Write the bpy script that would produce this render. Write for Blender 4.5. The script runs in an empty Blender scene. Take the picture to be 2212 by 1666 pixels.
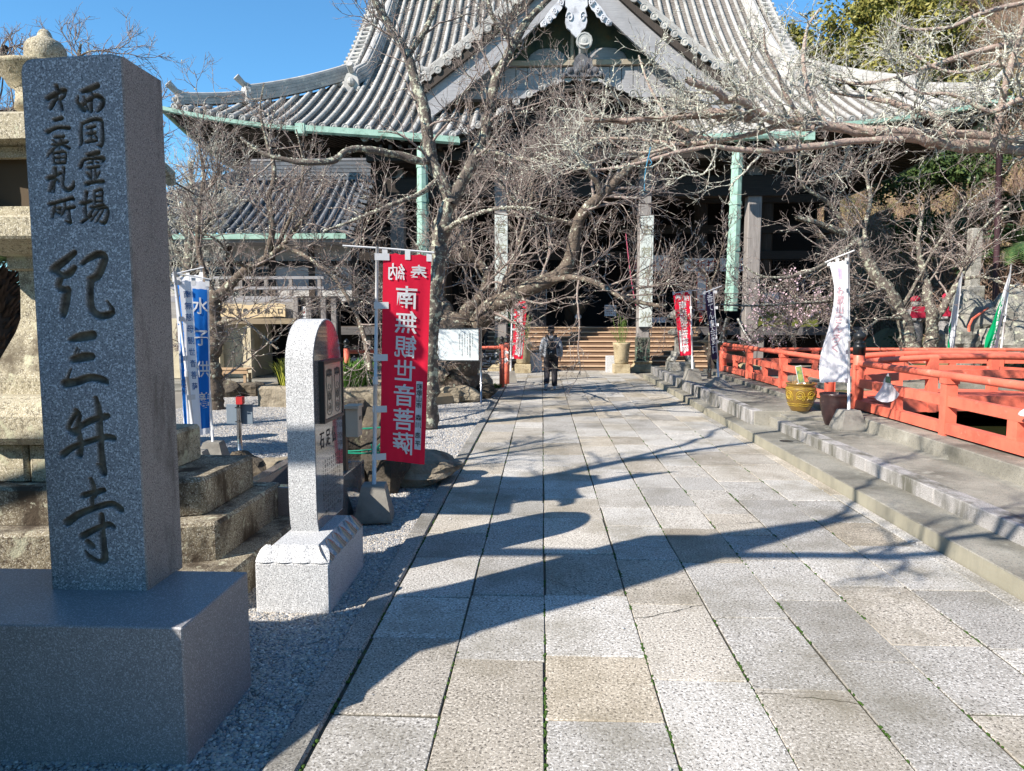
import bpy, bmesh, math, random
import numpy as np
from mathutils import Vector, Matrix, Euler
PI = math.pi
R = math.radians
rng = np.random.default_rng(7)
random.seed(7)
SC = bpy.context.scene
COL = SC.collection

# ------------------------------------------------------------------ camera
F_PX = 1560.0                       # focal length for a picture 2212 px wide
CAM_H = 1.70
PITCH, YAW = math.atan(144/1560), math.atan(65/1560)
cam_data = bpy.data.cameras.new('camera')
cam_data.sensor_width = 36.0
cam_data.lens = 36.0*F_PX/2212.0
cam_data.clip_start = 0.05
cam_data.clip_end = 1500
cam = bpy.data.objects.new('camera', cam_data)
COL.objects.link(cam)
cam.location = (0, 0, CAM_H)
cam.rotation_euler = (PI/2-PITCH, 0, YAW)
SC.camera = cam
CM = Euler((PI/2-PITCH, 0, YAW)).to_matrix()

# ------------------------------------------------------------------ light
SUN_EL, SUN_AZ = 36.0, 38.5         # elevation; shadows fall 38.5 degrees from +X towards +Y
sd = Vector((-math.cos(R(SUN_AZ))*math.cos(R(SUN_EL)), -math.sin(R(SUN_AZ))*math.cos(R(SUN_EL)), math.sin(R(SUN_EL))))
world = bpy.data.worlds.new('World')
SC.world = world
world.use_nodes = True
wn = world.node_tree.nodes; wl = world.node_tree.links
sky = wn.new('ShaderNodeTexSky')
sky.sky_type = 'NISHITA'
sky.sun_disc = False
sky.sun_elevation = R(SUN_EL)
sky.sun_rotation = math.atan2(sd.x, sd.y)
sky.altitude = 500
sky.air_density = 1.0
sky.dust_density = 0.0
sky.ozone_density = 2.0
bg = wn['Background']
tint = wn.new('ShaderNodeMix'); tint.data_type = 'RGBA'; tint.blend_type = 'MULTIPLY'; tint.inputs[0].default_value = 1
tint.inputs[7].default_value = (.66, 1.17, 1.38, 1)      # the deep clear blue of the day
wl.new(sky.outputs[0], tint.inputs[6]); wl.new(tint.outputs[2], bg.inputs[0])
bg.inputs[1].default_value = 0.080
sl = bpy.data.lights.new('sun', 'SUN')
sl.energy = 5.0
sl.angle = R(0.5)
sl.color = (1.0, 0.925, 0.83)
sun = bpy.data.objects.new('sun', sl)
COL.objects.link(sun)
sun.rotation_euler = sd.to_track_quat('Z', 'Y').to_euler()
sun.location = (-20, -20, 30)
SC.view_settings.view_transform = 'Standard'
SC.view_settings.look = 'None'
SC.view_settings.gamma = 1
SC.view_settings.use_curve_mapping = False
SC.view_settings.exposure = 1.08

# ------------------------------------------------------------------ places from image pixel coordinates
def ray(u, v):
    d = CM @ Vector(((u-1106)/F_PX, -(v-833)/F_PX, -1))
    return d
def at(u, v, Y):                    # the point at depth Y (world) seen at u, v
    d = ray(u, v)
    t = Y/d.y
    return np.array((d.x*t, Y, CAM_H+d.z*t))
def gr(u, v, z=0.0):                # the point on a level of height z
    d = ray(u, v)
    t = (z-CAM_H)/d.z
    return np.array((d.x*t, d.y*t, z))
def atX(u, v, X):
    d = ray(u, v)
    t = X/d.x
    return np.array((X, d.y*t, CAM_H+d.z*t))

# ------------------------------------------------------------------ materials
MATS = {}
ALB = .80
def al(c, k=None): return tuple(q*(ALB if k is None else k) for q in c)
def new_mat(name):
    m = bpy.data.materials.new(name)
    m.use_nodes = True
    nt = m.node_tree
    b = nt.nodes['Principled BSDF']
    return m, nt, nt.nodes, nt.links, b
def ramp(n, l, src, stops):
    r = n.new('ShaderNodeValToRGB')
    el = r.color_ramp.elements
    while len(el) > len(stops): el.remove(el[-1])
    while len(el) < len(stops): el.new(0.5)
    for e, (p, c) in zip(el, stops):
        e.position = p
        e.color = (c, c, c, 1) if isinstance(c, (int, float)) else (c[0], c[1], c[2], 1)
    l.new(src, r.inputs[0])
    return r.outputs[0]
def noise(n, l, scale, detail=4, rough=.55, vec=None, dist=0):
    t = n.new('ShaderNodeTexNoise')
    t.inputs['Scale'].default_value = scale
    t.inputs['Detail'].default_value = detail
    t.inputs['Roughness'].default_value = rough
    t.inputs['Distortion'].default_value = dist
    if vec is not None: l.new(vec, t.inputs['Vector'])
    return t.outputs['Fac']
def mixc(n, l, fac, a, b, mode='MIX'):
    m = n.new('ShaderNodeMix'); m.data_type = 'RGBA'; m.blend_type = mode
    for sock, val in ((m.inputs[0], fac), (m.inputs[6], a), (m.inputs[7], b)):
        if isinstance(val, (int, float)): sock.default_value = val
        elif isinstance(val, tuple): sock.default_value = (*val[:3], 1)
        else: l.new(val, sock)
    return m.outputs[2]
def mathn(n, l, op, a, b=None):
    m = n.new('ShaderNodeMath'); m.operation = op
    for i, v in ((0, a), (1, b)):
        if v is None: continue
        if isinstance(v, (int, float)): m.inputs[i].default_value = v
        else: l.new(v, m.inputs[i])
    return m.outputs[0]
def coords(n, l, kind='Object', scale=None):
    tc = n.new('ShaderNodeTexCoord')
    o = tc.outputs[kind]
    if kind == 'World':
        g = n.new('ShaderNodeNewGeometry'); o = g.outputs['Position']
    if scale:
        mp = n.new('ShaderNodeMapping'); mp.inputs['Scale'].default_value = scale
        l.new(o, mp.inputs[0]); o = mp.outputs[0]
    return o
def worldpos(n, l, scale=None):
    g = n.new('ShaderNodeNewGeometry'); o = g.outputs['Position']
    if scale:
        mp = n.new('ShaderNodeMapping'); mp.inputs['Scale'].default_value = scale
        l.new(o, mp.inputs[0]); o = mp.outputs[0]
    return o
def objrand(n):
    return n.new('ShaderNodeObjectInfo').outputs['Random']
def bump(n, l, b, h, strength=.3, dist=.01):
    bp = n.new('ShaderNodeBump'); bp.inputs['Strength'].default_value = strength
    bp.inputs['Distance'].default_value = dist
    l.new(h, bp.inputs['Height']); l.new(bp.outputs[0], b.inputs['Normal'])
def mat(name, c1, c2=None, scale=8, rough=.8, speck=None, sscale=180, stain=None, stscale=2.0, stvec=None,
        var=.0, bmp=.2, bdist=.01, bscale=None, metal=0, patch=None, pscale=5, plo=.55, phi=.65, spec=.3, coat=0, detail=5, vec='world', stlo=.5, sthi=.7, tone=None):
    """layered stone / wood / paint: mottled base, fine specks, streaky stains, patches (lichen), tone per object"""
    if name in MATS: return MATS[name]
    m, nt, n, l, b = new_mat(name)
    P = worldpos(n, l) if vec == 'world' else coords(n, l)
    if c2 is None: c2 = tuple(x*.8 for x in c1)
    c1, c2 = al(c1), al(c2)
    if speck: speck = (al(speck[0]), al(speck[1]), speck[2])
    if stain: stain = al(stain)
    if patch: patch = al(patch)
    col = mixc(n, l, ramp(n, l, noise(n, l, scale, detail, .6, P), [(.3, 0.), (.7, 1.)]), c1, c2)
    fine = noise(n, l, bscale or sscale, 3, .6, P)
    if speck:
        dark, light, amt = speck
        col = mixc(n, l, ramp(n, l, fine, [(.5-amt*.5, 1.), (.52-amt*.35, 0.)]), col, dark)
        f2 = noise(n, l, sscale*1.3, 2, .6, P)
        col = mixc(n, l, ramp(n, l, f2, [(.5+amt*.25, 0.), (.53+amt*.4, 1.)]), col, light)
    if stain:
        sv = worldpos(n, l, stvec) if stvec else P
        col = mixc(n, l, ramp(n, l, noise(n, l, stscale, 6, .65, sv), [(stlo, 0.), (sthi, 1.)]), col, stain)
    if patch:
        col = mixc(n, l, ramp(n, l, noise(n, l, pscale, 7, .68, P), [(plo, 0.), (phi, 1.)]), col, patch)
    if var:
        hv = n.new('ShaderNodeHueSaturation')
        l.new(col, hv.inputs['Color'])
        rr = objrand(n)
        l.new(mathn(n, l, 'ADD', mathn(n, l, 'MULTIPLY', rr, 2*var), 1-var), hv.inputs['Value'])
        col = hv.outputs[0]
        if tone:                                  # some pieces are a warmer stone
            fr = mathn(n, l, 'FRACT', mathn(n, l, 'MULTIPLY', rr, 17.3))
            col = mixc(n, l, ramp(n, l, fr, [(.45, 0.), (1., .75)]), col, mixc(n, l, 1.0, col, tone, 'MULTIPLY'))
    l.new(col, b.inputs['Base Color'])
    b.inputs['Roughness'].default_value = rough
    b.inputs['Metallic'].default_value = metal
    b.inputs['Specular IOR Level'].default_value = spec
    b.inputs['Coat Weight'].default_value = coat
    if bmp:
        h = noise(n, l, bscale or scale*6, 6, .65, P)
        bump(n, l, b, h, bmp, bdist)
    MATS[name] = m
    return m
def cloth_mat(name, c, trans=.35, rough=.75):
    if name in MATS: return MATS[name]
    m, nt, n, l, b = new_mat(name)
    P = worldpos(n, l)
    col = mixc(n, l, noise(n, l, 9, 5, .6, P), c, tuple(x*.86 for x in c))
    l.new(col, b.inputs['Base Color']); b.inputs['Roughness'].default_value = rough
    b.inputs['Specular IOR Level'].default_value = .15
    tr = n.new('ShaderNodeBsdfTranslucent'); l.new(col, tr.inputs[0])
    mx = n.new('ShaderNodeMixShader'); mx.inputs[0].default_value = trans
    l.new(b.outputs[0], mx.inputs[1]); l.new(tr.outputs[0], mx.inputs[2])
    l.new(mx.outputs[0], n['Material Output'].inputs[0])
    bump(n, l, b, noise(n, l, 30, 3, .5, P), .15, .004)
    MATS[name] = m
    return m
def wood(name, c1, c2, axis='x', rough=.75, gs=1.0, var=.0, spec=.2):
    if name in MATS: return MATS[name]
    m, nt, n, l, b = new_mat(name)
    c1, c2 = al(c1), al(c2)
    s = {'x': (.6, 14, 14), 'z': (14, 14, .6), 'y': (14, .6, 14)}[axis]
    P = worldpos(n, l, tuple(q*gs for q in s))
    f = noise(n, l, 3, 8, .7, P, .6)
    col = mixc(n, l, ramp(n, l, f, [(.35, 0.), (.65, 1.)]), c1, c2)
    col = mixc(n, l, ramp(n, l, noise(n, l, 1.2, 4, .6, worldpos(n, l)), [(.4, 0.), (.75, .5)]), col, tuple(x*.5 for x in c1))
    if var:
        hv = n.new('ShaderNodeHueSaturation'); l.new(col, hv.inputs['Color'])
        l.new(mathn(n, l, 'ADD', mathn(n, l, 'MULTIPLY', objrand(n), 2*var), 1-var), hv.inputs['Value'])
        col = hv.outputs[0]
    l.new(col, b.inputs['Base Color']); b.inputs['Roughness'].default_value = rough
    b.inputs['Specular IOR Level'].default_value = spec
    bump(n, l, b, f, .35, .006)
    MATS[name] = m
    return m
def plain(name, c, rough=.6, metal=0, spec=.4, emit=0):
    if name in MATS: return MATS[name]
    m, nt, n, l, b = new_mat(name)
    P = worldpos(n, l)
    c = al(c); col = mixc(n, l, noise(n, l, 6, 5, .6, P), c, tuple(x*.8 for x in c))
    l.new(col, b.inputs['Base Color'])
    b.inputs['Roughness'].default_value = rough; b.inputs['Metallic'].default_value = metal
    b.inputs['Specular IOR Level'].default_value = spec
    MATS[name] = m
    return m

# ------------------------------------------------------------------ mesh helpers
class MB:
    def __init__(s): s.v = []; s.f = []
    def add(s, vs, fs):
        o = len(s.v)
        s.v.extend([tuple(map(float, p)) for p in vs])
        s.f.extend([tuple(i+o for i in f) for f in fs])
        return s
    def box(s, lo, hi, bev=0):
        x0, y0, z0 = lo; x1, y1, z1 = hi
        if not bev:
            vs = [(x0,y0,z0),(x1,y0,z0),(x1,y1,z0),(x0,y1,z0),(x0,y0,z1),(x1,y0,z1),(x1,y1,z1),(x0,y1,z1)]
            return s.add(vs, [(0,3,2,1),(4,5,6,7),(0,1,5,4),(1,2,6,5),(2,3,7,6),(3,0,4,7)])
        return s.prism([(x0,y0),(x1,y0),(x1,y1),(x0,y1)], z0, z1, bev)
    def prism(s, poly, z0, z1, bev=0, bot=False):
        """vertical prism over a counter-clockwise polygon, top edge (and corners) bevelled"""
        n = len(poly)
        P = np.array(poly, float)
        if bev:
            Q = []
            for i in range(n):
                a, p, c = P[i-1], P[i], P[(i+1) % n]
                d1 = (a-p)/max(np.linalg.norm(a-p), 1e-9); d2 = (c-p)/max(np.linalg.norm(c-p), 1e-9)
                Q += [p+d1*bev, p+d2*bev]
            P = np.array(Q); n = len(P)
            cen = P.mean(0)
            ins = []
            for i in range(n):
                a, p, c = P[i-1], P[i], P[(i+1) % n]
                t = (c-a); t /= max(np.linalg.norm(t), 1e-9)
                ins.append(p+np.array((-t[1], t[0]))*bev*.8)
            ins = np.array(ins)
            rings = [(P, z0), (P, z1-bev), (ins, z1)]
            if bot: rings = [(ins, z0), (P, z0+bev), (P, z1-bev), (ins, z1)]
        else:
            rings = [(P, z0), (P, z1)]
        vs = []; fs = []
        for q, z in rings: vs += [(x, y, z) for x, y in q]
        for k in range(len(rings)-1):
            for i in range(n):
                j = (i+1) % n
                fs.append((k*n+i, k*n+j, (k+1)*n+j, (k+1)*n+i))
        fs.append(tuple(range(n))[::-1]); fs.append(tuple((len(rings)-1)*n+i for i in range(n)))
        return s.add(vs, fs)
    def obox(s, c, hx, hy, hz, X=(1,0,0), Y=(0,1,0), Z=(0,0,1)):
        c = np.array(c, float); X, Y, Z = (np.array(q, float) for q in (X, Y, Z))
        vs = [c+a*hx*X+b*hy*Y+d*hz*Z for d in (-1, 1) for a, b in ((-1,-1),(1,-1),(1,1),(-1,1))]
        return s.add(vs, [(0,3,2,1),(4,5,6,7),(0,1,5,4),(1,2,6,5),(2,3,7,6),(3,0,4,7)])
    def beam(s, a, b, w, h, up=(0,0,1)):
        a = np.array(a, float); b = np.array(b, float)
        d = b-a; L = np.linalg.norm(d); d /= L
        up = np.array(up, float); sx = np.cross(d, up); sx /= max(np.linalg.norm(sx), 1e-9); uz = np.cross(sx, d)
        return s.obox((a+b)/2, L/2, w/2, h/2, d, sx, uz)
    def tube(s, pts, rad, n=8, cap=True):
        pts = np.array(pts, float); K = len(pts)
        rad = np.full(K, rad, float) if np.isscalar(rad) else np.array(rad, float)
        V, F = tube_arrays(pts[None], rad[None], n)
        fs = [tuple(f) for f in F]
        if cap: fs += [tuple(range(n))[::-1], tuple((K-1)*n+i for i in range(n))]
        return s.add(V, fs)
    def lathe(s, prof, c=(0,0), n=20, z=0, sx=1, sy=1, rot=0):
        """prof: (radius, height) from the bottom up"""
        vs = []; fs = []
        for r, h in prof:
            for i in range(n):
                a = 2*PI*i/n+rot
                vs.append((c[0]+r*math.cos(a)*sx, c[1]+r*math.sin(a)*sy, z+h))
        for k in range(len(prof)-1):
            for i in range(n):
                j = (i+1) % n
                fs.append((k*n+i, k*n+j, (k+1)*n+j, (k+1)*n+i))
        fs.append(tuple(range(n))[::-1]); fs.append(tuple((len(prof)-1)*n+i for i in range(n)))
        return s.add(vs, fs)
    def sheet(s, G, thick=None):
        """grid of points G (a, b, 3)"""
        G = np.array(G, float); a, b = G.shape[:2]
        idx = np.arange(a*b).reshape(a, b)
        fs = np.stack([idx[:-1,:-1], idx[1:,:-1], idx[1:,1:], idx[:-1,1:]], -1).reshape(-1, 4)
        return s.add(G.reshape(-1, 3), [tuple(f) for f in fs])
    def ball(s, c, r, n=8, m=6):
        r = np.array((r, r, r) if np.isscalar(r) else r, float)
        prof = [(max(math.sin(PI*k/m), .02), -math.cos(PI*k/m)) for k in range(m+1)]
        vs = []; fs = []
        for q, h in prof:
            for i in range(n):
                a = 2*PI*i/n
                vs.append((c[0]+q*math.cos(a)*r[0], c[1]+q*math.sin(a)*r[1], c[2]+h*r[2]))
        for k in range(m):
            for i in range(n):
                j = (i+1) % n
                fs.append((k*n+i, k*n+j, (k+1)*n+j, (k+1)*n+i))
        return s.add(vs, fs)
    def build(s, name, material, parent=None, smooth=False, mats=None):
        return link_mesh(name, np.array(s.v, float).reshape(-1, 3), s.f, material, parent, smooth)

def tube_arrays(P, Rr, n):
    N, K = P.shape[:2]
    T = np.gradient(P, axis=1)
    T /= np.maximum(np.linalg.norm(T, axis=2, keepdims=True), 1e-9)
    D = P[:, -1]-P[:, 0]
    ref = np.eye(3)[np.argmin(np.abs(D), axis=1)][:, None, :]
    U = np.cross(T, ref); U /= np.maximum(np.linalg.norm(U, axis=2, keepdims=True), 1e-9)
    W = np.cross(T, U)
    a = np.arange(n)*2*PI/n
    V = P[:, :, None, :] + Rr[:, :, None, None]*(U[:, :, None, :]*np.cos(a)[None, None, :, None]+W[:, :, None, :]*np.sin(a)[None, None, :, None])
    idx = np.arange(N*K*n).reshape(N, K, n)
    nx = np.roll(idx, -1, axis=2)
    F = np.stack([idx[:, :-1], idx[:, 1:], nx[:, 1:], nx[:, :-1]], -1).reshape(-1, 4)
    return V.reshape(-1, 3), F

def wloc(o):
    p = np.array(o.location[:]) if o is not None else np.zeros(3)
    q = o.parent if o is not None else None
    while q is not None:
        p = p+np.array(q.location[:]); q = q.parent
    return p
def link_mesh(name, V, F, material, parent=None, smooth=False, attr=None, base=None):
    me = bpy.data.meshes.new(name)
    V = np.asarray(V, float)
    org = wloc(parent)
    if base is not None: org = org+0
    V = V-org if base is None else V-np.array(base)
    if isinstance(F, np.ndarray):
        me.vertices.add(len(V)); me.vertices.foreach_set('co', V.astype(np.float32).ravel())
        k = F.shape[1]
        me.loops.add(F.size); me.loops.foreach_set('vertex_index', F.astype(np.int32).ravel())
        me.polygons.add(len(F))
        me.polygons.foreach_set('loop_start', np.arange(0, F.size, k, dtype=np.int32))
        me.polygons.foreach_set('loop_total', np.full(len(F), k, dtype=np.int32))
        me.update(calc_edges=True)
    else:
        me.from_pydata(V.tolist(), [], F); me.update()
    if smooth: me.polygons.foreach_set('use_smooth', np.ones(len(me.polygons), bool))
    if attr is not None:
        a = me.attributes.new('mask', 'FLOAT', 'POINT'); a.data.foreach_set('value', np.asarray(attr, np.float32))
    if material: me.materials.append(material)
    o = bpy.data.objects.new(name, me)
    COL.objects.link(o)
    if parent is not None: o.parent = parent
    if base is not None: o.location = tuple(np.array(base)-org)
    return o
def autosmooth(o, ang=40):
    me = o.data
    me.polygons.foreach_set('use_smooth', np.ones(len(me.polygons), bool))
    me.set_sharp_from_angle(angle=R(ang))
    return o
def thing(name, label, cat, loc=(0,0,0), group=None):
    o = bpy.data.objects.new(name, None); COL.objects.link(o)
    o.location = tuple(map(float, loc)); o['label'] = label; o['category'] = cat
    o.empty_display_size = .1
    if group: o['group'] = group
    return o
def tag(o, label, cat, group=None):
    o['label'] = label; o['category'] = cat
    if group: o['group'] = group
    return o
def kind(o, k): o['kind'] = k; return o
def copy_tree(o, loc, label=None):
    def cp(q, par):
        c = q.copy(); COL.objects.link(c)
        if par is not None:
            c.parent = par; c.matrix_parent_inverse = q.matrix_parent_inverse.copy()
        for ch in q.children: cp(ch, c)
        return c
    c = cp(o, None); c.location = tuple(map(float, loc))
    if label: c['label'] = label
    return c
def smoothpath(pts, K, closed=False):
    """Catmull-Rom resample to K points (any number of columns)"""
    P = np.array(pts, float)
    if len(P) == 2: return np.linspace(P[0], P[1], K)
    Q = np.vstack([2*P[0]-P[1], P, 2*P[-1]-P[-2]])
    d = np.linalg.norm(np.diff(P[:, :3] if P.shape[1] > 2 else P, axis=0), axis=1)
    cum = np.concatenate([[0], np.cumsum(d)]); cum /= cum[-1]
    out = []
    for t in np.linspace(0, 1, K):
        i = min(np.searchsorted(cum, t, side='right')-1, len(P)-2)
        u = (t-cum[i])/max(cum[i+1]-cum[i], 1e-9)
        a, b, c, e = Q[i], Q[i+1], Q[i+2], Q[i+3]
        out.append(.5*((2*b)+(-a+c)*u+(2*a-5*b+4*c-e)*u*u+(-a+3*b-3*c+e)*u**3))
    return np.array(out)

# ------------------------------------------------------------------ lettering
_G = {}
def glyph(ch, bold=.03, cuts=0):
    key = (ch, bold, cuts)
    if key in _G: return _G[key]
    c = bpy.data.curves.new('lettering', 'FONT'); c.body = ch; c.size = 1; c.offset = bold; c.resolution_u = 2
    o = bpy.data.objects.new('lettering', c); COL.objects.link(o)
    dg = bpy.context.evaluated_depsgraph_get()
    me = bpy.data.meshes.new_from_object(o.evaluated_get(dg))
    bm = bmesh.new(); bm.from_mesh(me)
    for k in range(1, cuts+1):
        bmesh.ops.bisect_plane(bm, geom=bm.verts[:]+bm.edges[:]+bm.faces[:], plane_co=(0, k/(cuts+1)-.05, 0), plane_no=(0, 1, 0))
    V = np.array([v.co[:2] for v in bm.verts]); bm.verts.index_update()
    F = [tuple(v.index for v in f.verts) for f in bm.faces]
    bm.free(); bpy.data.objects.remove(o); bpy.data.curves.remove(c); bpy.data.meshes.remove(me)
    if len(V): V = V-np.array((.5, .38))
    _G[key] = (V, F)
    return _G[key]
def lettering(mb, ch, cx, cz, size, f, bold=.03, mirror=False, cuts=0, sx=1.0, narrow=False):
    """put one character round (cx, cz) of a sheet's own coordinates, f maps them into the place"""
    V, F = glyph(ch, bold, cuts)
    if not len(V): return
    x = V[:, 0]*size*sx; z = V[:, 1]*size
    if narrow: x = x-(x.max()+x.min())/2
    if mirror:
        x = -x; F = [t[::-1] for t in F]
    mb.add([f(cx+a, cz+b) for a, b in zip(x, z)], F)
# ================================================================== materials of the place
M_slab = mat('granite_paving', (.50,.475,.435), (.37,.35,.315), scale=2.2, rough=.85, speck=((.14,.13,.12), (.72,.695,.65), .19), sscale=62,
             stain=(.22,.20,.155), stscale=1.0, stlo=.46, sthi=.72, var=.20, tone=(.92,.82,.66), bmp=.55, bdist=.006, bscale=70)
M_kerb = mat('kerb_granite', (.34,.32,.29), (.25,.235,.21), scale=3, speck=((.08,.08,.08), (.5,.48,.44), .16), sscale=80, stain=(.17,.16,.13), stscale=1.4, var=.12, bmp=.5, bdist=.006, bscale=80)
M_conc = mat('old_concrete', (.37,.345,.285), (.235,.22,.18), scale=2.4, stain=(.10,.095,.075), stscale=1.1, stlo=.44, sthi=.70, patch=(.43,.41,.35), pscale=3.5, plo=.58, phi=.72, bmp=.35, bdist=.006, bscale=60,
             speck=((.16,.155,.14), (.4,.385,.34), .25), sscale=150)
M_riser = mat('step_riser_concrete', (.37,.345,.265), (.29,.27,.205), scale=3, stain=(.19,.18,.145), stscale=1.2, stvec=(7,2.5,.6), stlo=.45, sthi=.8, bmp=.3, bdist=.006, bscale=60)
M_cap = mat('kerb_cap_granite', (.42,.40,.385), (.33,.315,.30), scale=4, speck=((.22,.21,.2), (.52,.5,.48), .22), sscale=120, stain=(.13,.125,.10), stscale=1.0, stvec=(7,3.5,1.0), stlo=.44, sthi=.62, var=.04, bmp=.3, bdist=.004, bscale=90)
M_soil = mat('joint_soil', (.10,.088,.065), (.055,.05,.035), scale=14, patch=(.07,.10,.02), pscale=5, plo=.58, phi=.66, bmp=.5, bscale=50)
M_ground = mat('packed_earth', (.30,.27,.22), (.22,.2,.165), scale=.8, bmp=.4, bscale=30)
M_gran = mat('stele_granite', (.35,.36,.375), (.29,.295,.31), scale=5, rough=.75, speck=((.10,.105,.12), (.52,.53,.55), .2), sscale=110, stain=(.20,.195,.185), stscale=1.5, stlo=.52, sthi=.8, bmp=.12, bdist=.002, bscale=160)
M_granbounce = mat('stele_side_granite', (.33,.295,.265), (.27,.24,.215), scale=5, rough=.75, speck=((.12,.105,.10), (.46,.42,.39), .2), sscale=130, stain=(.10,.085,.075), stscale=2.2, stvec=(2.5,2.5,.8), stlo=.53, sthi=.72, bmp=.1, bdist=.002, bscale=160)  # brown warmth is paving bounce light put in the colour; dark stain is real
M_gransm = mat('smooth_granite', (.27,.265,.27), (.225,.22,.225), scale=5, rough=.45, speck=((.16,.16,.17), (.44,.44,.46), .2), sscale=150, bmp=.08, bdist=.002, bscale=160, spec=.45)
M_granl = mat('light_granite', (.56,.565,.57), (.47,.475,.48), scale=6, rough=.7, speck=((.18,.185,.195), (.76,.77,.78), .14), sscale=140, bmp=.2, bdist=.002, bscale=150)
M_pol = mat('polished_granite', (.20,.18,.175), (.17,.155,.15), scale=5, rough=.07, speck=((.09,.08,.08), (.30,.28,.27), .2), sscale=220, bmp=0, spec=.7, coat=.6)
M_lant = mat('lantern_stone', (.46,.405,.28), (.36,.315,.215), scale=5, rough=.9, speck=((.22,.19,.13), (.68,.62,.48), .17), sscale=100, stain=(.13,.105,.07), stscale=2.4, stlo=.52, sthi=.66, patch=(.54,.52,.36), pscale=7, plo=.56, phi=.62, bmp=.6, bdist=.01, bscale=45)
M_tier = mat('mossy_step_stone', (.33,.285,.20), (.17,.14,.095), scale=3.5, rough=.92, speck=((.13,.10,.07), (.56,.52,.42), .18), sscale=80, stain=(.07,.052,.035), stscale=1.3, stvec=(3,3,1.2), stlo=.46, sthi=.62, patch=(.5,.49,.36), pscale=8, plo=.58, phi=.64, bmp=.8, bdist=.012, bscale=30)
M_block = mat('cast_concrete', (.30,.285,.25), (.23,.215,.19), scale=8, stain=(.14,.13,.11), stscale=3, bmp=.3, bscale=70)
M_white = plain('white_enamel', (.78,.78,.78), .35)
M_chrome = plain('steel_tube', (.55,.55,.56), .25, 1)
M_red = cloth_mat('red_cloth', (.80,.018,.055), .3)
M_whc = cloth_mat('white_cloth', (.82,.82,.85), .35)
M_blue = cloth_mat('blue_cloth', (.015,.18,.60), .3)
M_gcl = cloth_mat('green_cloth', (.0,.33,.12), .3)
M_pcl = cloth_mat('dark_violet_cloth', (.035,.025,.06), .2)
M_ink = plain('black_ink', (.02,.02,.022), .7)
M_prwhite = plain('white_print', (.80,.80,.80), .7)
M_prblue = plain('blue_print', (.02,.13,.36), .7)
M_prred = plain('dark_red_print', (.30,.02,.03), .7)
M_verm = mat('vermilion_paint', (.90,.205,.125), (.80,.165,.10), scale=4, rough=.5, stain=(.50,.10,.065), stscale=2.6, stlo=.5, sthi=.76, patch=(.88,.33,.24), pscale=7, plo=.62, phi=.72, var=.05, bmp=.12, bdist=.003, bscale=20, spec=.4)
M_black = plain('black_lacquer', (.022,.024,.026), .35)
M_rock = mat('dark_rock', (.10,.085,.065), (.045,.037,.03), scale=3, rough=.9, stain=(.19,.15,.10), stscale=2, patch=(.20,.19,.13), pscale=9, plo=.6, phi=.66, bmp=1, bdist=.04, bscale=12)
M_rockl = mat('pale_rock', (.40,.345,.26), (.22,.185,.13), scale=3, rough=.9, stain=(.08,.065,.045), stscale=2.5, bmp=1, bdist=.04, bscale=11)
M_moss = mat('moss', (.06,.13,.012), (.03,.07,.01), scale=30, bmp=1, bscale=90)

# ================================================================== setting: ground, gravel, path
def rects(name, L, z, m, holes=None):
    b = MB()
    for x0, y0, x1, y1 in L: b.add([(x0,y0,z),(x1,y0,z),(x1,y1,z),(x0,y1,z)], [(0,1,2,3)])
    return kind(b.build(name, m), 'structure')
PX0, PX1, PY0, PY1 = 4.62, 12.6, 2.0, 18.1      # the pond
rects('ground', [(-250,-60,PX0,400), (PX1,-60,250,400), (PX0,-60,PX1,PY0), (PX0,PY1,PX1,400)], -.035, M_ground)

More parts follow.
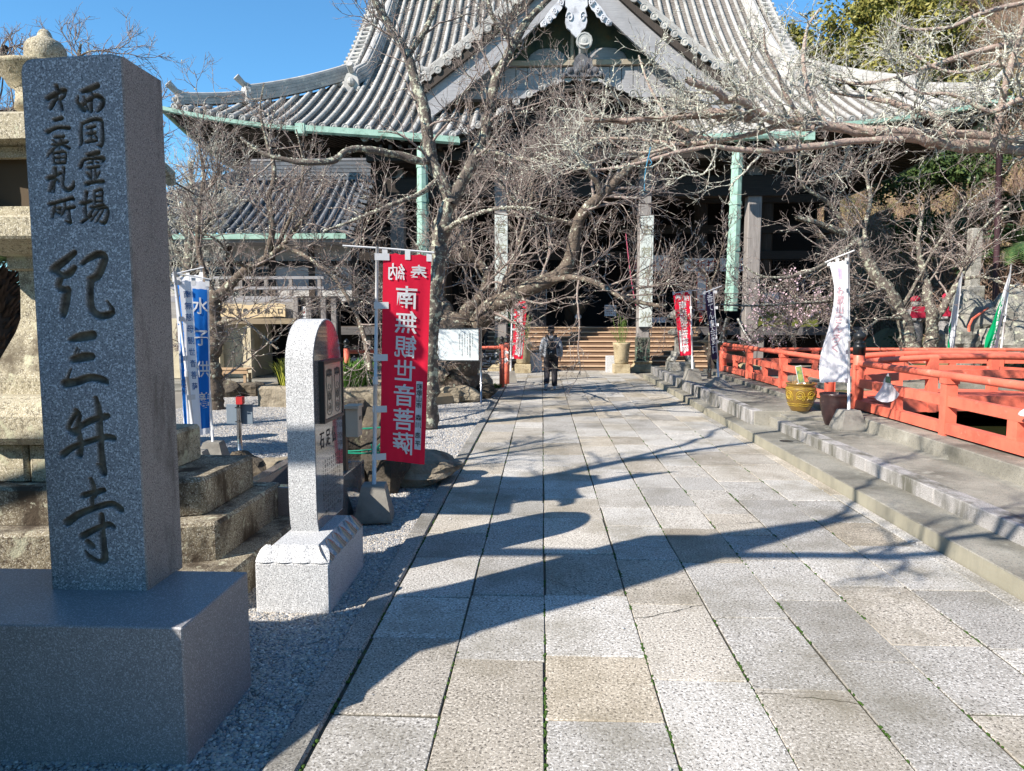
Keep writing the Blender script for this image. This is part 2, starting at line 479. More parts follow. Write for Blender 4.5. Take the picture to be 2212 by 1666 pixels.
def pebble_mat():
    m, nt, n, l, b = new_mat('pebbles')
    r = objrand(n)
    col = ramp(n, l, r, [(0, (.13,.14,.16)), (.25, (.24,.25,.265)), (.5, (.31,.295,.27)), (.72, (.42,.375,.31)), (.86, (.26,.23,.20)), (.95, (.60,.58,.54)), (1, (.16,.17,.19))])
    l.new(col, b.inputs['Base Color']); b.inputs['Roughness'].default_value = .65
    return m
M_peb = pebble_mat()
M_gbed = mat('gravel_bed', (.25,.24,.225), (.12,.12,.12), scale=60, speck=((.09,.09,.09), (.48,.46,.42), .2), sscale=70, bmp=1, bdist=.015, bscale=70)
def gravel(name, regs, z, dens, size, seed):
    b = MB()
    for x0, y0, x1, y1 in regs: b.add([(x0,y0,z),(x1,y0,z),(x1,y1,z),(x0,y1,z)], [(0,1,2,3)])
    o = b.build(name, M_gbed); o['kind'] = 'stuff'
    ng = bpy.data.node_groups.new(name, 'GeometryNodeTree')
    ng.interface.new_socket('Geometry', in_out='INPUT', socket_type='NodeSocketGeometry')
    ng.interface.new_socket('Geometry', in_out='OUTPUT', socket_type='NodeSocketGeometry')
    N = ng.nodes; Lk = ng.links
    gi = N.new('NodeGroupInput'); go = N.new('NodeGroupOutput')
    dp = N.new('GeometryNodeDistributePointsOnFaces'); dp.inputs['Density'].default_value = dens; dp.inputs['Seed'].default_value = seed
    ic = N.new('GeometryNodeMeshIcoSphere'); ic.inputs['Radius'].default_value = size; ic.inputs['Subdivisions'].default_value = 2
    tr = N.new('GeometryNodeTransform'); tr.inputs['Scale'].default_value = (1.15, .8, .55)
    sm = N.new('GeometryNodeSetMaterial'); sm.inputs['Material'].default_value = M_peb
    ss = N.new('GeometryNodeSetShadeSmooth')
    ip = N.new('GeometryNodeInstanceOnPoints')
    rr = N.new('FunctionNodeRandomValue'); rr.data_type = 'FLOAT_VECTOR'
    rr.inputs['Min'].default_value = (-.5, -.5, 0); rr.inputs['Max'].default_value = (.5, .5, 6.28)
    rs = N.new('FunctionNodeRandomValue'); rs.data_type = 'FLOAT'
    rs.inputs[2].default_value = .55; rs.inputs[3].default_value = 1.25
    jn = N.new('GeometryNodeJoinGeometry')
    Lk.new(gi.outputs[0], dp.inputs['Mesh']); Lk.new(dp.outputs['Points'], ip.inputs['Points'])
    Lk.new(ic.outputs[0], tr.inputs[0]); Lk.new(tr.outputs[0], ss.inputs[0]); Lk.new(ss.outputs[0], sm.inputs[0]); Lk.new(sm.outputs[0], ip.inputs['Instance'])
    Lk.new(rr.outputs[0], ip.inputs['Rotation']); Lk.new(rs.outputs[1], ip.inputs['Scale'])
    Lk.new(ip.outputs[0], jn.inputs[0]); Lk.new(gi.outputs[0], jn.inputs[0]); Lk.new(jn.outputs[0], go.inputs[0])
    md = o.modifiers.new('pebbles', 'NODES'); md.node_group = ng
    return o
gravel('gravel', [(-2.7,1.2,-1.055,6.2)], -.022, 9500, .0088, 1)
gravel('gravel', [(-7,6.2,-1.055,16.9), (-7,2.0,-2.7,6.2)], -.026, 3000, .0135, 2)
rects('forecourt', [(-16,16.9,-2.3,26)], -.016, M_conc)

# stone path with every slab
path = kind(MB().box((-1.055,-1.5,-.12), (2.93,24.2,-.010)).build('stone_path', M_soil), 'structure')
COLS = [-.905,-.43,.02,.53,.98,1.42,1.84,2.32,2.80,2.925]
FIX = {2: [2.20,2.94,3.53,4.34,5.14], 3: [2.44,3.30,4.22,5.02,5.46,5.86], 1: [2.05,3.47,4.32,5.0]}
for c in range(len(COLS)-1):
    y = -1.3+.5*random.random()
    ys = [y]
    L0 = 1.6 if c == 8 else .78
    fx = FIX.get(c, [])
    while y < 24.0:
        if fx and y > fx[0]-1.2 and y < fx[-1]-.01:
            y = [q for q in fx if q > y+.02][0]
        else:
            y += L0*random.uniform(.72, 1.22)
        ys.append(min(y, 24.15))
    for a, b in zip(ys[:-1], ys[1:]):
        if b-a < .12: continue
        g = .0025+random.random()*.0015
        w0 = COLS[c]+g+random.uniform(0, .004); w1 = COLS[c+1]-g-random.uniform(0, .004)
        j = lambda: random.uniform(-.005, .005)
        top = random.uniform(-.004, .002)
        MB().prism([(w0+j(),a+g+.002+j()),(w1+j(),a+g+.002+j()),(w1+j(),b-g-.002+j()),(w0+j(),b-g-.002+j())], -.06, top, .004).build('paving_slab', M_slab, path)
y = 0.3
while y < 18:
    L = random.uniform(.9, 1.25)
    MB().prism([(-1.05,y+.004),(-.915,y+.004),(-.915,y+L-.004),(-1.05,y+L-.004)], -.08, .012, .012).build('kerb_stone', M_kerb, path); y += L
# wide apron before the hall steps
ap = kind(MB().box((-4.4,18.0,-.12), (-1.056,24.2,-.014)).build('hall_apron', M_soil), 'structure')
for i in range(5):
    y = 18.02
    while y < 24.1:
        L = min(random.uniform(.7, 1.2), 24.15-y); x0 = -4.38+i*.665
        MB().prism([(x0+.005,y+.005),(x0+.66,y+.005),(x0+.66,y+L-.005),(x0+.005,y+L-.005)], -.06, 0, .007).build('paving_slab', M_slab, ap); y += L
# cracked slabs: thin open cracks running across
b = MB(); r0 = np.random.default_rng(21)
for (x0, y0, x1, y1) in ((.53,3.98,.98,4.22), (.03,4.62,.28,4.36), (.98,3.2,1.41,3.12), (.54,5.35,.97,5.28), (1.43,5.9,1.83,6.02), (-.42,6.2,.01,6.1), (1.85,7.3,2.3,7.2)):
    P = np.array([(x0+(x1-x0)*q, y0+(y1-y0)*q) for q in np.linspace(0, 1, 12)])+r0.normal(0, .008, (12, 2))
    for p, q in zip(P[:-1], P[1:]):
        d = (q-p)/np.linalg.norm(q-p); n_ = np.array((-d[1], d[0]))*r0.uniform(.0012, .003)
        b.add([(*(p-n_), .0024), (*(q-n_), .0024), (*(q+n_), .0024), (*(p+n_), .0024)], [(0,1,2,3)])
kind(b.build('slab_cracks', M_soil), 'stuff')
# little moss cushions in the joints
b = MB()
for k in range(340):
    c = random.choice(COLS[:8]) if random.random() < .75 else random.choice([-.91,.02,.53,.98])
    y = 2.3+9*random.random()**1.6
    for q in range(random.randint(2, 6)):
        s = random.uniform(.003, .009)
        b.ball((c+random.uniform(-.006,.006), y+random.uniform(-.05,.05), -.003), (s, s*1.5, s*.8), 5, 3)
kind(b.build('joint_moss', M_moss), 'stuff')
b = MB()
for k in range(60):
    x = random.uniform(-.9, 2.8); y = random.uniform(2.4, 9); s = random.uniform(.003, .009)
    b.ball((x, y, .004), (s, s*.8, s*.6), 6, 4)
kind(b.build('stray_pebbles', M_granl), 'stuff')

# steps on the right, along the pond
st = kind(MB().prism([(2.93,-1.5),(3.40,-1.5),(3.40,21.0),(2.93,21.0)], -.1, .12, .006).build('lower_step', M_conc), 'structure')
kind(MB().box((2.926,-1.5,-.05), (2.9302,21.0,.112)).build('step_riser', M_riser, st), 'stuff')
pf = kind(MB().prism([(3.4,-1.5),(4.22,-1.5),(4.22,11.0),(3.4,11.0)], -.1, .247, .004).build('near_terrace', M_conc), 'structure')
pf2 = kind(MB().prism([(3.18,10.85),(4.22,10.85),(4.22,21.0),(3.18,21.0)], -.1, .327, .006).build('far_terrace', M_conc), 'structure')
kind(MB().prism([(3.55,10.45),(4.22,10.45),(4.22,10.86),(3.55,10.86)], .2, .285, .006).build('terrace_step', M_conc), 'structure')
y = -1.4
while y < 10.3:
    L = min(random.uniform(1.2, 1.9), 10.35-y)
    MB().prism([(3.355,y+.003),(3.53,y+.003),(3.53,y+L-.003),(3.355,y+L-.003)], .10, .252, .008).build('kerb_stone', M_cap, pf); y += L
    if L < .2: break
y = 10.87
while y < 20.8:
    L = min(random.uniform(1.2, 1.9), 20.95-y)
    MB().prism([(3.14,y+.003),(3.30,y+.003),(3.30,y+L-.003),(3.14,y+L-.003)], .10, .333, .008).build('kerb_stone', M_cap, pf2); y += L
    if L < .2: break
kk = kind(MB().prism([(4.2,-1.5),(PX0,-1.5),(PX0,19.0),(4.2,19.0)], -.6, .405, .01).build('pond_kerb', M_conc), 'structure')
# pond basin and water
b = MB()
b.box((PX0-.02,PY1-.01,-.7), (PX1+.3,PY1+.35,.12)); b.box((PX1,PY0,-.7), (PX1+.3,PY1,.12)); b.box((PX0,PY0-.3,-.7), (PX1,PY0,.1))
kind(b.build('pond_wall', M_conc), 'structure')
def water_mat():
    m, nt, n, l, b = new_mat('pond_water')
    P = worldpos(n, l)
    l.new(mixc(n, l, noise(n, l, .7, 4, .6, P), (.016,.02,.008), (.035,.035,.014)), b.inputs['Base Color'])
    b.inputs['Roughness'].default_value = .06
    bump(n, l, b, noise(n, l, 5, 3, .5, P), .12, .02)
    return m
rects('pond_water', [(PX0,PY0,PX1,PY1)], -.38, water_mat())
kind(MB().prism([(5.6,8.4),(9.6,8.75),(9.6,9.15),(5.6,8.85)], -.7, .10, .02).build('pond_ledge', M_conc), 'structure')
# manhole
tag(MB().lathe([(.085,.118),(.085,.124),(.06,.126)], (3.17,9.4), 16).build('drain_cover', M_black), 'small dark round drain cover set in the lower concrete step', 'drain cover')

# ================================================================== the carved stele
def T_A(L): return [(x/3.0729, y/3.0729, w/3.0729) for x, y, w in L]
def T_B(L): return [(x/3.0729, 542.15+y/3.0729, w/3.0729) for x, y, w in L]
def T_C(L): return [(x/2.7935, 759.0+y/2.7935, w/2.7935) for x, y, w in L]
SA = [[(540,608,20),(590,592,30),(645,568,30)],[(600,610,12),(612,645,12)],[(517,640,8),(510,680,20),(545,722,30),(562,738,10)],
 [(545,692,20),(600,652,22),(632,636,22),(665,648,26),(680,680,30),(665,718,24),(645,740,10)],[(555,645,8),(560,680,14),(577,728,12)],[(608,652,12),(600,700,20),(600,735,24)],
 [(312,655,28),(360,625,26),(412,600,26),(432,602,20)],[(370,572,26),(378,602,20),(372,640,20),(350,688,26),(332,720,20)],[(425,612,22),(418,640,22),(388,665,12)],[(390,660,12),(402,700,20),(410,728,16)],
 [(540,820,14),(535,880,18),(538,940,22),(530,965,10)],[(548,822,12),(600,797,18),(650,792,18),(672,808,18),(676,870,16),(678,930,20),(668,970,18),(648,965,8)],
 [(575,852,12),(630,838,12)],[(577,892,12),(630,882,12)],[(603,842,12),(600,930,14)],[(567,945,14),(640,932,12)],[(628,902,10),(640,918,10)],
 [(575,1030,18),(650,1013,26)],[(530,1108,24),(555,1062,16),(620,1050,16),(682,1050,24),(675,1072,18)],[(610,1030,14),(610,1085,12)],[(580,1085,8),(598,1078,8)],[(635,1075,8),(652,1082,8)],
 [(577,1117,12),(655,1105,14)],[(600,1130,12),(600,1200,12)],[(627,1130,12),(629,1200,12)],[(575,1150,12),(588,1176,14)],[(655,1147,12),(642,1175,12)],[(570,1222,24),(620,1208,18),(680,1205,22)],
 [(537,1352,22),(600,1337,14)],[(570,1280,22),(565,1340,16),(562,1410,18),(570,1450,14)],[(540,1477,16),(600,1432,16)],
 [(625,1272,14),(622,1350,14)],[(627,1272,12),(672,1262,14),(672,1340,14)],[(630,1305,8),(665,1300,8)],[(630,1340,8),(668,1335,8)],[(600,1377,14),(680,1357,16)],
 [(620,1385,12),(590,1430,10)],[(640,1387,12),(700,1378,18),(712,1420,20),(690,1480,22),(662,1475,10)],[(652,1397,9),(602,1465,10)],[(682,1397,9),(637,1475,10)],
 [(355,797,18),(407,785,22)],[(310,877,24),(380,847,16),(455,850,20)],
 [(360,912,12),(422,905,12)],[(395,905,11),(390,985,11)],[(345,962,10),(445,942,14)],[(392,950,12),(332,1010,12),(312,1042,10)],[(400,957,10),(457,985,16)],[(350,932,8),(365,950,8)],[(415,923,8),(402,943,8)],
 [(350,1018,12),(356,1085,12)],[(352,1018,10),(428,1010,12),(430,1080,14)],[(356,1050,7),(425,1045,7)],[(390,1015,8),(390,1080,9)],[(356,1086,10),(425,1080,12)],
 [(315,1187,24),(370,1162,20),(395,1150,14)],[(362,1122,24),(358,1180,18),(350,1270,20)],[(350,1190,10),(325,1270,14)],[(370,1190,8),(387,1207,12)],[(420,1117,18),(415,1190,16),(418,1245,18),(450,1262,24),(480,1242,22),(488,1208,8)],
 [(325,1357,18),(400,1337,16),(480,1315,18),(486,1325,14)],[(360,1362,14),(350,1400,16),(345,1442,14)],[(375,1387,12),(397,1380,12),(388,1415,12)],[(360,1402,8),(385,1422,8)],[(430,1345,10),(420,1400,14),(400,1432,10)],
 [(425,1387,14),(490,1375,16)],[(452,1390,16),(456,1440,18),(462,1480,22),(435,1470,8)]]
SB = [[(492,12,32),(435,60,44),(365,112,52),(345,125,40)],[(362,128,40),(410,165,38),(460,148,46),(492,112,30)],[(398,190,36),(386,240,40),(430,262,40)],[(445,262,50),(432,340,58),(418,410,50),(420,440,16)],
 [(538,88,20),(600,42,38),(660,22,44),(690,48,48),(672,110,50),(640,172,50),(590,187,30)],[(600,200,46),(595,290,44),(602,380,48),(650,430,44),(710,426,44),(745,402,34),(708,335,10)],
 [(462,592,22),(522,575,54),(612,560,56)],[(482,722,44),(550,706,58),(605,702,46)],[(430,882,56),(500,872,48),(600,842,46),(690,862,42),(712,880,16)],[(510,645,5),(490,692,5)],[(525,655,4),(508,690,4)],[(470,785,6),(440,860,18)],
 [(500,1062,30),(520,1092,38),(510,1160,38),(530,1280,42),(524,1352,48)],[(500,1068,18),(470,1130,28),(450,1180,28),(490,1212,38)],[(632,980,28),(650,1052,42),(655,1150,46),(665,1300,44),(675,1420,50),(685,1480,40),(642,1418,12)],
 [(490,1192,34),(590,1132,38),(690,1102,42),(712,1096,30)],[(415,1352,46),(480,1306,38),(600,1262,32),(700,1237,38),(755,1246,32)]]
SCc = [[(545,775,24),(560,820,34),(565,872,34)],[(500,872,34),(560,856,34),(622,840,30)],[(550,890,30),(552,940,24)],[(402,1035,48),(470,987,42),(570,947,34),(670,922,36),(725,955,42)],[(497,1117,42),(560,1082,34),(650,1047,34),(682,1062,26)],
 [(610,992,32),(615,1100,38),(625,1200,42),(628,1258,46),(600,1274,28),(542,1246,32),(512,1208,10)],[(527,1155,38),(555,1178,36)]]
YF = 2.955
def stele():
    t = thing('stone_stele', 'tall square granite stele deeply carved with large dark characters, nearest on the left', 'stone monument', (-1.8,3.1,0))
    # plinth: big smooth block
    p0 = gr(406,1643,0); zt = .531
    xr = p0[0]; yf = p0[1]; yb = gr(530,1235,zt)[1]
    MB().prism([(-3.1,yf),(xr,yf),(xr,yb),(-3.1,yb)], -.05, zt, .006).build('plinth', M_gransm, t)
    a = at(107,1310,YF); b = at(320,1305,YF); c = at(265,115,YF)
    x0, x1, ztop = a[0], b[0], c[2]
    x0 = (x0+at(50,140,YF)[0])/2; yb2 = YF+.31
    # shaft with rounded front-left top
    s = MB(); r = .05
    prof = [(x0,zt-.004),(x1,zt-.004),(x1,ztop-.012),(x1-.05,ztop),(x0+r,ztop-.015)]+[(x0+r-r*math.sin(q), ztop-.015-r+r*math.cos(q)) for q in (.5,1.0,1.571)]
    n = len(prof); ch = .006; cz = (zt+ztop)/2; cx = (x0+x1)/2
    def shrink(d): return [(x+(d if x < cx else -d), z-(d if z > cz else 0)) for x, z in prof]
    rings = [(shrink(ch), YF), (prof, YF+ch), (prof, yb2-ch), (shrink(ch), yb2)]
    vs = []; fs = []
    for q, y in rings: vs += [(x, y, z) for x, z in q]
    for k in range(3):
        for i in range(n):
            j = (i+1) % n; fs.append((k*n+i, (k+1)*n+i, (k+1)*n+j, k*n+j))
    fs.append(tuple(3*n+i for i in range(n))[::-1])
    s.add(vs, fs).build('shaft', M_granbounce, t)
    # carved front: a fine relief sheet 2 mm proud
    st_ = .0034
    fx0, fx1, fz0, fz1 = x0+ch, x1-ch, zt-.003, ztop-ch
    xs = np.linspace(fx0, fx1, int((fx1-fx0)/st_)); zs = np.arange(fz0, fz1+st_, st_)
    X, Z = np.meshgrid(xs, zs, indexing='ij')
    tp = np.array(shrink(ch))[2:]; tp = tp[np.argsort(tp[:, 0])]
    tp = np.vstack([tp, shrink(ch)[2]])
    o_ = np.argsort(tp[:, 0]); Z = np.minimum(Z, np.interp(X, tp[o_, 0], tp[o_, 1]))
    D = np.full(X.shape, -1.0)
    for stroke in [T_A(q) for q in SA]+[T_B(q) for q in SB]+[T_C(q) for q in SCc]:
        pts = np.array([(*at(u, v, YF)[[0, 2]], w/2/F_PX*YF) for u, v, w in stroke])
        if len(pts) > 2: pts = smoothpath(pts, len(pts)*3)
        pad = pts[:, 2].max()+.01
        i0, i1 = np.searchsorted(xs, [pts[:, 0].min()-pad, pts[:, 0].max()+pad]); k0, k1 = np.searchsorted(zs, [pts[:, 1].min()-pad, pts[:, 1].max()+pad])
        xx, zz = X[i0:i1, k0:k1], Z[i0:i1, k0:k1]
        for p, q in zip(pts[:-1], pts[1:]):
            d = q[:2]-p[:2]; L2 = max(d@d, 1e-12)
            tt = np.clip(((xx-p[0])*d[0]+(zz-p[1])*d[1])/L2, 0, 1)
            ds = (p[2]+(q[2]-p[2])*tt)-np.hypot(xx-p[0]-d[0]*tt, zz-p[1]-d[1]*tt)
            D[i0:i1, k0:k1] = np.maximum(D[i0:i1, k0:k1], ds)
    D = D+.0035
    w = np.clip(D/.0065, 0, 1); dep = .022*(w*w*(3-2*w))+np.clip(D, 0, .02)*.35
    Yv = YF+dep
    # the shaft's own front lies behind the deepest groove only where nothing is carved, so sink it
    V = np.stack([X, Yv, Z], -1).reshape(-1, 3)
    idx = np.arange(X.size).reshape(X.shape)
    F = np.stack([idx[:-1, :-1], idx[1:, :-1], idx[1:, 1:], idx[:-1, 1:]], -1).reshape(-1, 4)
    m, nt, nn, l, bb = new_mat('carved_granite')
    src = M_gran.node_tree
    # same granite with dark weathered paint in the grooves
    P = worldpos(nn, l)
    col = mixc(nn, l, ramp(nn, l, noise(nn, l, 5, 5, .6, P), [(.3, 0.), (.7, 1.)]), al((.33,.34,.355)), al((.26,.265,.28)))
    f = noise(nn, l, 110, 3, .6, P)
    col = mixc(nn, l, ramp(nn, l, f, [(.40, 1.), (.45, 0.)]), col, (.10,.105,.12))
    col = mixc(nn, l, ramp(nn, l, noise(nn, l, 143, 2, .6, P), [(.55, 0.), (.61, 1.)]), col, (.52,.53,.55))
    at_ = nn.new('ShaderNodeAttribute'); at_.attribute_name = 'mask'
    gcol = mixc(nn, l, ramp(nn, l, noise(nn, l, 26, 5, .6, P), [(.35, 0.), (.65, 1.)]), (.06,.052,.042), (.15,.135,.105))
    col = mixc(nn, l, at_.outputs['Fac'], col, gcol)
    l.new(col, bb.inputs['Base Color']); bb.inputs['Roughness'].default_value = .75; bb.inputs['Specular IOR Level'].default_value = .3
    o = link_mesh('carved_inscription', V, F, m, t, True, attr=np.clip(D/.004, 0, 1).reshape(-1))
    return t
STELE = stele()
# ================================================================== footprint monument (rounded slab on lotus base)
def monument():
    t = thing('footprint_monument', 'pale granite slab with rounded top and polished side face, on a lotus carved base', 'stone monument', (-1.47,4.6,0))
    p = gr(713,1318,0); q = gr(551,1318,0)
    x0, x1, y0 = q[0], p[0], p[1]; y1 = y0+.80; zb = .277
    MB().prism([(x0,y0),(x1,y0),(x1,y1),(x0,y1)], -.03, zb, .008).build('base_block', M_granl, t)
    # tapered lotus course
    lx0, lx1, ly0, ly1 = x0+.085, x1-.085, y0+.075, y1-.075; zl = .366
    vs = [(x0+.005,y0+.005,zb),(x1-.005,y0+.005,zb),(x1-.005,y1-.005,zb),(x0+.005,y1-.005,zb)]
    v2 = [(x0+.02,y0+.02,zb+.03),(x1-.02,y0+.02,zb+.03),(x1-.02,y1-.02,zb+.03),(x0+.02,y1-.02,zb+.03)]
    v3 = [(lx0,ly0,zl),(lx1,ly0,zl),(lx1,ly1,zl),(lx0,ly1,zl)]
    MB().add(vs+v2+v3, [(i,(i+1)%4,4+(i+1)%4,4+i) for i in range(4)]+[(4+i,4+(i+1)%4,8+(i+1)%4,8+i) for i in range(4)]+[(8,9,10,11)]).build('lotus_course', M_granl, t)
    def petal(c, dirx, diry, w):
        """one carved petal lying on the slope; dir is outward"""
        b = MB(); s = np.array((-diry, dirx, 0.)); o = np.array((dirx, diry, 0.)); c = np.array(c)
        G = []
        for i in range(7):
            u = -1+i/3.0; row = []
            for j in range(6):
                h = j/5.0
                wid = w*.5*math.sqrt(max(1-(h*.98)**2.2, .02))
                bul = .013*(1-u*u)*(1-h*.4)+.003
                row.append(c+s*u*wid+o*(bul-.070*h+.004)+np.array((0,0,.005+.084*h)))
            G.append(row)
        b.sheet(G); return b
    nx = 4; wx = (x1-x0)/nx
    for i in range(nx):
        o = petal((x0+wx*(i+.5), y0+.012, zb), 0, -1, wx*.98).build('lotus_petal', M_granl, t, True)
    ny = 6; wy = (y1-y0)/ny
    for i in range(ny):
        petal((x1-.012, y0+wy*(i+.5), zb), 1, 0, wy*.98).build('lotus_petal', M_pol, t, True)
    # slab
    bx0, bx1 = -1.575, -1.403; by0, by1 = 4.36, 4.975; z0, z1 = zl, 1.70
    rad = (by1-by0)/2; cy = (by0+by1)/2; zc = z1-rad*.93
    prof = [(by0+.035,z0),(by1-.035,z0),(by1-.01,z0+.07),(by1,z0+.2),(by1,zc)]
    prof += [(cy+rad*math.cos(a), zc+(z1-zc)*math.sin(a)) for a in np.linspace(0, PI, 19)[1:-1]]
    prof += [(by0,zc),(by0,z0+.2),(by0+.01,z0+.07)]
    n = len(prof)
    vs = [(bx0,y,z) for y, z in prof]+[(bx1,y,z) for y, z in prof]
    fs = [(i, n+i, n+(i+1)%n, (i+1)%n) for i in range(n)]+[tuple(range(n))]+[tuple(n+i for i in range(n))[::-1]]
    fs = [f[::-1] for f in fs]
    o = MB().add(vs, fs).build('slab', M_granl, t); autosmooth(o, 25)
    c = np.array((cy, (z0+z1)/2))
    ins = [(cy+(y-cy)*.975, c[1]+(z-c[1])*.988) for y, z in prof]
    vs = [(bx1-.001,y,z) for y, z in ins]+[(bx1+.003,y,z) for y, z in ins]
    o = MB().add(vs, [(i,(i+1)%n,n+(i+1)%n,n+i) for i in range(n)]+[tuple(n+i for i in range(n))]).build('polished_face', M_pol, t)
    # framed footprint plate
    fr = MB(); fy0, fy1, fz0, fz1 = 4.46, 4.90, 1.04, 1.435
    xx = bx1+.003; xo = xx+.035
    for a, b_ in (((fy0,fz0),(fy0+.02,fz1)), ((fy1-.02,fz0),(fy1,fz1))): fr.box((xx,a[0],a[1]), (xo,b_[0],b_[1]))
    fr.box((xx,fy0+.02,fz0), (xo,fy1-.02,fz0+.02)); fr.box((xx,fy0+.02,fz1-.02), (xo,fy1-.02,fz1))
    plq = fr.build('plaque_frame', M_black, t)
    MB().box((xx,fy0+.02,fz0+.02), (xo-.008,fy1-.02,fz1-.02)).build('plaque', plain('bronze_plate', (.56,.50,.41), .18, .4), t)
    ln = MB(); xs_ = xo-.006
    for cy_ in (fy0+.13, fy1-.13):                                     # two foot outlines with toes and marks
        def ell(cy0, cz0, ry, rz, n=18, r=.0011):
            pts = [(xs_, cy0+ry*math.cos(a), cz0+rz*math.sin(a)) for a in np.linspace(0, 2*PI, n)]
            ln.tube(pts, r, 4, False)
        sole = [(xs_, cy_+a, fz0+.04+b_) for a, b_ in ((0,0),(.045,.015),(.052,.07),(.045,.13),(.062,.2),(.06,.25),(0,.265),(-.06,.25),(-.062,.2),(-.045,.13),(-.052,.07),(-.045,.015),(0,0))]
        ln.tube(smoothpath(sole, 40), .0013, 4, False)
        for k in range(5): ell(cy_-.05+.025*k, fz0+.315, .011, .02+.004*(2-abs(k-2)), 10)
        ell(cy_, fz0+.09, .028, .028); ell(cy_, fz0+.09, .012, .012, 10); ell(cy_, fz0+.16, .018, .026, 12); ell(cy_, fz0+.225, .026, .018, 12)
        for d in (-.02, 0, .02): ln.tube([(xs_,cy_+d,fz0+.14),(xs_,cy_+d*1.3,fz0+.2)], .001, 4, False)
    ln.build('footprint_drawing', M_ink, t)
    tx = MB(); F_ = lambda a, b_: (bx1+.0045, a, b_)
    for ch, yy in zip('石足仏', (4.50,4.63,4.76)): lettering(tx, ch, yy, .93, .12, F_, .012, sx=.8)
    body = '釈迦如来の足跡を石に刻み信仰の対象としたもので千輻輪などの文様が表され礼拝すれば諸々の罪が消え功徳を得ると伝えられる仏足石は古くインドに始まり我が国にも広まった'
    k = 0
    for c_ in range(9):
        for r_ in range(13-(c_ % 3)):
            lettering(tx, body[k % len(body)], 4.88-c_*.046, .80-.03*r_-(.02 if c_ else 0), .026, F_, 0.0); k += 1
    kind(tx.build('inscription', M_ink, t), 'stuff')
    return t
monument()

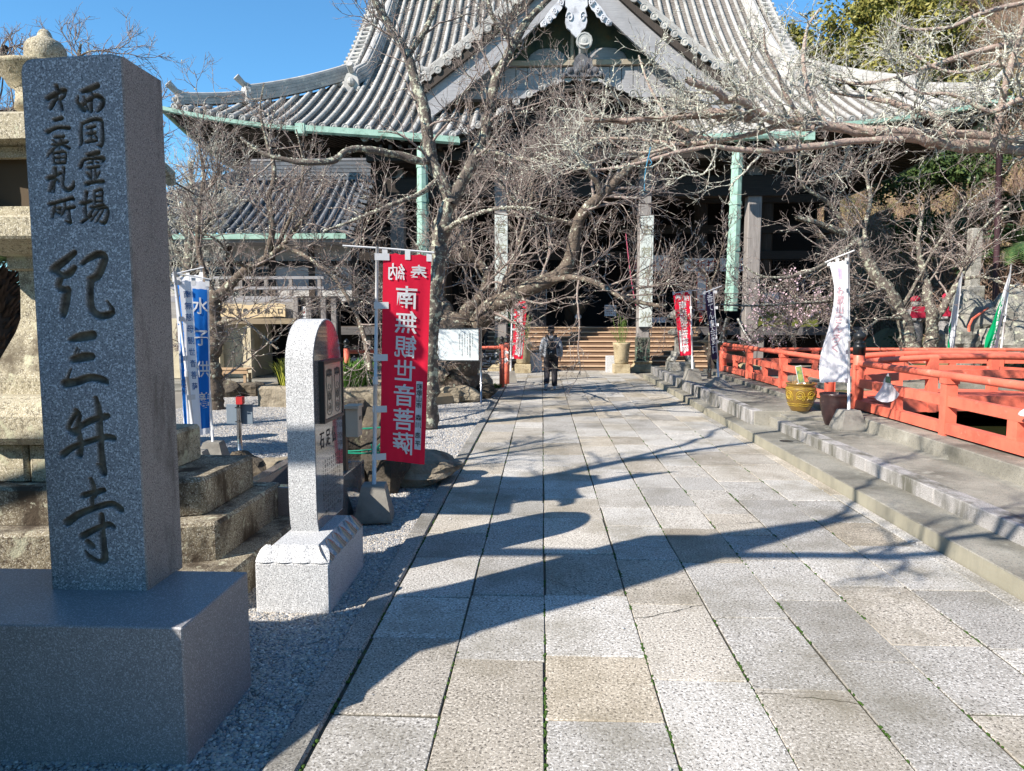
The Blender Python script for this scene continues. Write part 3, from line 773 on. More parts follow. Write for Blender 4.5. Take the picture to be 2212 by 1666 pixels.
# ================================================================== great stone lantern behind the stele
def lantern():
    cx, cy = -2.93, 4.30
    t = thing('stone_lantern', 'large lichen covered stone lantern on stepped mossy blocks, behind the carved stele', 'stone lantern', (cx,cy,0))
    def zz(v, Y): return CAM_H+(689-v)/F_PX*Y
    def tier(z0, z1, poly, nm, m=M_tier): MB().prism(poly, z0, z1, .02).build(nm, m, t)
    # stepped platform, each course of separate stones
    def course(z0, z1, xr, yfr, yfl, yb, cuts):
        xs = [-4.2]+cuts+[xr]
        def yf(x): return yfl+(yfr-yfl)*np.clip((x+2.85)/(xr+2.85), 0, 1)
        for a, b in zip(xs[:-1], xs[1:]):
            g = .004
            tier(z0, z1-random.uniform(0,.008), [(a+g, yf(a)), (b-g if b != xr else b, yf(b)), (b-g if b != xr else b, yb), (a+g, yb)], 'step_stone')
    course(-.05, .33, -1.675, 3.62, 3.46, 5.1, [-2.9,-2.35])
    course(.33, .56, -1.835, 3.94, 3.56, 4.95, [-3.15,-2.2])
    course(.56, .78, -1.97, 4.07, 3.73, 4.80, [-2.62])
    # block course and round-shouldered slab
    for a, b in ((-3.6,-2.92), (-2.91,-2.27)): tier(.78, 1.005, [(a,3.92),(b,3.92),(b,4.68),(a,4.68)], 'course_block', M_lant)
    o = MB().lathe([(.50,0),(.535,.04),(.54,.16),(.50,.235),(.40,.262)], (cx,cy), 8, 1.005, rot=PI/8).build('base_slab', M_lant, t)
    # flaring foot, square
    def sq(prof, nm, m=M_lant, rot=PI/4, n=4, k=1.414):
        return MB().lathe([(r*k, h) for r, h in prof], (cx,cy), n, 0, rot=rot).build(nm, m, t)
    sq([(.262,1.267),(.262,1.30),(.262,1.36),(.235,1.44),(.20,1.53),(.165,1.62),(.145,1.70)], 'flared_foot')
    sq([(.145,1.70),(.14,1.85),(.142,1.98)], 'post')
    sq([(.15,1.98),(.18,1.99),(.18,2.06),(.26,2.075),(.30,2.10),(.42,2.135),(.43,2.15),(.43,2.25),(.41,2.262)], 'platform')
    # fire box with open windows: four corner posts, sills and lintels
    z0, z1, w = 2.262, 2.66, .275
    b = MB()
    for sx_ in (-1, 1):
        for sy in (-1, 1): b.box((cx+sx_*w-.045*(sx_ > 0)-.0*(sx_ < 0), cy+sy*w-.045*(sy > 0), z0), (cx+sx_*w+.045*(sx_ < 0), cy+sy*w+.045*(sy < 0), z1))
    for sy in (-1, 1):
        y = cy+sy*w; ya, yb = (y+.004, y+.05) if sy < 0 else (y-.05, y-.004)
        b.box((cx-w+.045, ya, z0), (cx+w-.045, yb, z0+.07)); b.box((cx-w+.045, ya, z1-.06), (cx+w-.045, yb, z1))
    for s_ in (-1, 1):
        x = cx+s_*w; xa, xb = (x+.004, x+.05) if s_ < 0 else (x-.05, x-.004)
        b.box((xa, cy-w+.045, z0), (xb, cy+w-.045, z0+.07)); b.box((xa, cy-w+.045, z1-.06), (xb, cy+w-.045, z1))
    b.build('fire_box', M_lant, t)
    MB().box((cx-.2,cy-.2,z0), (cx+.2,cy+.2,z1)).build('fire_chamber', plain('sooty_stone', (.10,.07,.04), .9), t)  # plain dark brown block filling the fire box behind its openings
    # roof: slab with slightly dished slopes and lifted corners
    G = []
    for i in range(17):
        row = []
        for j in range(17):
            a, c = -1+i/8, -1+j/8
            m_ = max(abs(a), abs(c)); cor = min(abs(a), abs(c))
            z = 2.83+.12*(1-m_)**.8+.05*(m_**3)*(cor**3)
            row.append((cx+a*.41, cy+c*.41, z-.03))
        G.append(row)
    b = MB().sheet(G)
    Gb = [[(x, y, z-.13 if max(abs(x-cx), abs(y-cy)) > .29 else 2.665) for x, y, z in row] for row in G]
    k = len(b.v); b.sheet([r[::-1] for r in Gb])
    for q in range(16):
        for (i0, j0, i1, j1) in ((q,0,q+1,0), (16,q,16,q+1), (q+1,16,q,16), (0,q+1,0,q)):
            a_ = b.v
            p0, p1 = G[i0][j0], G[i1][j1]; p2, p3 = Gb[i1][j1], Gb[i0][j0]
            b.add([p0, p3, p2, p1], [(0,1,2,3)])
    b.build('roof', M_lant, t)
    for s_ in (-1, 1):
        for s2 in (-1, 1):
            p = np.array([(cx+s_*.36, cy+s2*.36, 2.72), (cx+s_*.42, cy+s2*.42, 2.69), (cx+s_*.47, cy+s2*.47, 2.64), (cx+s_*.48, cy+s2*.48, 2.58)])
            MB().tube(p, [.06,.055,.045,.03], 6).build('roof_scroll', M_lant, t)
    MB().lathe([(.175,2.92),(.165,2.98),(.165,3.03),(.20,3.05),(.22,3.09),(.27,3.13),(.285,3.15),(.24,3.15),(.14,3.12)], (cx,cy), 16).build('finial_bowl', M_lant, t, True)
    MB().lathe([(.08,3.14),(.10,3.18),(.112,3.23),(.110,3.28),(.092,3.315),(.06,3.335),(.042,3.347),(.032,3.375),(.02,3.39)], (cx,cy), 16).build('finial', M_lant, t, True)
lantern()
# lantern scaled a tenth larger about the camera, moving its shade off the monument
for o in [q for q in bpy.data.objects if q.name == 'stone_lantern']:
    for c in o.children:
        n = len(c.data.vertices); a = np.empty(n*3, np.float32); c.data.vertices.foreach_get('co', a)
        c.data.vertices.foreach_set('co', (a*1.1).astype(np.float32)); c.data.update()
    o.location = (-2.93*1.1, 4.30*1.1, CAM_H*(1-1.1))

# ================================================================== unseen casters added left of the frame, shaped by the shade they throw in
def shade_tree():  # assumed cypress form, added unseen; its widths outline the long shadow
    tip = np.array((2.84, 6.33)); d = np.array((math.cos(R(SUN_AZ)), math.sin(R(SUN_AZ)))); nn = np.array((-d[1], d[0]))
    t_ = 8.0; base = tip-d*t_; te = math.tan(R(SUN_EL)); H = t_*te
    t = thing('clipped_cypress', 'unseen cypress shaped caster added left of the camera to shade the stele', 'tree', (base[0],base[1],0))
    r0 = np.random.default_rng(3); b = MB(); n = 16; Z = np.linspace(.3, H, 40)
    for z in Z:
        dd = (H-z)/te; w = np.interp(dd, [0,.5,1.7,2.1,4.1,5,9], [.03,.15,.44,.50,.72,.84,1.0]); c = base+nn*(w/2-.02)
        for i in range(n):
            a = 2*PI*i/n; q = w/2*(1+r0.normal(0, .05))
            b.v.append((c[0]+q*math.cos(a), c[1]+q*math.sin(a), z))
    for k in range(39):
        for i in range(n):
            j = (i+1) % n; b.f.append((k*n+i, k*n+j, (k+1)*n+j, (k+1)*n+i))
    b.f.append(tuple(range(n))[::-1]); b.f.append(tuple(39*n+i for i in range(n)))
    b.build('crown', M_moss, t)
    MB().tube([(base[0],base[1],-.05),(base[0],base[1],.6)], .09, 8).build('trunk', plain('bark_plain', (.12,.09,.07), .9), t)
shade_tree()
def hedge():  # assumed hedge block, added unseen; its edge follows the shadow line on the ground
    P0 = np.array((-2.68, 1.22)); P1 = np.array((-2.10, 2.64))
    t = thing('clipped_hedge', 'unseen hedge shaped caster added left of the camera to shade the plinth', 'hedge', (-3.4,1.5,0))
    b = MB().prism([tuple(P0), tuple(P1), (-3.4,2.60), (-4.6,2.3), (-4.6,-.6), (-3.8,-.6)], -.02, 1.6, .08)
    b.build('foliage', M_moss, t)
hedge()
# ================================================================== main hall
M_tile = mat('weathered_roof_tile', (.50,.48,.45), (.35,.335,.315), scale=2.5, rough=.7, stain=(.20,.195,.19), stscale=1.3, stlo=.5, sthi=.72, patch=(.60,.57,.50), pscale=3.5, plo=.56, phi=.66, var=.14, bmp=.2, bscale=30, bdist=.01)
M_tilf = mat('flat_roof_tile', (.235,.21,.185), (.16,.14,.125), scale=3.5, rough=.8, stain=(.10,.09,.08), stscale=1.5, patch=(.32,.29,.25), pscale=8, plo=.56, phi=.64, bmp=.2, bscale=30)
M_tild = mat('dark_roof_tile', (.115,.12,.13), (.075,.078,.085), scale=3, rough=.42, stain=(.05,.05,.055), stscale=2, patch=(.19,.19,.19), pscale=6, plo=.58, phi=.68, var=.15, bmp=.2, bscale=30, spec=.6)
M_copper = mat('verdigris_copper', (.40,.58,.48), (.25,.42,.34), scale=4, rough=.7, stain=(.12,.22,.16), stscale=3, stlo=.52, sthi=.7, bmp=.1, bscale=30)
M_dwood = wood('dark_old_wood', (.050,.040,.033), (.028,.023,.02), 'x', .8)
M_dwoodz = wood('dark_old_post', (.085,.066,.054), (.045,.036,.03), 'z', .8)
M_gwood = wood('grey_weathered_board', (.42,.41,.42), (.27,.265,.275), 'x', .85)
M_gwoodz = wood('grey_weathered_post', (.36,.33,.31), (.21,.19,.175), 'z', .85)
M_step = wood('step_board', (.72,.52,.35), (.48,.33,.21), 'x', .75, 1.0, .1)
M_stepr = wood('step_riser_board', (.26,.17,.11), (.16,.10,.07), 'x', .8)
M_boardw = mat('chalky_painted_board', (.62,.66,.61), (.52,.56,.52), scale=5, stain=(.42,.45,.40), stscale=3, stvec=(5,5,.7), bmp=.1)
M_plast = mat('white_plaster', (.55,.54,.52), (.48,.47,.45), scale=2, stain=(.35,.34,.32), stscale=1.2, bmp=.1)
M_cream = mat('cream_stucco', (.60,.53,.38), (.52,.455,.32), scale=3, stain=(.40,.34,.24), stscale=1.6, bmp=.3, bscale=60)
M_stoneb = mat('yellowish_stone', (.50,.41,.25), (.38,.30,.18), scale=5, speck=((.2,.17,.1), (.6,.52,.36), .2), sscale=60, stain=(.2,.15,.08), stscale=3, bmp=.4, bscale=30)
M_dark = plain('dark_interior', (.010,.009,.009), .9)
HX, HW, HYE, HYR = 1.1, 13.7, 24.5, 36.0
hall = thing('temple_hall', 'large wooden temple hall with grey tiled gabled roof, green gutters and wide wooden steps', 'temple hall', (HX,30,0))
def ze(x): return 7.90+.92*np.clip(np.abs(x-HX)/HW, 0, 1.1)**3.5
def zmain(x, y):
    t = (y-HYE)/(HYR-HYE)
    return ze(x)*1.0+9.2*(.66*t+.34*t*t)-(ze(x)-7.9)*np.clip(t*1.6, 0, 1)
KY0, KW = 22.35, 6.75
def karc(x):
    d = np.clip(np.abs(x-HX)/4.35, 0, 1); return 7.15+1.68*(.5+.5*np.cos(PI*d))
def zkoh(x, y): return 7.15+.34*(y-KY0)
def zfront(x, y):
    z = zmain(x, np.maximum(y, HYE)) - np.where(y < HYE, 50, 0)
    kk = np.where(np.abs(x-HX) <= KW, np.maximum(zkoh(x, y), np.where(y < 28.2, karc(x), -9)), -99)
    return np.maximum(z, kk)
# chidori gable
GY, GW, GZ = 25.7, 5.6, 14.35
def zgab(x):
    s = np.abs(x-HX)/GW; return GZ-4.68*(1.18*s-.18*s*s)
def y_hidden(x):                     # where the gable roof leaves the main slope
    if abs(x-HX) >= GW: return None
    ys = np.linspace(GY, HYR, 200); d = zmain(x, ys)-zgab(x)
    k = np.where(d > 0)[0]
    return ys[k[0]] if len(k) else None
def hipY(x):                         # y where the front slope ends for outer columns
    d = HW-abs(x-HX)
    return HYE+d if d < 4.4 else HYR
def tile_row(pts, parent, m=M_tile, r=.088, seg=.34, nm='tile_row', disc=None, n=6):
    """half-round cover tiles laid end to end along pts, each slightly tapered, as one row"""
    P = np.array(pts); d = np.concatenate([[0], np.cumsum(np.linalg.norm(np.diff(P, axis=0), axis=1))]); L = d[-1]
    k = max(int(L/seg), 1); s = np.linspace(0, L, k+1)
    Q = np.stack([np.interp(s, d, P[:, i]) for i in range(3)], 1)
    ring = []; rad = []
    for i in range(k):
        ring += [Q[i], Q[i]+(Q[i+1]-Q[i])*.97]; rad += [r*1.06, r*.93]
    ring = np.array(ring)+np.array((0, 0, .035)); rad = np.array(rad)
    V, F = tube_arrays(ring[None], rad[None], n)
    return link_mesh(nm, V, F, m, parent, True)
def eave_disc(p, parent, r=.115, m=M_tile, d=(0,-1,0)):
    b = MB(); d = np.array(d, float); X = np.cross(d, (0,0,1.)); X /= np.linalg.norm(X); Z = np.cross(X, d)
    prof = [(r, .12), (r, -.03), (r*.82, -.035), (r*.76, -.018), (r*.45, -.018), (r*.3, -.035), (.01, -.04)]
    n = 12
    for q, h in prof:
        for i in range(n):
            a = 2*PI*i/n; b.v.append(tuple(np.array(p)+X*q*math.cos(a)+Z*q*math.sin(a)-d*h))
    for k in range(len(prof)-1):
        for i in range(n):
            j = (i+1) % n; b.f.append((k*n+i, k*n+j, (k+1)*n+j, (k+1)*n+i))
    return b.build('eave_tile', m, parent)
roof = MB().box((HX-9.2,34.8,12), (HX+9.2,37.5,15.2)).build('roof', M_dwood, hall)
SP = .385
cols = np.arange(HX-HW+.25, HX+HW-.1, SP)
flat = MB()
def flat_strip(xa, xb, y0, y1, f, dz=-.03):
    """stepped pan-tile courses between two cover rows"""
    k = max(int((y1-y0)/.155), 1); ys = np.linspace(y0, y1, k+1)
    xs = np.array((xa, (xa+xb)/2, xb)); dip = np.array((0, -.035, 0))
    rows = []
    for i in range(k):
        za = f(xs, np.full(3, ys[i]))+dz+dip+.034; zb = f(xs, np.full(3, ys[i+1]))+dz+dip
        rows.append([(xs[q], ys[i], za[q]) for q in range(3)]); rows.append([(xs[q], ys[i+1], zb[q]) for q in range(3)])
    flat.sheet([[r[q] for q in range(3)] for r in rows])
for i, x in enumerate(cols):
    y0 = KY0 if abs(x-HX) < KW else HYE
    y1 = min(hipY(x), HYR-.1)
    segs = [(y0, y1)]
    yh = y_hidden(x)
    if yh: segs = [(y0, GY+.9), (yh, y1)] if abs(x-HX) < GW-.15 else [(y0, y1)]
    if abs(x-HX) < KW and y_hidden(x) is None and abs(x-HX) >= GW: pass
    for a, b_ in segs:
        if b_-a < .25: continue
        ys = np.linspace(a, b_, max(int((b_-a)/.25), 4)); X = np.full(len(ys), x)
        tile_row(np.stack([X, ys, zfront(X, ys)], 1), roof)
        xb = min(x+SP, HX+HW-.1)
        if a < HYE and abs(xb-HX) >= KW: a = HYE
        if i+1 < len(cols): flat_strip(x, xb, a, min(b_, min(hipY(xb), HYR-.1)) if min(hipY(xb), HYR-.1) > a+.2 else a+.3, zfront)
    if abs(x-HX) < 4.35 or True:
        zz_ = float(zfront(np.array([x]), np.array([y0]))[0])
        eave_disc((x, y0-.02, zz_+.03), roof)
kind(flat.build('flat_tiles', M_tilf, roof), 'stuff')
# main ridge with its own discs
rg = MB(); ztop = 7.9+9.2
for k in range(5): rg.box((HX-9.0+.02*k, HYR-.38+.02*k, ztop-.15+.24*k), (HX+9.0-.02*k, HYR+.38, ztop+.06+.24*k))
rg.build('main_ridge', M_tile, roof)
for x in np.arange(HX-8.8, HX+8.8, .40): eave_disc((x, HYR-.42, ztop+.28), roof, .13)
# verges: side edges of the upper roof
def verge(sgn):
    xx = HX+sgn*9.35
    b = MB(); ys = np.linspace(29.0, HYR, 30)
    for y in np.arange(29.0, HYR, .33):
        z = float(zmain(np.array([HX+sgn*9.0]), np.array([y]))[0])
        b.tube([(xx-sgn*.55, y, z+.06), (xx+sgn*.05, y, z+.0)], [.10,.11], 8)
    kind(b.build('verge_tiles', M_tile, roof), 'stuff')
    P = [(xx-sgn*.15, y, float(zmain(np.array([HX+sgn*9.0]), np.array([y]))[0])-.25) for y in ys]
    b = MB()
    for p, q in zip(P[:-1], P[1:]): b.beam(p, q, .12, .5)
    kind(b.build('verge_board', M_gwood, roof), 'stuff')
def ridge_beam(pts, parent, w=.46, h=.5, nm='ridge', m=M_tile, end=True, layers=4):
    """stacked ridge: layered flat tiles, a round tile on top, an end plate with a raised horn tile"""
    P = np.array(pts, float)
    rows = []
    prof = []
    for k in range(layers):
        z0, z1 = h*k/layers, h*(k+1)/layers; ww = w/2*(1-.12*k)
        prof += [(-ww, z0+.01), (-ww, z1-.02), (-ww+.035, z1-.02), (-ww+.035, z1)] if k < layers-1 else [(-ww, z0+.01), (-ww, z1)]
    right = [(-a, c) for a, c in prof[::-1]]
    top = [(-.10, h), (-.085, h+.08), (0, h+.12), (.085, h+.08), (.10, h)]
    prof = prof+top+right
    T = np.gradient(P, axis=0); G = []
    for p, t in zip(P, T):
        sx = np.cross(t, (0,0,1)); sx /= np.linalg.norm(sx)
        G.append([p+sx*a+np.array((0,0,c)) for a, c in prof])
    b = MB().sheet(G); n = len(prof)
    b.add(G[0], [tuple(range(n))]); b.add(G[-1], [tuple(range(n))[::-1]])
    rb = b.build(nm, m, parent)
    if end:                                   # plate with side fins, face boss and upturned horn tile
        p = P[0]; t = P[0]-P[1]; t[2] *= .3; t /= np.linalg.norm(t); sx = np.cross(t, (0,0,1)); sx /= np.linalg.norm(sx)
        b = MB(); U = np.array((0,0,1.))
        out = [(-.62,-.12),(-.60,.08),(-.42,.12),(-.40,.5),(-.26,.78),(0,.86),(.26,.78),(.40,.5),(.42,.12),(.60,.08),(.62,-.12)]
        out = [(a*w*1.35, c*h*1.35) for a, c in out]; n = len(out)
        vs = [p+t*.06+sx*a+U*c for a, c in out]+[p-t*.12+sx*a+U*c for a, c in out]
        b.add(vs, [tuple(range(n)), tuple(range(n, 2*n))[::-1]]+[(i, n+i, n+(i+1)%n, (i+1)%n) for i in range(n)])
        b.ball(p+t*.10+U*h*.5, (w*.3, w*.3, h*.3), 8, 6)
        for s_ in (-1, 1): b.ball(p+t*.08+sx*s_*w*.62+U*h*.02, (w*.18, w*.18, w*.18), 8, 5)
        b.build('ridge_end_tile', m, rb if False else parent)
        c0 = p+U*(h*1.05)-t*.3
        MB().tube([c0, c0+t*.35+U*.10, c0+t*.62+U*.34], [.10,.105,.125], 10).build('horn_tile', m, parent)
    return rb
for s_ in (-1, 1):
    verge(s_)
    xk = HX+s_*8.25
    ys = np.linspace(28.6, HYR-.4, 16)
    ridge_beam([(xk+(s_*.25 if y < 29.3 else 0), y, float(zmain(np.array([xk]), np.array([y]))[0])+.02) for y in ys], roof, .5, .55, 'descending_ridge')
    # corner ridges in two steps
    def hp(q): x = HX+s_*(HW-q); return (x, HYE+q, float(zmain(np.array([x]), np.array([HYE+q]))[0])+.05)
    ridge_beam([hp(q) for q in np.linspace(1.9, 5.0, 12)], roof, .46, .52, 'corner_ridge')
    ridge_beam([hp(q) for q in np.linspace(.25, 2.3, 9)], roof, .36, .32, 'corner_ridge', layers=3)
    # side slopes behind the corner ridges
    b = MB(); G = []
    for q in np.linspace(0, 4.4, 12):
        x = HX+s_*(HW-q); G.append([(x, y, float(zmain(np.array([x]), np.array([HYE+q]))[0])-.03+(max(0, (y-33)/8)**2)*0) for y in np.linspace(HYE+q, 46, 16)])
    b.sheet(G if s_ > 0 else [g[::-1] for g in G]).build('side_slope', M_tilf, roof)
    for k in range(26):
        y = 29+k*.55
        P = []
        for q in np.linspace(.05, min(4.4, y-HYE), 8):
            x = HX+s_*(HW-q); P.append((x, y, float(zmain(np.array([x]), np.array([HYE+q]))[0])))
        tile_row(P, roof)
# underside of the eaves, rafters, gutters
so = MB(); ws = 4.2
xs = np.linspace(HX-HW, HX+HW, 41)
so.sheet([[(x, HYE+.02, float(ze(x))-.16), (HX+(x-HX)*(HW-ws)/HW, HYE+ws, 8.15)] for x in xs])
for s_ in (-1, 1):
    yy = np.linspace(HYE+.02, 46, 20)
    so.sheet([[(HX+s_*HW, y, float(ze(HX+HW-min(y-HYE, 13)))-.16), (HX+s_*(HW-ws), max(y, HYE+ws), 8.15)] for y in yy])
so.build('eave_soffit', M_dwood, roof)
rf = MB()
for x in np.arange(HX-HW+.15, HX+HW, .30):
    xi = HX+(x-HX)*(HW-ws)/HW
    rf.beam((x, HYE+.05, float(ze(x))-.20), (xi*.35+x*.65, HYE+ws*.5, (float(ze(x))-.16+8.15)/2-.12), .10, .13)
for s_ in (-1, 1):
    for y in np.arange(HYE+.3, 42, .30):
        z = float(ze(HX+HW-min(y-HYE, 13)))-.2
        rf.beam((HX+s_*HW, y, z), (HX+s_*(HW-2.2), y+.6*max(0, 1-(y-HYE)/4), (z+8.15)/2-.05), .13, .10)
kind(rf.build('rafters', wood('rafter_wood', (.085,.07,.06), (.05,.042,.036), 'y'), roof), 'stuff')
def gutter(pts, r, nm='gutter'):
    P = np.array(pts); b = MB()
    prof = [(-r, r*.9), (-r*1.05, 0), (-r*.7, -r*.7), (r*.2, -r*.95), (r*.9, -r*.5), (r, r*.9), (r*.8, r*.9), (r*.7, -r*.3), (0, -r*.7), (-r*.8, 0), (-r*.85, r*.9)]
    T = np.gradient(P, axis=0); G = []
    for p, t in zip(P, T):
        sx = np.cross(t, (0,0,1)); sx /= np.linalg.norm(sx)
        G.append([p+sx*a+np.array((0,0,c)) for a, c in prof]+[p+sx*prof[0][0]+np.array((0,0,prof[0][1]))])
    b.sheet(G); return b.build(nm, M_copper, hall)
gl = [(x, HYE-.17, float(ze(x))-.16) for x in np.linspace(HX-HW-.1, HX-KW+.2, 16)]; gutter(gl, .085)
gl = [(x, HYE-.17, float(ze(x))-.16) for x in np.linspace(HX+KW-.2, HX+HW+.1, 16)]; gutter(gl, .085)
for s_ in (-1, 1):
    gutter([(HX+s_*(HW+.14), y, float(ze(HX+HW-min(y-HYE, 13)))-.16) for y in np.linspace(HYE-.1, 46, 14)], .085)
    a, za = ((-7.3, 7.40) if s_ < 0 else (7.8, 7.06)); c = HX+s_*3.6
    gutter([(a, KY0-.2, za), ((a+c)/2, KY0-.2, (za+7.04)/2), (c, KY0-.2, 7.0)], .12)
    MB().box((a-.14,KY0-.34,za-.15), (a+.14,KY0-.04,za+.15)).build('gutter_head', M_copper, hall)
# porch roof underside and arched bargeboard
b = MB()
xs = np.linspace(HX-KW, HX+KW, 45)
b.sheet([[(x, KY0+.02, float(max(karc(x), 7.15))-.10), (x, 27.5, float(max(karc(x), 7.15))+.05)] for x in xs])
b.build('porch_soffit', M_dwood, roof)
b = MB()
for x in np.arange(HX-KW+.1, HX+KW, .3):
    if abs(x-HX) > 3.9: b.box((x-.05, KY0+.06, 6.86), (x+.05, 26.5, 6.98))
kind(b.build('porch_rafters', M_dwoodz, roof), 'stuff')
b = MB(); top = [(x, float(karc(x))-.07) for x in np.linspace(HX-4.3, HX+4.3, 41)]
bot = [(x, z-.16-.10*math.cos((x-HX)/4.3*PI/2)) for x, z in top]
for y, o_ in ((KY0+.10, 0), (KY0+.22, 1)):
    k = len(b.v); b.v += [(x, y, z) for x, z in top]+[(x, y, z) for x, z in bot]
    n = len(top)
    b.f += [(k+i, k+i+1, k+n+i+1, k+n+i) if o_ else (k+n+i, k+n+i+1, k+i+1, k+i) for i in range(n-1)]
n = len(top); b.f += [(n+i+1, n+i, 3*n+i, 3*n+i+1) for i in range(n-1)]
b.build('arched_bargeboard', M_dwoodz, hall)
b = MB()
G = [[(x, KY0+.9, float(karc(x))-.15), (x, KY0+.9, 6.6)] for x in np.linspace(HX-4.2, HX+4.2, 30)]
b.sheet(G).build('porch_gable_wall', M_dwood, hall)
for zc_, ww in ((7.75, 2.2), (7.25, 3.6), (6.75, 6.6)): MB().box((HX-ww,KY0+.45,zc_-.16), (HX+ww,KY0+.8,zc_+.16), .03).build('porch_beam', M_dwood, hall)
for x in (-1.2, 0, 1.2): MB().lathe([(.34,0),(.30,.1),(.12,.3),(.16,.46)], (HX+x, KY0+.62), 10, 7.4).build('frog_leg_strut', M_dwoodz, hall)
# ridge ornament on the arched gable
b = MB(); zc_ = 8.85; U = [(-1.05,0),(-1.0,.16),(-.72,.18),(-.74,.42),(-.46,.48),(-.42,.86),(-.22,1.08),(0,1.13),(.22,1.08),(.42,.86),(.46,.48),(.74,.42),(.72,.18),(1.0,.16),(1.05,0)]
n = len(U); ox = HX+.08; U = [(a*.62, c*.60) for a, c in U]
b.add([(ox+a, KY0-.14, zc_+c) for a, c in U]+[(ox+a, KY0+.12, zc_+c) for a, c in U], [tuple(range(n)), tuple(range(n, 2*n))[::-1]]+[(i+1 if i+1 < n else 0, i, n+i, n+(i+1)%n) for i in range(n)])
b.ball((ox, KY0-.12, zc_+.3), (.19,.12,.19), 10, 8)
for s_ in (-1, 1):
    for a, c, r in ((.62,.28,.15), (.30,.22,.13), (.86,.08,.1)): b.ball((ox+s_*a*.62, KY0-.14, zc_+c*.62), (r*.65,.08,r*.65), 8, 6)
b.build('demon_ridge_tile', mat('dark_ridge_tile', (.13,.13,.14), (.08,.08,.09), scale=5, patch=(.24,.24,.22), pscale=9, plo=.6, phi=.7), hall)
eave_disc((ox+.02, KY0-.3, zc_+.96), hall, .24, mat('crest_tile', (.42,.42,.40), (.34,.34,.32), scale=8))
MB().tube([(ox, KY0+.6, zc_+.62), (ox, KY0-.05, zc_+.74), (ox+.01, KY0-.28, zc_+.94)], [.12,.13,.18], 10).build('horn_tile', M_tile, hall)
# ---- big triangular gable
NW = 26
for s_ in (-1, 1):
    for k in range(NW):                                      # cover rows run down the gable slopes
        y = GY+.30+k*.362
        sa = []
        for s in np.linspace(.02, 1.0, 18):
            x = HX+s_*GW*s; z = float(zgab(x))
            if float(zmain(np.array([x]), np.array([y]))[0]) > z+.1 and y > HYE: break
            sa.append((x, y, z+.02))
        if len(sa) > 2: tile_row(sa, roof)
    G = []
    for s in np.linspace(0, 1.0, 24):
        x = HX+s_*GW*s; z = float(zgab(x)); G.append([(x, y, z-.02) for y in np.linspace(GY, 34.2, 12)])
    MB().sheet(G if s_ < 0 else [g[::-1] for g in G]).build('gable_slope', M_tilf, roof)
    # front verge: discs and stacked flat tiles along the slope
    for s in np.arange(.04, 1.0, .062):
        x = HX+s_*GW*s; z = float(zgab(x)); eave_disc((x, GY-.02, z-.02), roof, .135)
        MB().tube([(x, GY+.02, z+.02), (x, GY+1.0, z+.02)], .11, 8).build('verge_tile', M_tile, roof)
    for q in range(3):
        P = [(HX+s_*GW*s, GY+.55+.05*q, float(zgab(HX+s_*GW*s))+.12+.13*q) for s in np.linspace(.0, .93, 16)]
        b = MB()
        for p, p2 in zip(P[:-1], P[1:]): b.beam(p, np.array(p)*.03+np.array(p2)*.97, .75-.12*q, .11)
        kind(b.build('verge_ridge_courses', M_tile, roof), 'stuff')
    ridge_beam([(HX+s_*GW*s, GY+.75, float(zgab(HX+s_*GW*s))+.45) for s in np.linspace(.95, .0, 12)], roof, .3, .12, 'gable_ridge', layers=1)
    # bargeboard
    b = MB(); n = 14; S = np.linspace(-.0, .97, n)
    def bz(s): return float(zgab(HX+GW*s))-.42
    outp = [(HX+s_*GW*s, bz(s)) for s in S]; inn = [(HX+s_*GW*s, bz(s)-.90-.05*s) for s in S]
    vs = [(x, GY+.18, z) for x, z in outp]+[(x, GY+.18, z) for x, z in inn]+[(x, GY+.32, z) for x, z in outp]+[(x, GY+.32, z) for x, z in inn]
    f = []
    for i in range(n-1):
        q = [(n+i, n+i+1, i+1, i), (2*n+i, 2*n+i+1, 3*n+i+1, 3*n+i), (n+i, 3*n+i, 3*n+i+1, n+i+1), (i, i+1, 2*n+i+1, 2*n+i)]
        f += q if s_ > 0 else [t[::-1] for t in q]
    f.append((n-1, 2*n-1, 4*n-1, 3*n-1))
    b.add(vs, f).build('bargeboard', M_gwood, hall)
    b = MB()
    for i in range(n-1): b.beam((outp[i][0], GY+.10, outp[i][1]+.12), (outp[i+1][0], GY+.10, outp[i+1][1]+.12), .16, .20)
    kind(b.build('bargeboard_moulding', M_dwoodz, hall), 'stuff')
# recessed gable wall behind netting
def net_mat():
    m, nt, n, l, b = new_mat('netted_gable_wall')
    P = worldpos(n, l)
    col = mixc(n, l, ramp(n, l, noise(n, l, 1.6, 6, .7, P), [(.35, 0.), (.65, 1.)]), (.012,.035,.035), (.07,.085,.05))
    col = mixc(n, l, ramp(n, l, noise(n, l, 3.1, 5, .7, P), [(.55, 0.), (.68, 1.)]), col, (.10,.075,.03))
    l.new(col, b.inputs['Base Color']); b.inputs['Roughness'].default_value = .8
    return m
G = [[(x, GY+1.35, float(zgab(x))-.5), (x, GY+1.35, 9.6)] for x in np.linspace(HX-4.9, HX+4.9, 21)]
MB().sheet(G).build('gable_wall', net_mat(), hall)
zb_ = at(1240,139,GY+1.2)[2]
MB().box((HX-3.6,GY+1.0,zb_-.09), (HX+3.6,GY+1.28,zb_+.09), .01).build('gable_tie_beam', wood('pale_beam', (.42,.36,.27), (.3,.25,.19), 'x'), hall)
MB().box((HX-.13,GY+1.0,zb_+.1), (HX-.02,GY+1.12,zb_+2.2), .01).build('gable_king_post', wood('pale_post', (.40,.35,.27), (.28,.24,.19), 'z'), hall)
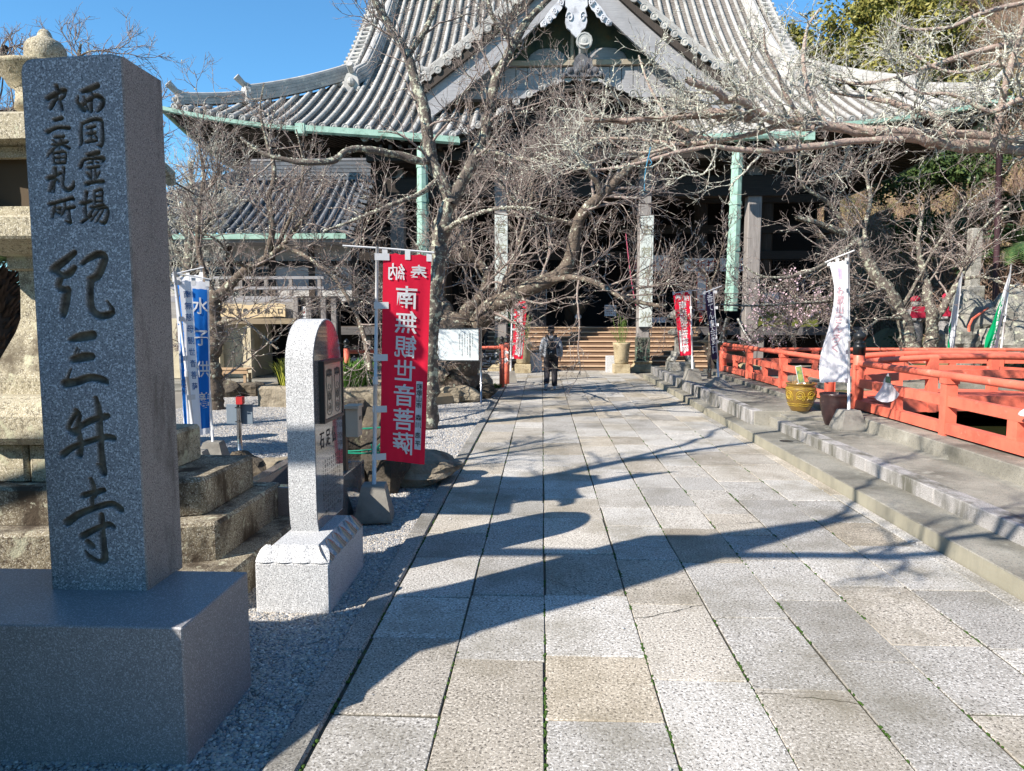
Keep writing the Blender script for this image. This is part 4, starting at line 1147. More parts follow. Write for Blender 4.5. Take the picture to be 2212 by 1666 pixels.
for k in range(18):
    x = HX-3.75+k*.42
    if abs(x+.2-HX) < 3.9: MB().box((x,GY+1.15,zb_-.95), (x+.40,GY+1.2,zb_-.12), .01).build('gable_board', M_gwood, hall)
MB().box((HX-4.6,GY+.9,zb_-1.25), (HX+4.6,GY+1.26,zb_-.96), .02).build('gable_sill_beam', M_gwood, hall)
for a, w_ in ((-.95,.75), (1.15,.8)):
    MB().lathe([(w_,0),(w_*.98,.06),(w_*.8,.3),(w_*.45,.46),(.05,.5)], (HX+a, GY+1.3), 16, zb_+.1, sy=.15).build('frog_leg_strut', M_gwood, hall)
# gegyo pendant
def gegyo():
    t = MB(); y = GY+.10; c = (HX+.02, 12.25)
    def blob(pts, dep, y0):
        pts = [(a*.74, b_*1.15) for a, b_ in pts]
        n = len(pts); t.add([(c[0]+a, y0-dep, c[1]+b_) for a, b_ in pts]+[(c[0]+a*1.03, y0, c[1]+b_*1.0) for a, b_ in pts], [tuple(range(n))]+[((i+1)%n, i, n+i, n+(i+1)%n) for i in range(n)])
    half = [(0,1.0),(.30,.75),(.62,.42),(.60,.25),(.50,.2),(.52,.05),(.40,-.02),(.46,-.18),(.50,-.40),(.42,-.58),(.26,-.66),(.18,-.74),(0,-.86)]
    pts = half+[(-a, b_) for a, b_ in half[-2:0:-1]]
    blob(pts[::-1], .10, y)
    for s_ in (-1, 1):
        wing = [(.5,.3),(.75,.2),(.95,.02),(1.12,-.08),(1.28,-.22),(1.42,-.36),(1.62,-.50),(1.58,-.62),(1.38,-.62),(1.30,-.54),(1.16,-.52),(1.06,-.40),(.94,-.38),(.84,-.24),(.70,-.16),(.58,-.02)]
        w = [(s_*a, b_+.10) for a, b_ in wing]
        blob(w if s_ < 0 else w[::-1], .07, y)
        for a, b_, r in ((.30,-.28,.17), (.68,.12,.12), (.98,-.12,.11), (1.22,-.32,.10), (1.46,-.46,.09)):
            P = [(c[0]+s_*.74*(a+r*(1-k/16)*math.cos(k*.62)), y-.12, c[1]+1.15*(b_+r*(1-k/16)*math.sin(k*.62))) for k in range(15)]
            t.tube(P, .028, 5)
        t.ball((c[0]+s_*.20, y-.10, c[1]-.42), (.05,.03,.05), 6, 4)
    o = t.build('gable_pendant', mat('bleached_carving', (.60,.60,.63), (.50,.50,.53), scale=5, stain=(.3,.3,.33), stscale=3), hall)
    f = MB(); fc = (c[0]+.03, y-.14, c[1]+.52)
    for k in range(8):
        a = k*PI/4; f.ball((fc[0]+.13*math.cos(a), fc[1], fc[2]+.13*math.sin(a)), (.075,.05,.075), 7, 5)
    f.ball((fc[0], fc[1]-.08, fc[2]), (.09,.11,.09), 8, 6)
    f.build('flower_boss', mat('brown_carving', (.27,.22,.17), (.18,.14,.11), scale=9), hall)
gegyo()

# ---- floor, steps, posts, walls
FZ = 1.42; SY0, SY1 = 23.95, 26.4
for k in range(9):
    y = SY0+.30*k; z = .155*(k+1)
    if k == 8: z = FZ-.02
    MB().box((-1.95,y-.02,z-.035), (5.55,y+.34,z), .008).build('step_tread', M_step, hall)
    MB().box((-1.93,y+.02,z-.16), (5.53,y+.05,z-.035)).build('step_riser_board', M_stepr, hall)
for x in (-2.0, 5.6): MB().add([(x-.06,SY0,0),(x+.06,SY0,0),(x+.06,26.5,0),(x-.06,26.5,0),(x-.06,SY0,.2),(x+.06,SY0,.2),(x+.06,26.5,FZ),(x-.06,26.5,FZ)], [(0,3,2,1),(4,5,6,7),(0,1,5,4),(1,2,6,5),(2,3,7,6),(3,0,4,7)]).build('step_stringer', M_dwoodz, hall)
MB().box((HX-10.5,26.5,FZ-.28), (HX+10.5,36,FZ), .01).build('veranda_floor', wood('floor_wood', (.12,.10,.085), (.08,.065,.055), 'x'), hall)
MB().box((HX-10.55,26.42,FZ-.30), (HX+10.55,26.52,FZ-.02), .01).build('veranda_edge', wood('edge_beam', (.16,.15,.15), (.10,.095,.095), 'x'), hall)
for i, x in enumerate(np.arange(HX-10, HX+10.1, 2.4)):
    MB().box((x-.13,26.6,0), (x+.13,26.86,FZ-.3)).build('underfloor_post', M_gwoodz, hall)
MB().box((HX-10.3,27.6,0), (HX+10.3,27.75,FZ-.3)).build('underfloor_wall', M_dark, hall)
# enclosure (keeps the inside dark)
MB().box((HX-9.8,33.2,FZ), (HX+9.8,33.35,9)).build('back_wall', M_dwood, hall)
for s_ in (-1,):
    x = HX+s_*9.7; MB().box((x-.08,27.4,FZ), (x+.08,33.2,8.1)).build('side_wall', M_dwood, hall)
MB().box((HX+9.62,29.6,FZ), (HX+9.78,33.2,8.1)).build('side_wall', M_dwood, hall)
MB().box((HX-9.8,26.9,8.10), (HX+9.8,36,8.3)).build('ceiling', M_dwood, hall)
MB().box((HX-9.8,27.35,6.3), (HX+9.8,27.6,8.1)).build('transom_wall', M_dwood, hall)
for x in np.arange(HX-9.6, HX+9.7, 2.4):
    MB().lathe([(.26,0),(.26,6.7)], (x,27.7), 14, FZ).build('hall_post', M_dwoodz, hall, True)
for z in (4.05, 5.0, 6.1): MB().box((HX-9.7,27.35,z-.15), (HX+9.7,27.58,z+.15), .01).build('tie_beam', M_dwood, hall)
for k, x in enumerate(np.arange(HX-9.6, HX+9.5, 2.4)):          # lattice shutters, closed on most bays
    if k in (3, 4): continue
    b = MB()
    for a in np.arange(.3, 2.15, .12): b.box((x+a,29.5,FZ+.9), (x+a+.035,29.54,FZ+2.6))
    for a in np.arange(FZ+.9, FZ+2.65, .12): b.box((x+.28,29.5,a), (x+2.15,29.545,a+.035))
    kind(b.build('lattice_shutter', M_dwoodz, hall), 'stuff')
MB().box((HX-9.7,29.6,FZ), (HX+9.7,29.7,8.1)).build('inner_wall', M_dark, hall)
# porch posts
KP = {1: at(1083,700,23.9)[0], 2: at(1388,700,23.9)[0]}
for i, x in ((1, KP[1]), (2, KP[2])):
    y = 23.85; w_ = .20
    MB().prism([(x-w_,y-w_),(x+w_,y-w_),(x+w_,y+w_),(x-w_,y+w_)], .28, 6.7, .03).build('porch_post', M_gwoodz, hall)
    MB().prism([(x-.42,y-.42),(x+.42,y-.42),(x+.42,y+.42),(x-.42,y+.42)], -.02, .10, .03).build('post_footing', M_stoneb, hall)
    MB().lathe([(.50,.10),(.50,.13),(.40,.20),(.36,.24),(.42,.30),(.40,.34)], (x,y), 4, 0, rot=PI/4).build('post_base', M_stoneb, hall)
    b = MB(); b.prism([(x-w_-.02,y-w_-.02),(x+w_+.02,y-w_-.02),(x+w_+.02,y+w_+.02),(x-w_-.02,y+w_+.02)], .34, 1.10, .01)
    for k in range(7): b.box((x-.2+.055*k,y-w_-.035,.36), (x-.17+.055*k,y-w_-.018,.72))
    for a in np.linspace(0, 2*PI, 7): b.ball((x+.1*math.cos(a), y-w_-.03, .95+.1*math.sin(a)), (.05,.02,.05), 6, 4)
    b.build('bronze_sleeve', mat('patinated_bronze', (.10,.11,.08), (.06,.06,.05), scale=6, patch=(.20,.36,.26), pscale=9, plo=.56, phi=.62), hall)
    zt_, zb2 = (at(1083,462,23.6)[2], at(1083,690,23.6)[2]) if i == 1 else (at(1388,466,23.6)[2], at(1388,706,23.6)[2])
    bx = x+(.02 if i == 1 else .05)
    MB().box((bx-.21,y-w_-.09,zb2), (bx+.21,y-w_-.035,zt_), .01).build('poem_board', M_boardw, hall)
    tb = MB(); chars = '普陀落岸浪' if i == 1 else '去梵涛浄光'
    for k, ch in enumerate(chars):
        lettering(tb, ch, bx, zt_-.45-k*(zt_-zb2-.75)/4, .36, lambda a, c: (a, y-w_-.096, c), .012)
    kind(tb.build('carved_writing', plain('faded_gold', (.34,.34,.25), .7), hall), 'stuff')
    MB().box((bx-.2,y-w_-.10,zb2-.05), (bx+.2,y-w_-.02,zb2-.002)).build('board_bracket', M_black, hall)
for x in (6.78, -4.75):
    y = 24.0
    MB().prism([(x-.22,y-.22),(x+.22,y-.22),(x+.22,y+.22),(x-.22,y+.22)], .3, 6.7, .03).build('porch_post', M_gwoodz, hall)
    MB().lathe([(.45,0),(.42,.12),(.36,.24),(.38,.3)], (x,y), 4, 0, rot=PI/4).build('post_base', M_stoneb, hall)
MB().box((HX-KW,23.7,5.6), (HX+KW,24.1,6.25), .04).build('porch_lintel', M_dwood, hall)
MB().box((HX-KW,23.66,6.55), (HX+KW,24.14,6.9), .04).build('porch_purlin', M_dwood, hall)
for x in np.linspace(HX-6, HX+6, 11): MB().lathe([(.14,0),(.26,.12),(.26,.28)], (x,23.9), 4, 6.26, rot=PI/4).build('bearing_block', M_dwoodz, hall)
# copper downpipes (eight sided) with funnel and collars
for ux, vx, xx_ in ((1590,680,None), (915,640,None)):
    top = at(1594 if ux == 1590 else 912, 318, KY0-.2); bot = at(1579 if ux == 1590 else 915, 672 if ux == 1590 else 655, KY0-.2)
    MB().tube([top, (top*.8+bot*.2), (top*.4+bot*.6), bot], [.16,.165,.185,.20], 8).build('downpipe', M_copper, hall)
    for q in (.12,.34,.42,.62,.72,.88,.97):
        p = top*(1-q)+bot*q; r = .165+.04*q
        MB().tube([p-(0,0,.05), p+(0,0,.05)], [r+.015]*2, 8).build('pipe_collar', M_copper, hall)
# bronze catch basin standing under the right pipe
t = thing('rain_basin', 'large dark bronze rain basin on legs under the right green downpipe', 'basin', (at(1576,760,22.1)[0],22.1,0))
c = (t.location.x, 22.1)
M_brz = plain('dark_bronze', (.07,.075,.07), .4, .6)
MB().lathe([(.3,0),(.34,.06),(.25,.16),(.42,.25),(.66,.45),(.74,.80),(.95,.86),(.95,.90),(.70,.90),(.66,.75)], c, 24, .15).build('bowl', M_brz, t, True)
for k in range(5):
    a = 2*PI*k/5+.3
    MB().tube([(c[0]+.75*math.cos(a),c[1]+.75*math.sin(a),1.05), (c[0]+.5*math.cos(a),c[1]+.5*math.sin(a),1.35), (c[0]+.28*math.cos(a),c[1]+.28*math.sin(a),1.7)], [.045,.04,.05], 6).build('strut', M_brz, t)
# things inside the hall
MATW = M_prwhite
def sign(name, label, cat, u0, v0, u1, v1, Y, texts, m=None, ink=None, frame=None, group=None, legs=False, vertical=False, ts=None, z0=None):
    """flat board facing the path; texts are (string, u, v, size in metres)"""
    a = at(u0, v0, Y); b_ = at(u1, v1, Y); m = m or M_prwhite; ink = ink or M_ink
    t = thing(name, label, cat, ((a[0]+b_[0])/2, Y, b_[2]), group)
    MB().box((a[0],Y-.012,b_[2]), (b_[0],Y+.012,a[2]), .003).build('panel', m, t)
    if frame:
        fr = MB(); w = .03
        for lo, hi in (((a[0]-w,b_[2]-w),(b_[0]+w,b_[2])), ((a[0]-w,a[2]),(b_[0]+w,a[2]+w)), ((a[0]-w,b_[2]),(a[0],a[2])), ((b_[0],b_[2]),(b_[0]+w,a[2]))):
            fr.box((lo[0],Y-.03,lo[1]), (hi[0],Y+.03,hi[1]))
        fr.build('frame', frame, t)
    if texts:
        tb = MB()
        for s, u, v, sz in texts:
            p = at(u, v, Y)
            for k, ch in enumerate(s):
                lettering(tb, ch, p[0]+(0 if vertical else k*sz*.98), p[2]-(k*sz*1.03 if vertical else 0), sz, lambda x, z: (x, Y-.0165, z), .02 if sz > .08 else .006)
        kind(tb.build('writing', ink, t), 'stuff')
    return t
sign('hanging_sign', 'white banner with dark red writing hung inside the hall behind the painted post board', 'sign', 1372, 552, 1444, 586, 27.0, [('おみくじ', 1378, 570, .46)], ink=M_prred)
sign('hanging_sign', 'white prayer sign hung inside the hall left of the red framed board', 'sign', 1478, 558, 1541, 586, 27.0, [('ご祈祷', 1492, 573, .38)], ink=M_prred)
sign('hanging_sign', 'white entrance sign with red arrow hung beside the right green downpipe', 'sign', 1556, 558, 1640, 586, 27.0, [('入口', 1572, 573, .38), ('→', 1622, 573, .4)], ink=M_prred)
p_ = plain('frame_red', (.55,.04,.03), .5)
sign('framed_notice', 'tall white notice in a red frame on a stand inside the hall', 'sign', 1507, 589, 1524, 670, 26.9, [('↰', 1515, 600, .28), ('霊宝堂拝観受付', 1515, 641, .14)], vertical=True, ink=p_, frame=p_)
sign('fortune_notice', 'small white sign lettered in blue low in the dark hall', 'sign', 1404, 686, 1440, 697, 27.2, [('おみくじ', 1410, 691, .15)], ink=M_prblue)
sign('notice_board', 'white printed notice leaning inside the hall left of the middle post', 'sign', 1306, 659, 1331, 683, 27.2, [('参拝の皆様へ', 1309, 663, .07), ('堂内での撮影', 1309, 668, .07), ('は御遠慮くだ', 1309, 673, .07), ('さいますよう', 1309, 678, .07)])
# offering cabinet with glass doors
t = thing('glass_cabinet', 'dark cabinet with thin white edged glass doors beside the small red banner', 'cabinet', (at(1155,690,26.9)[0],26.9,FZ))
a = at(1139,585,26.9); b_ = at(1180,668,26.9)
MB().box((a[0],26.9,FZ), (b_[0],27.3,a[2])).build('body', plain('cabinet_black', (.015,.015,.02), .3), t)
fr = MB()
for x in (a[0], (a[0]+b_[0])/2, b_[0]): fr.box((x-.012,26.87,b_[2]), (x+.012,26.898,a[2]))
for z in (a[2], b_[2], (a[2]+b_[2])/2+.1): fr.box((a[0]-.012,26.868,z-.012), (b_[0]+.012,26.896,z+.012))
fr.build('door_frame', plain('pale_metal', (.45,.48,.5), .4), t)
b = MB(); 
for k in range(7): b.box((a[0]-.95+.09*k,26.8,FZ+.05), (a[0]-.90+.09*k,26.85,FZ+.55))
tag(b.build('umbrella_rack', plain('rack_green', (.05,.42,.10), .5)), 'small bright green rack on the hall floor left of the cabinet', 'rack')
t = thing('offering_vase', 'dark bronze vase with a white paper ornament inside the hall', 'vase', (at(1248,690,27.2)[0],27.2,FZ))
MB().lathe([(.22,0),(.16,.1),(.12,.35),(.3,.6),(.42,.85),(.35,1.0),(.2,1.05)], (t.location.x,27.2), 16, FZ).build('vessel', M_brz, t, True)
MB().ball((t.location.x, 26.9, FZ+.35), (.12,.05,.10), 8, 5).build('paper_ornament', M_prwhite, t)
# counter with green cloth at the right
t = thing('sales_counter', 'counter with olive green cloth inside the hall right of the downpipe', 'counter', (at(1690,690,27)[0],27,FZ))
a = at(1610,656,27); b_ = at(1770,690,27)
MB().box((a[0],27,FZ), (b_[0],27.6,a[2]), .02).build('cloth', plain('olive_cloth', (.13,.15,.02), .8), t)
MB().box((at(1652,630,26.95)[0],26.94,a[2]), (at(1682,656,26.95)[0],26.97,at(1652,632,26.95)[2])).build('notice', M_prwhite, t)

# ================================================================== annex on the left
annex = thing('annex_building', 'two storey annex with dark tiled roof and cream walled entrance, left of the hall', 'building', (-9,23,0))
AYR, AYE, AZR, AZE = 23.5, 20.5, 6.2, 4.15
axr = at(800,388,AYR)[0]; axl = -9.4
def az(y): t = (y-AYE)/(AYR-AYE); return AZE+(AZR-AZE)*(.8*t+.2*t*t)
ar = MB().box((axl,23.2,4.2), (axr-.2,23.8,AZR-.25)).build('roof', M_dwood, annex)
x = axr-.1; flat = MB()
axs = []
while x > -14.2:
    y1 = AYR if x > axl else max(AYE+.3, AYR-(axl-x)*.72)
    ys = np.linspace(AYE, y1, 10)
    if y1-AYE > .5:
        tile_row([(x, y, az(y)) for y in ys], ar, M_tild, .075, .3)
        eave_disc((x, AYE-.02, AZE+.02), ar, .09, M_tild)
        k = int((y1-AYE)/.15); yy = np.linspace(AYE, y1, k+1); rows = []
        for i in range(k): rows += [[(q, yy[i], az(yy[i])-.02+.03-dd) for q, dd in ((x-.27, 0), (x-.135,.025), (x, 0))], [(q, yy[i+1], az(yy[i+1])-.02-dd) for q, dd in ((x-.27, 0), (x-.135,.025), (x, 0))]]
        flat.sheet([r[::-1] for r in rows])
    x -= .27
kind(flat.build('flat_tiles', M_tild, ar), 'stuff')
b = MB()
for k in range(5): b.box((axl,AYR-.2+.02*k,AZR-.08+.12*k), (axr+.05,AYR+.2-.02*k,AZR+.02+.12*k))
b.tube([(axl,AYR,AZR+.55),(axr+.05,AYR,AZR+.55)], .09, 8); b.build('main_ridge', M_tild, ar)
lat = MB()
for k in range(int((axr-axl)/.2)): lat.beam((axl+.2*k, AYR-.215, AZR+.02), (axl+.2*k+.1, AYR-.215, AZR+.11), .02, .02); lat.beam((axl+.2*k+.1, AYR-.215, AZR+.11), (axl+.2*k+.2, AYR-.215, AZR+.02), .02, .02)
kind(lat.build('ridge_lattice', M_tile, ar), 'stuff')
ridge_beam([(axl-q, AYR-q*.72, az(AYR-q*.72)+.05) for q in np.linspace(4.2, 0, 12)], ar, .3, .3, 'hip_ridge', M_tild, layers=3)
b = MB()
for y in np.arange(AYE, AYR, .26): b.beam((axr-.25, y, az(y)+.05), (axr+.18, y, az(y)-.05), .22, .09)
kind(b.build('verge_tiles', M_tild, ar), 'stuff')
MB().box((-14,AYE-.1,AZE-.2), (axr,AYE-.0,AZE-.05)).build('gutter', M_copper, annex)
MB().box((-14,AYE+.02,AZE-.28), (axr,AYE+1.2,AZE-.2)).build('eave_soffit', M_gwood, annex)
# walls with timbers
wy = 21.6
MB().box((-14,wy,2.1), (-5.55,wy+.2,AZE)).build('upper_wall', M_plast, annex)
for x in (-13,-11.7,-10.4,-9.4,-8.1,-6.9,-5.6): MB().box((x-.09,wy-.06,2.0), (x+.09,wy-.003,AZE-.2)).build('wall_post', M_dwoodz, annex)
for z in (3.35, 2.15): MB().box((-14,wy-.09,z-.07), (-5.5,wy-.062,z+.07)).build('wall_beam', M_dwood, annex)
for x0, x1 in ((-12.9,-11.8),(-10.3,-9.5),(-9.3,-8.2)):
    w_ = MB().box((x0,wy-.05,2.4), (x1,wy-.02,3.2)).build('window', plain('window_dark', (.03,.035,.04), .15), annex)
    fr = MB()
    for k in range(5): fr.box((x0+(x1-x0)*k/4-.015,wy-.075,2.4), (x0+(x1-x0)*k/4+.015,wy-.052,3.2))
    fr.build('muntins', M_dwoodz, w_)
# balcony with pale rails
for v in (600, 622):
    a = at(380,v,20.9); MB().box((-13,20.85,a[2]-.05), (at(700,v,20.9)[0],20.95,a[2]+.03)).build('balcony_rail', M_gwood, annex)
for u in (470, 520, 575, 628, 690): a = at(u,600,20.9); c_ = at(u,640,20.9); MB().box((a[0]-.05,20.86,c_[2]), (a[0]+.05,20.94,a[2])).build('balcony_post', M_gwoodz, annex)
MB().box((-13,20.8,at(500,652,20.8)[2]), (at(705,650,20.8)[0],21.6,at(500,640,20.8)[2])).build('balcony_floor', M_gwood, annex)
MB().box((-13,20.75,at(500,690,20.8)[2]), (at(705,690,20.8)[0],20.95,at(500,652,20.8)[2]-.01)).build('fascia_board', wood('fascia', (.40,.38,.35), (.28,.26,.24), 'x'), annex)
# lower entrance walls
def wl(u0, u1, Y, vt, m, nm='wall', d=.25, z0=0): a = at(u0,vt,Y); b_ = at(u1,vt,Y); return MB().box((a[0],Y,z0), (b_[0],Y+d,a[2])).build(nm, m, annex)
wl(350, 462, 20.3, 688, M_cream); wl(474, 533, 20.6, 690, M_cream); wl(462, 472, 20.2, 690, M_cream, 'pilaster'); wl(533, 540, 20.4, 690, M_cream, 'pilaster')
wl(540, 640, 22.4, 690, M_dark, 'doorway'); 
for u in (556, 575, 594): a = at(u,700,22.3); MB().box((a[0]-.02,22.36,0), (a[0]+.02,22.395,a[2])).build('door_stile', M_dwoodz, annex)
wl(640, 730, 20.7, 640, M_dwood); wl(470, 640, 20.35, 688, wood('lintel', (.34,.27,.18), (.24,.19,.13), 'x'), 'lintel', z0=at(500,700,20.35)[2])
MB().box((at(532,800,20.7)[0],20.7,0), (at(532,800,20.7)[0]+.15,22.6,2.0)).build('door_reveal', M_cream, annex)
for u in (640, 668, 700, 722): a = at(u,700,20.6); MB().box((a[0]-.07,20.55,0), (a[0]+.07,20.69,2.3)).build('wall_post', M_gwoodz, annex)
# nameboard
t = thing('entrance_nameboard', 'long wavy pale wooden board with brush lettering above the cream entrance', 'sign', (at(543,672,20.6)[0],20.6,1.9))
a = at(472,657,20.6); b_ = at(617,686,20.6)
xs_ = np.linspace(a[0], b_[0], 22); 
tp = [(x, a[2]-.02*math.sin(x*5)-.015*math.sin(x*11)) for x in xs_]; bt = [(x, b_[2]+.03*math.sin(x*4+1)+.012*math.sin(x*9)) for x in xs_]
n = 22; vs = [(x,20.57,z) for x, z in tp]+[(x,20.57,z) for x, z in bt]+[(x,20.63,z) for x, z in tp]+[(x,20.63,z) for x, z in bt]; f = []
for i in range(n-1): f += [(n+i,n+i+1,i+1,i),(2*n+i,2*n+i+1,3*n+i+1,3*n+i),(i,i+1,2*n+i+1,2*n+i),(n+i+1,n+i,3*n+i,3*n+i+1)]
f += [(0,2*n,3*n,n),(n-1,2*n-1,4*n-1,3*n-1)]
MB().add(vs, f).build('board', wood('fresh_board', (.74,.60,.38), (.60,.45,.26), 'x'), t)
tb = MB()
for ch, u in zip('霊宝堂', (482,499,516)): p = at(u,672,20.56); lettering(tb, ch, p[0], p[2], .17, lambda x, z: (x, 20.562, z), .02)
for ch, u in zip('大願洞入口', (546,561,576,591,605)): p = at(u,672,20.56); lettering(tb, ch, p[0], p[2], .17, lambda x, z: (x, 20.562, z), .02)
kind(tb.build('writing', M_ink, t), 'stuff')
p = at(530,672,20.55); MB().tube([(p[0],20.568,p[2]),(p[0],20.55,p[2])], .075, 16).build('emblem', plain('emblem_black', (.05,.05,.05), .6), t)
sign('warning_poster', 'small white poster with a red mark right of the entrance nameboard', 'poster', 652, 662, 668, 688, 20.66, [('禁', 656, 674, .1)], ink=p_)
# bench by the entrance
t = thing('wooden_bench', 'low wooden bench in the sun in front of the cream wall', 'bench', (at(490,828,18.6)[0],18.8,0))
a = at(455,803,18.6); b_ = at(536,803,18.6); M_bw = wood('bench_wood', (.52,.36,.22), (.38,.25,.15), 'x')
for k in range(4): MB().box((a[0],18.6+.11*k,.36), (b_[0],18.7+.11*k,.40), .005).build('seat_slat', M_bw, t)
MB().box((a[0]+.02,18.62,.26), (b_[0]-.02,18.65,.36)).build('apron', M_bw, t)
for x in (a[0]+.1, b_[0]-.16):
    for y in (18.66, 18.98): MB().box((x,y,0), (x+.07,y+.05,.26)).build('leg', M_bw, t)
# ================================================================== banners
def frustum_base(t, c, w0, w1, h, z0, m=M_block, nm='concrete_base', n=4, rot=.12):
    MB().lathe([(w0*.5*1.414,0),(w0*.5*1.414,.02),(w1*.5*1.414,h-.015),(w1*.47*1.414,h)], c, 4, z0, rot=PI/4+rot).build(nm, m, t)
def banner(label, cat, C, Ys, cm, pole, texts=(), panels=(), base=None, group='prayer banners on poles', bar=None, wave=.02, mirror=False, seed=0, bulge=0, tabs='L', name='prayer_banner', rag=0):
    """C: image corners TL TR BR BL, Ys: their depths; pole: (top px, bottom px, depth, radius)"""
    r0 = np.random.default_rng(seed+50)
    TL, TR, BR, BL = [at(u, v, y) for (u, v), y in zip(C, Ys)]
    (pu, pv), (qu, qv), pY, pr = pole
    ptop = at(pu, pv, pY); pbot = at(qu, qv, pY)
    t = thing(name, label, cat, (pbot[0], pY, base[4] if base else pbot[2]), group)
    W = np.linalg.norm(TR-TL); H = np.linalg.norm(BL-TL)
    nn = np.cross(TR-TL, BL-TL); nn /= np.linalg.norm(nn)
    if nn[1] > 0: nn = -nn
    ph = r0.uniform(0, 6, 6)
    def f(s, q, off=0.0):
        p = (TL*(1-s)+TR*s)*(1-q)+(BL*(1-s)+BR*s)*q
        d = wave*(math.sin(3.1*q+5*s+ph[0])+.6*math.sin(9*q-6*s+ph[1])*q+.35*math.sin(17*q+11*s+ph[2])*q+.3*math.sin(25*s+3*q+ph[3])*(.3+q))*(.35+.65*min(1, q*2))
        free = (1-s) if tabs == 'R' else s
        p = p+nn*(d*(.3+.7*free)+off)
        sag = .012*math.sin(PI*((s*4) % 1))*max(0, 1-q*6)
        p = p-np.array((0, 0, sag))
        if bulge: p = p+(TR-TL)/W*bulge*math.sin(PI*q*1.6+.2)*(1-s)
        return p
    b = MB(); b.sheet([[f(s, q) for q in np.linspace(0, 1, 60)] for s in np.linspace(0, 1, 21)])
    b.build('cloth', cm, t, True)
    for k, (s0, q0, s1, q1, m_, nm) in enumerate(panels):
        b = MB(); b.sheet([[f(s, q, .0025) for q in np.linspace(q0, q1, 36)] for s in np.linspace(s0, s1, 8)]); b.build(nm, m_, t, True)
    by = {}
    for ch, s, q, sz, m_ in texts: by.setdefault(m_.name, [m_, []])[1].append((ch, s, q, sz))
    for m_, L in by.values():
        b = MB()
        for ch, s, q, sz in L:
            lettering(b, ch, 0, 0, 1, lambda x, z: f(s+x*sz/W, q-z*sz/H, .008), .011, mirror=mirror, cuts=6)
        kind(b.build('writing', m_, t), 'stuff')
    # pole in two lengths, with cross bar and cloth loops
    mid = ptop*.45+pbot*.55
    MB().tube([pbot, mid], pr*1.25, 8).build('lower_pole', M_white, t, True); MB().tube([mid-(0,0,.02), ptop], pr, 8).build('upper_pole', M_white, t, True)
    MB().tube([mid-(0,0,.03), mid+(0,0,.03)], pr*1.6, 8).build('pole_clamp', M_white, t)
    if bar:
        a = at(*bar[0]); c = at(*bar[1]); MB().tube([a, (a+c)/2+np.array((0,0,.004)), c], pr*.6, 6).build('cross_bar', M_white, t)
    L = []
    for s in (.03, .5, .95):
        p = f(s, 0); q = f(s+.0, .03); d = (TR-TL)/W
        for z in (p,): 
            bb = MB(); bb.sheet([[z+d*x+np.array((0,0,y))+nn*.004 for y in (-.05*H/1.7, .03)] for x in (-.022, .022)]); bb.build('loop', M_white, t)
    side = 0 if tabs == 'L' else 1
    for q in (.02, .25, .5, .75, .985):
        p = f(side, q); pp = ptop+(pbot-ptop)*np.clip((ptop[2]-p[2])/(ptop[2]-pbot[2]), 0, 1)
        d = p-pp; d[2] = 0; e = p+d/max(np.linalg.norm(d), .01)*.05
        s_ = -1 if tabs == 'L' else 1
        bb = MB(); bb.sheet([[pp-d/max(np.linalg.norm(d), .01)*(-pr*1.4 if False else pr*1.5)+np.array((0,0,y))+nn*(pr+.003) for y in (-.028, .028)], [e+np.array((0,0,y))+nn*.006 for y in (-.028, .028)]]); bb.build('loop', M_white, t)
    if base:
        kind_, w0, w1, h, z0 = base
        frustum_base(t, (pbot[0], pY), w0, w1, h, z0)
        MB().tube([(pbot[0], pY, z0+h-.02), pbot], pr*1.3, 8).build('socket', M_white, t)
    return t
NAMU = '南無観世音菩薩'
def red_texts(left, right, strip_s, strip, mir):
    T = [(left, .27, .085, .15, M_prwhite), (right, .74, .09, .15, M_prwhite)]
    T += [(c, .50, .205+.117*k, .197, M_prwhite) for k, c in enumerate(NAMU)]
    T += [(c, strip_s, q, .052, M_ink) for c, q in strip]
    return T
ST = [('和',.625),('歌',.655),('山',.685),('市',.715),('森',.775),('川',.81),('浩',.86),('平',.90)]
banner('large red banner with mirrored white characters on a white pole, in the left foreground', 'banner',
       [(828,546),(932,550),(917,1004),(821,993)], [6.00,6.10,6.12,6.0], M_red, ((815,533),(808,1052),5.99,.014),
       red_texts('納','奉', .83, ST, True), [(.76,.60,.90,.93,M_prwhite,'name_strip')], ('b', .31, .20, .30, 0), bar=((740,531,5.97),(938,546,6.10)), wave=.012, mirror=True, seed=1)
banner('small red banner with mirrored white characters beside the left porch post and stone pot', 'banner',
       [(1112,648),(1139,649),(1129,776),(1106,775)], [19.4]*4, M_red, ((1106.5,646),(1103,804),19.4,.018),
       red_texts('納','奉', .83, [], True), [(.76,.60,.90,.93,M_prwhite,'name_strip')], ('b', .32, .22, .30, 0), bar=((1104,650,19.4),(1141,649,19.4)), wave=.015, mirror=True, seed=2)
banner('red banner with white characters in front of the small stone lantern right of the path', 'banner',
       [(1454,633),(1491,630),(1495,767),(1469,769)], [16.3]*4, M_red, ((1491.5,624),(1496,800),16.3,.018),
       red_texts('奉','納', .2, [], False), [(.10,.60,.26,.93,M_prwhite,'name_strip')], ('b', .34, .24, .26, .327), bar=((1454,634,16.3),(1522,625,16.3)), wave=.02, tabs='R', seed=3)
banner('narrow dark violet banner with white characters next to the end of the vermilion fence', 'banner',
       [(1521,632),(1543,628),(1550,775),(1540,778)], [14.6,14.7,14.7,14.6], M_pcl, ((1541,621),(1552,818),14.7,.016),
       [(c, .5, .10+.125*k, .17, M_prwhite) for k, c in enumerate('香てん泉会堂口')], (), ('b', .42, .14, .20, .327), bar=((1519,634,14.6),(1559,618,14.75)), wave=.02, tabs='R', seed=4)
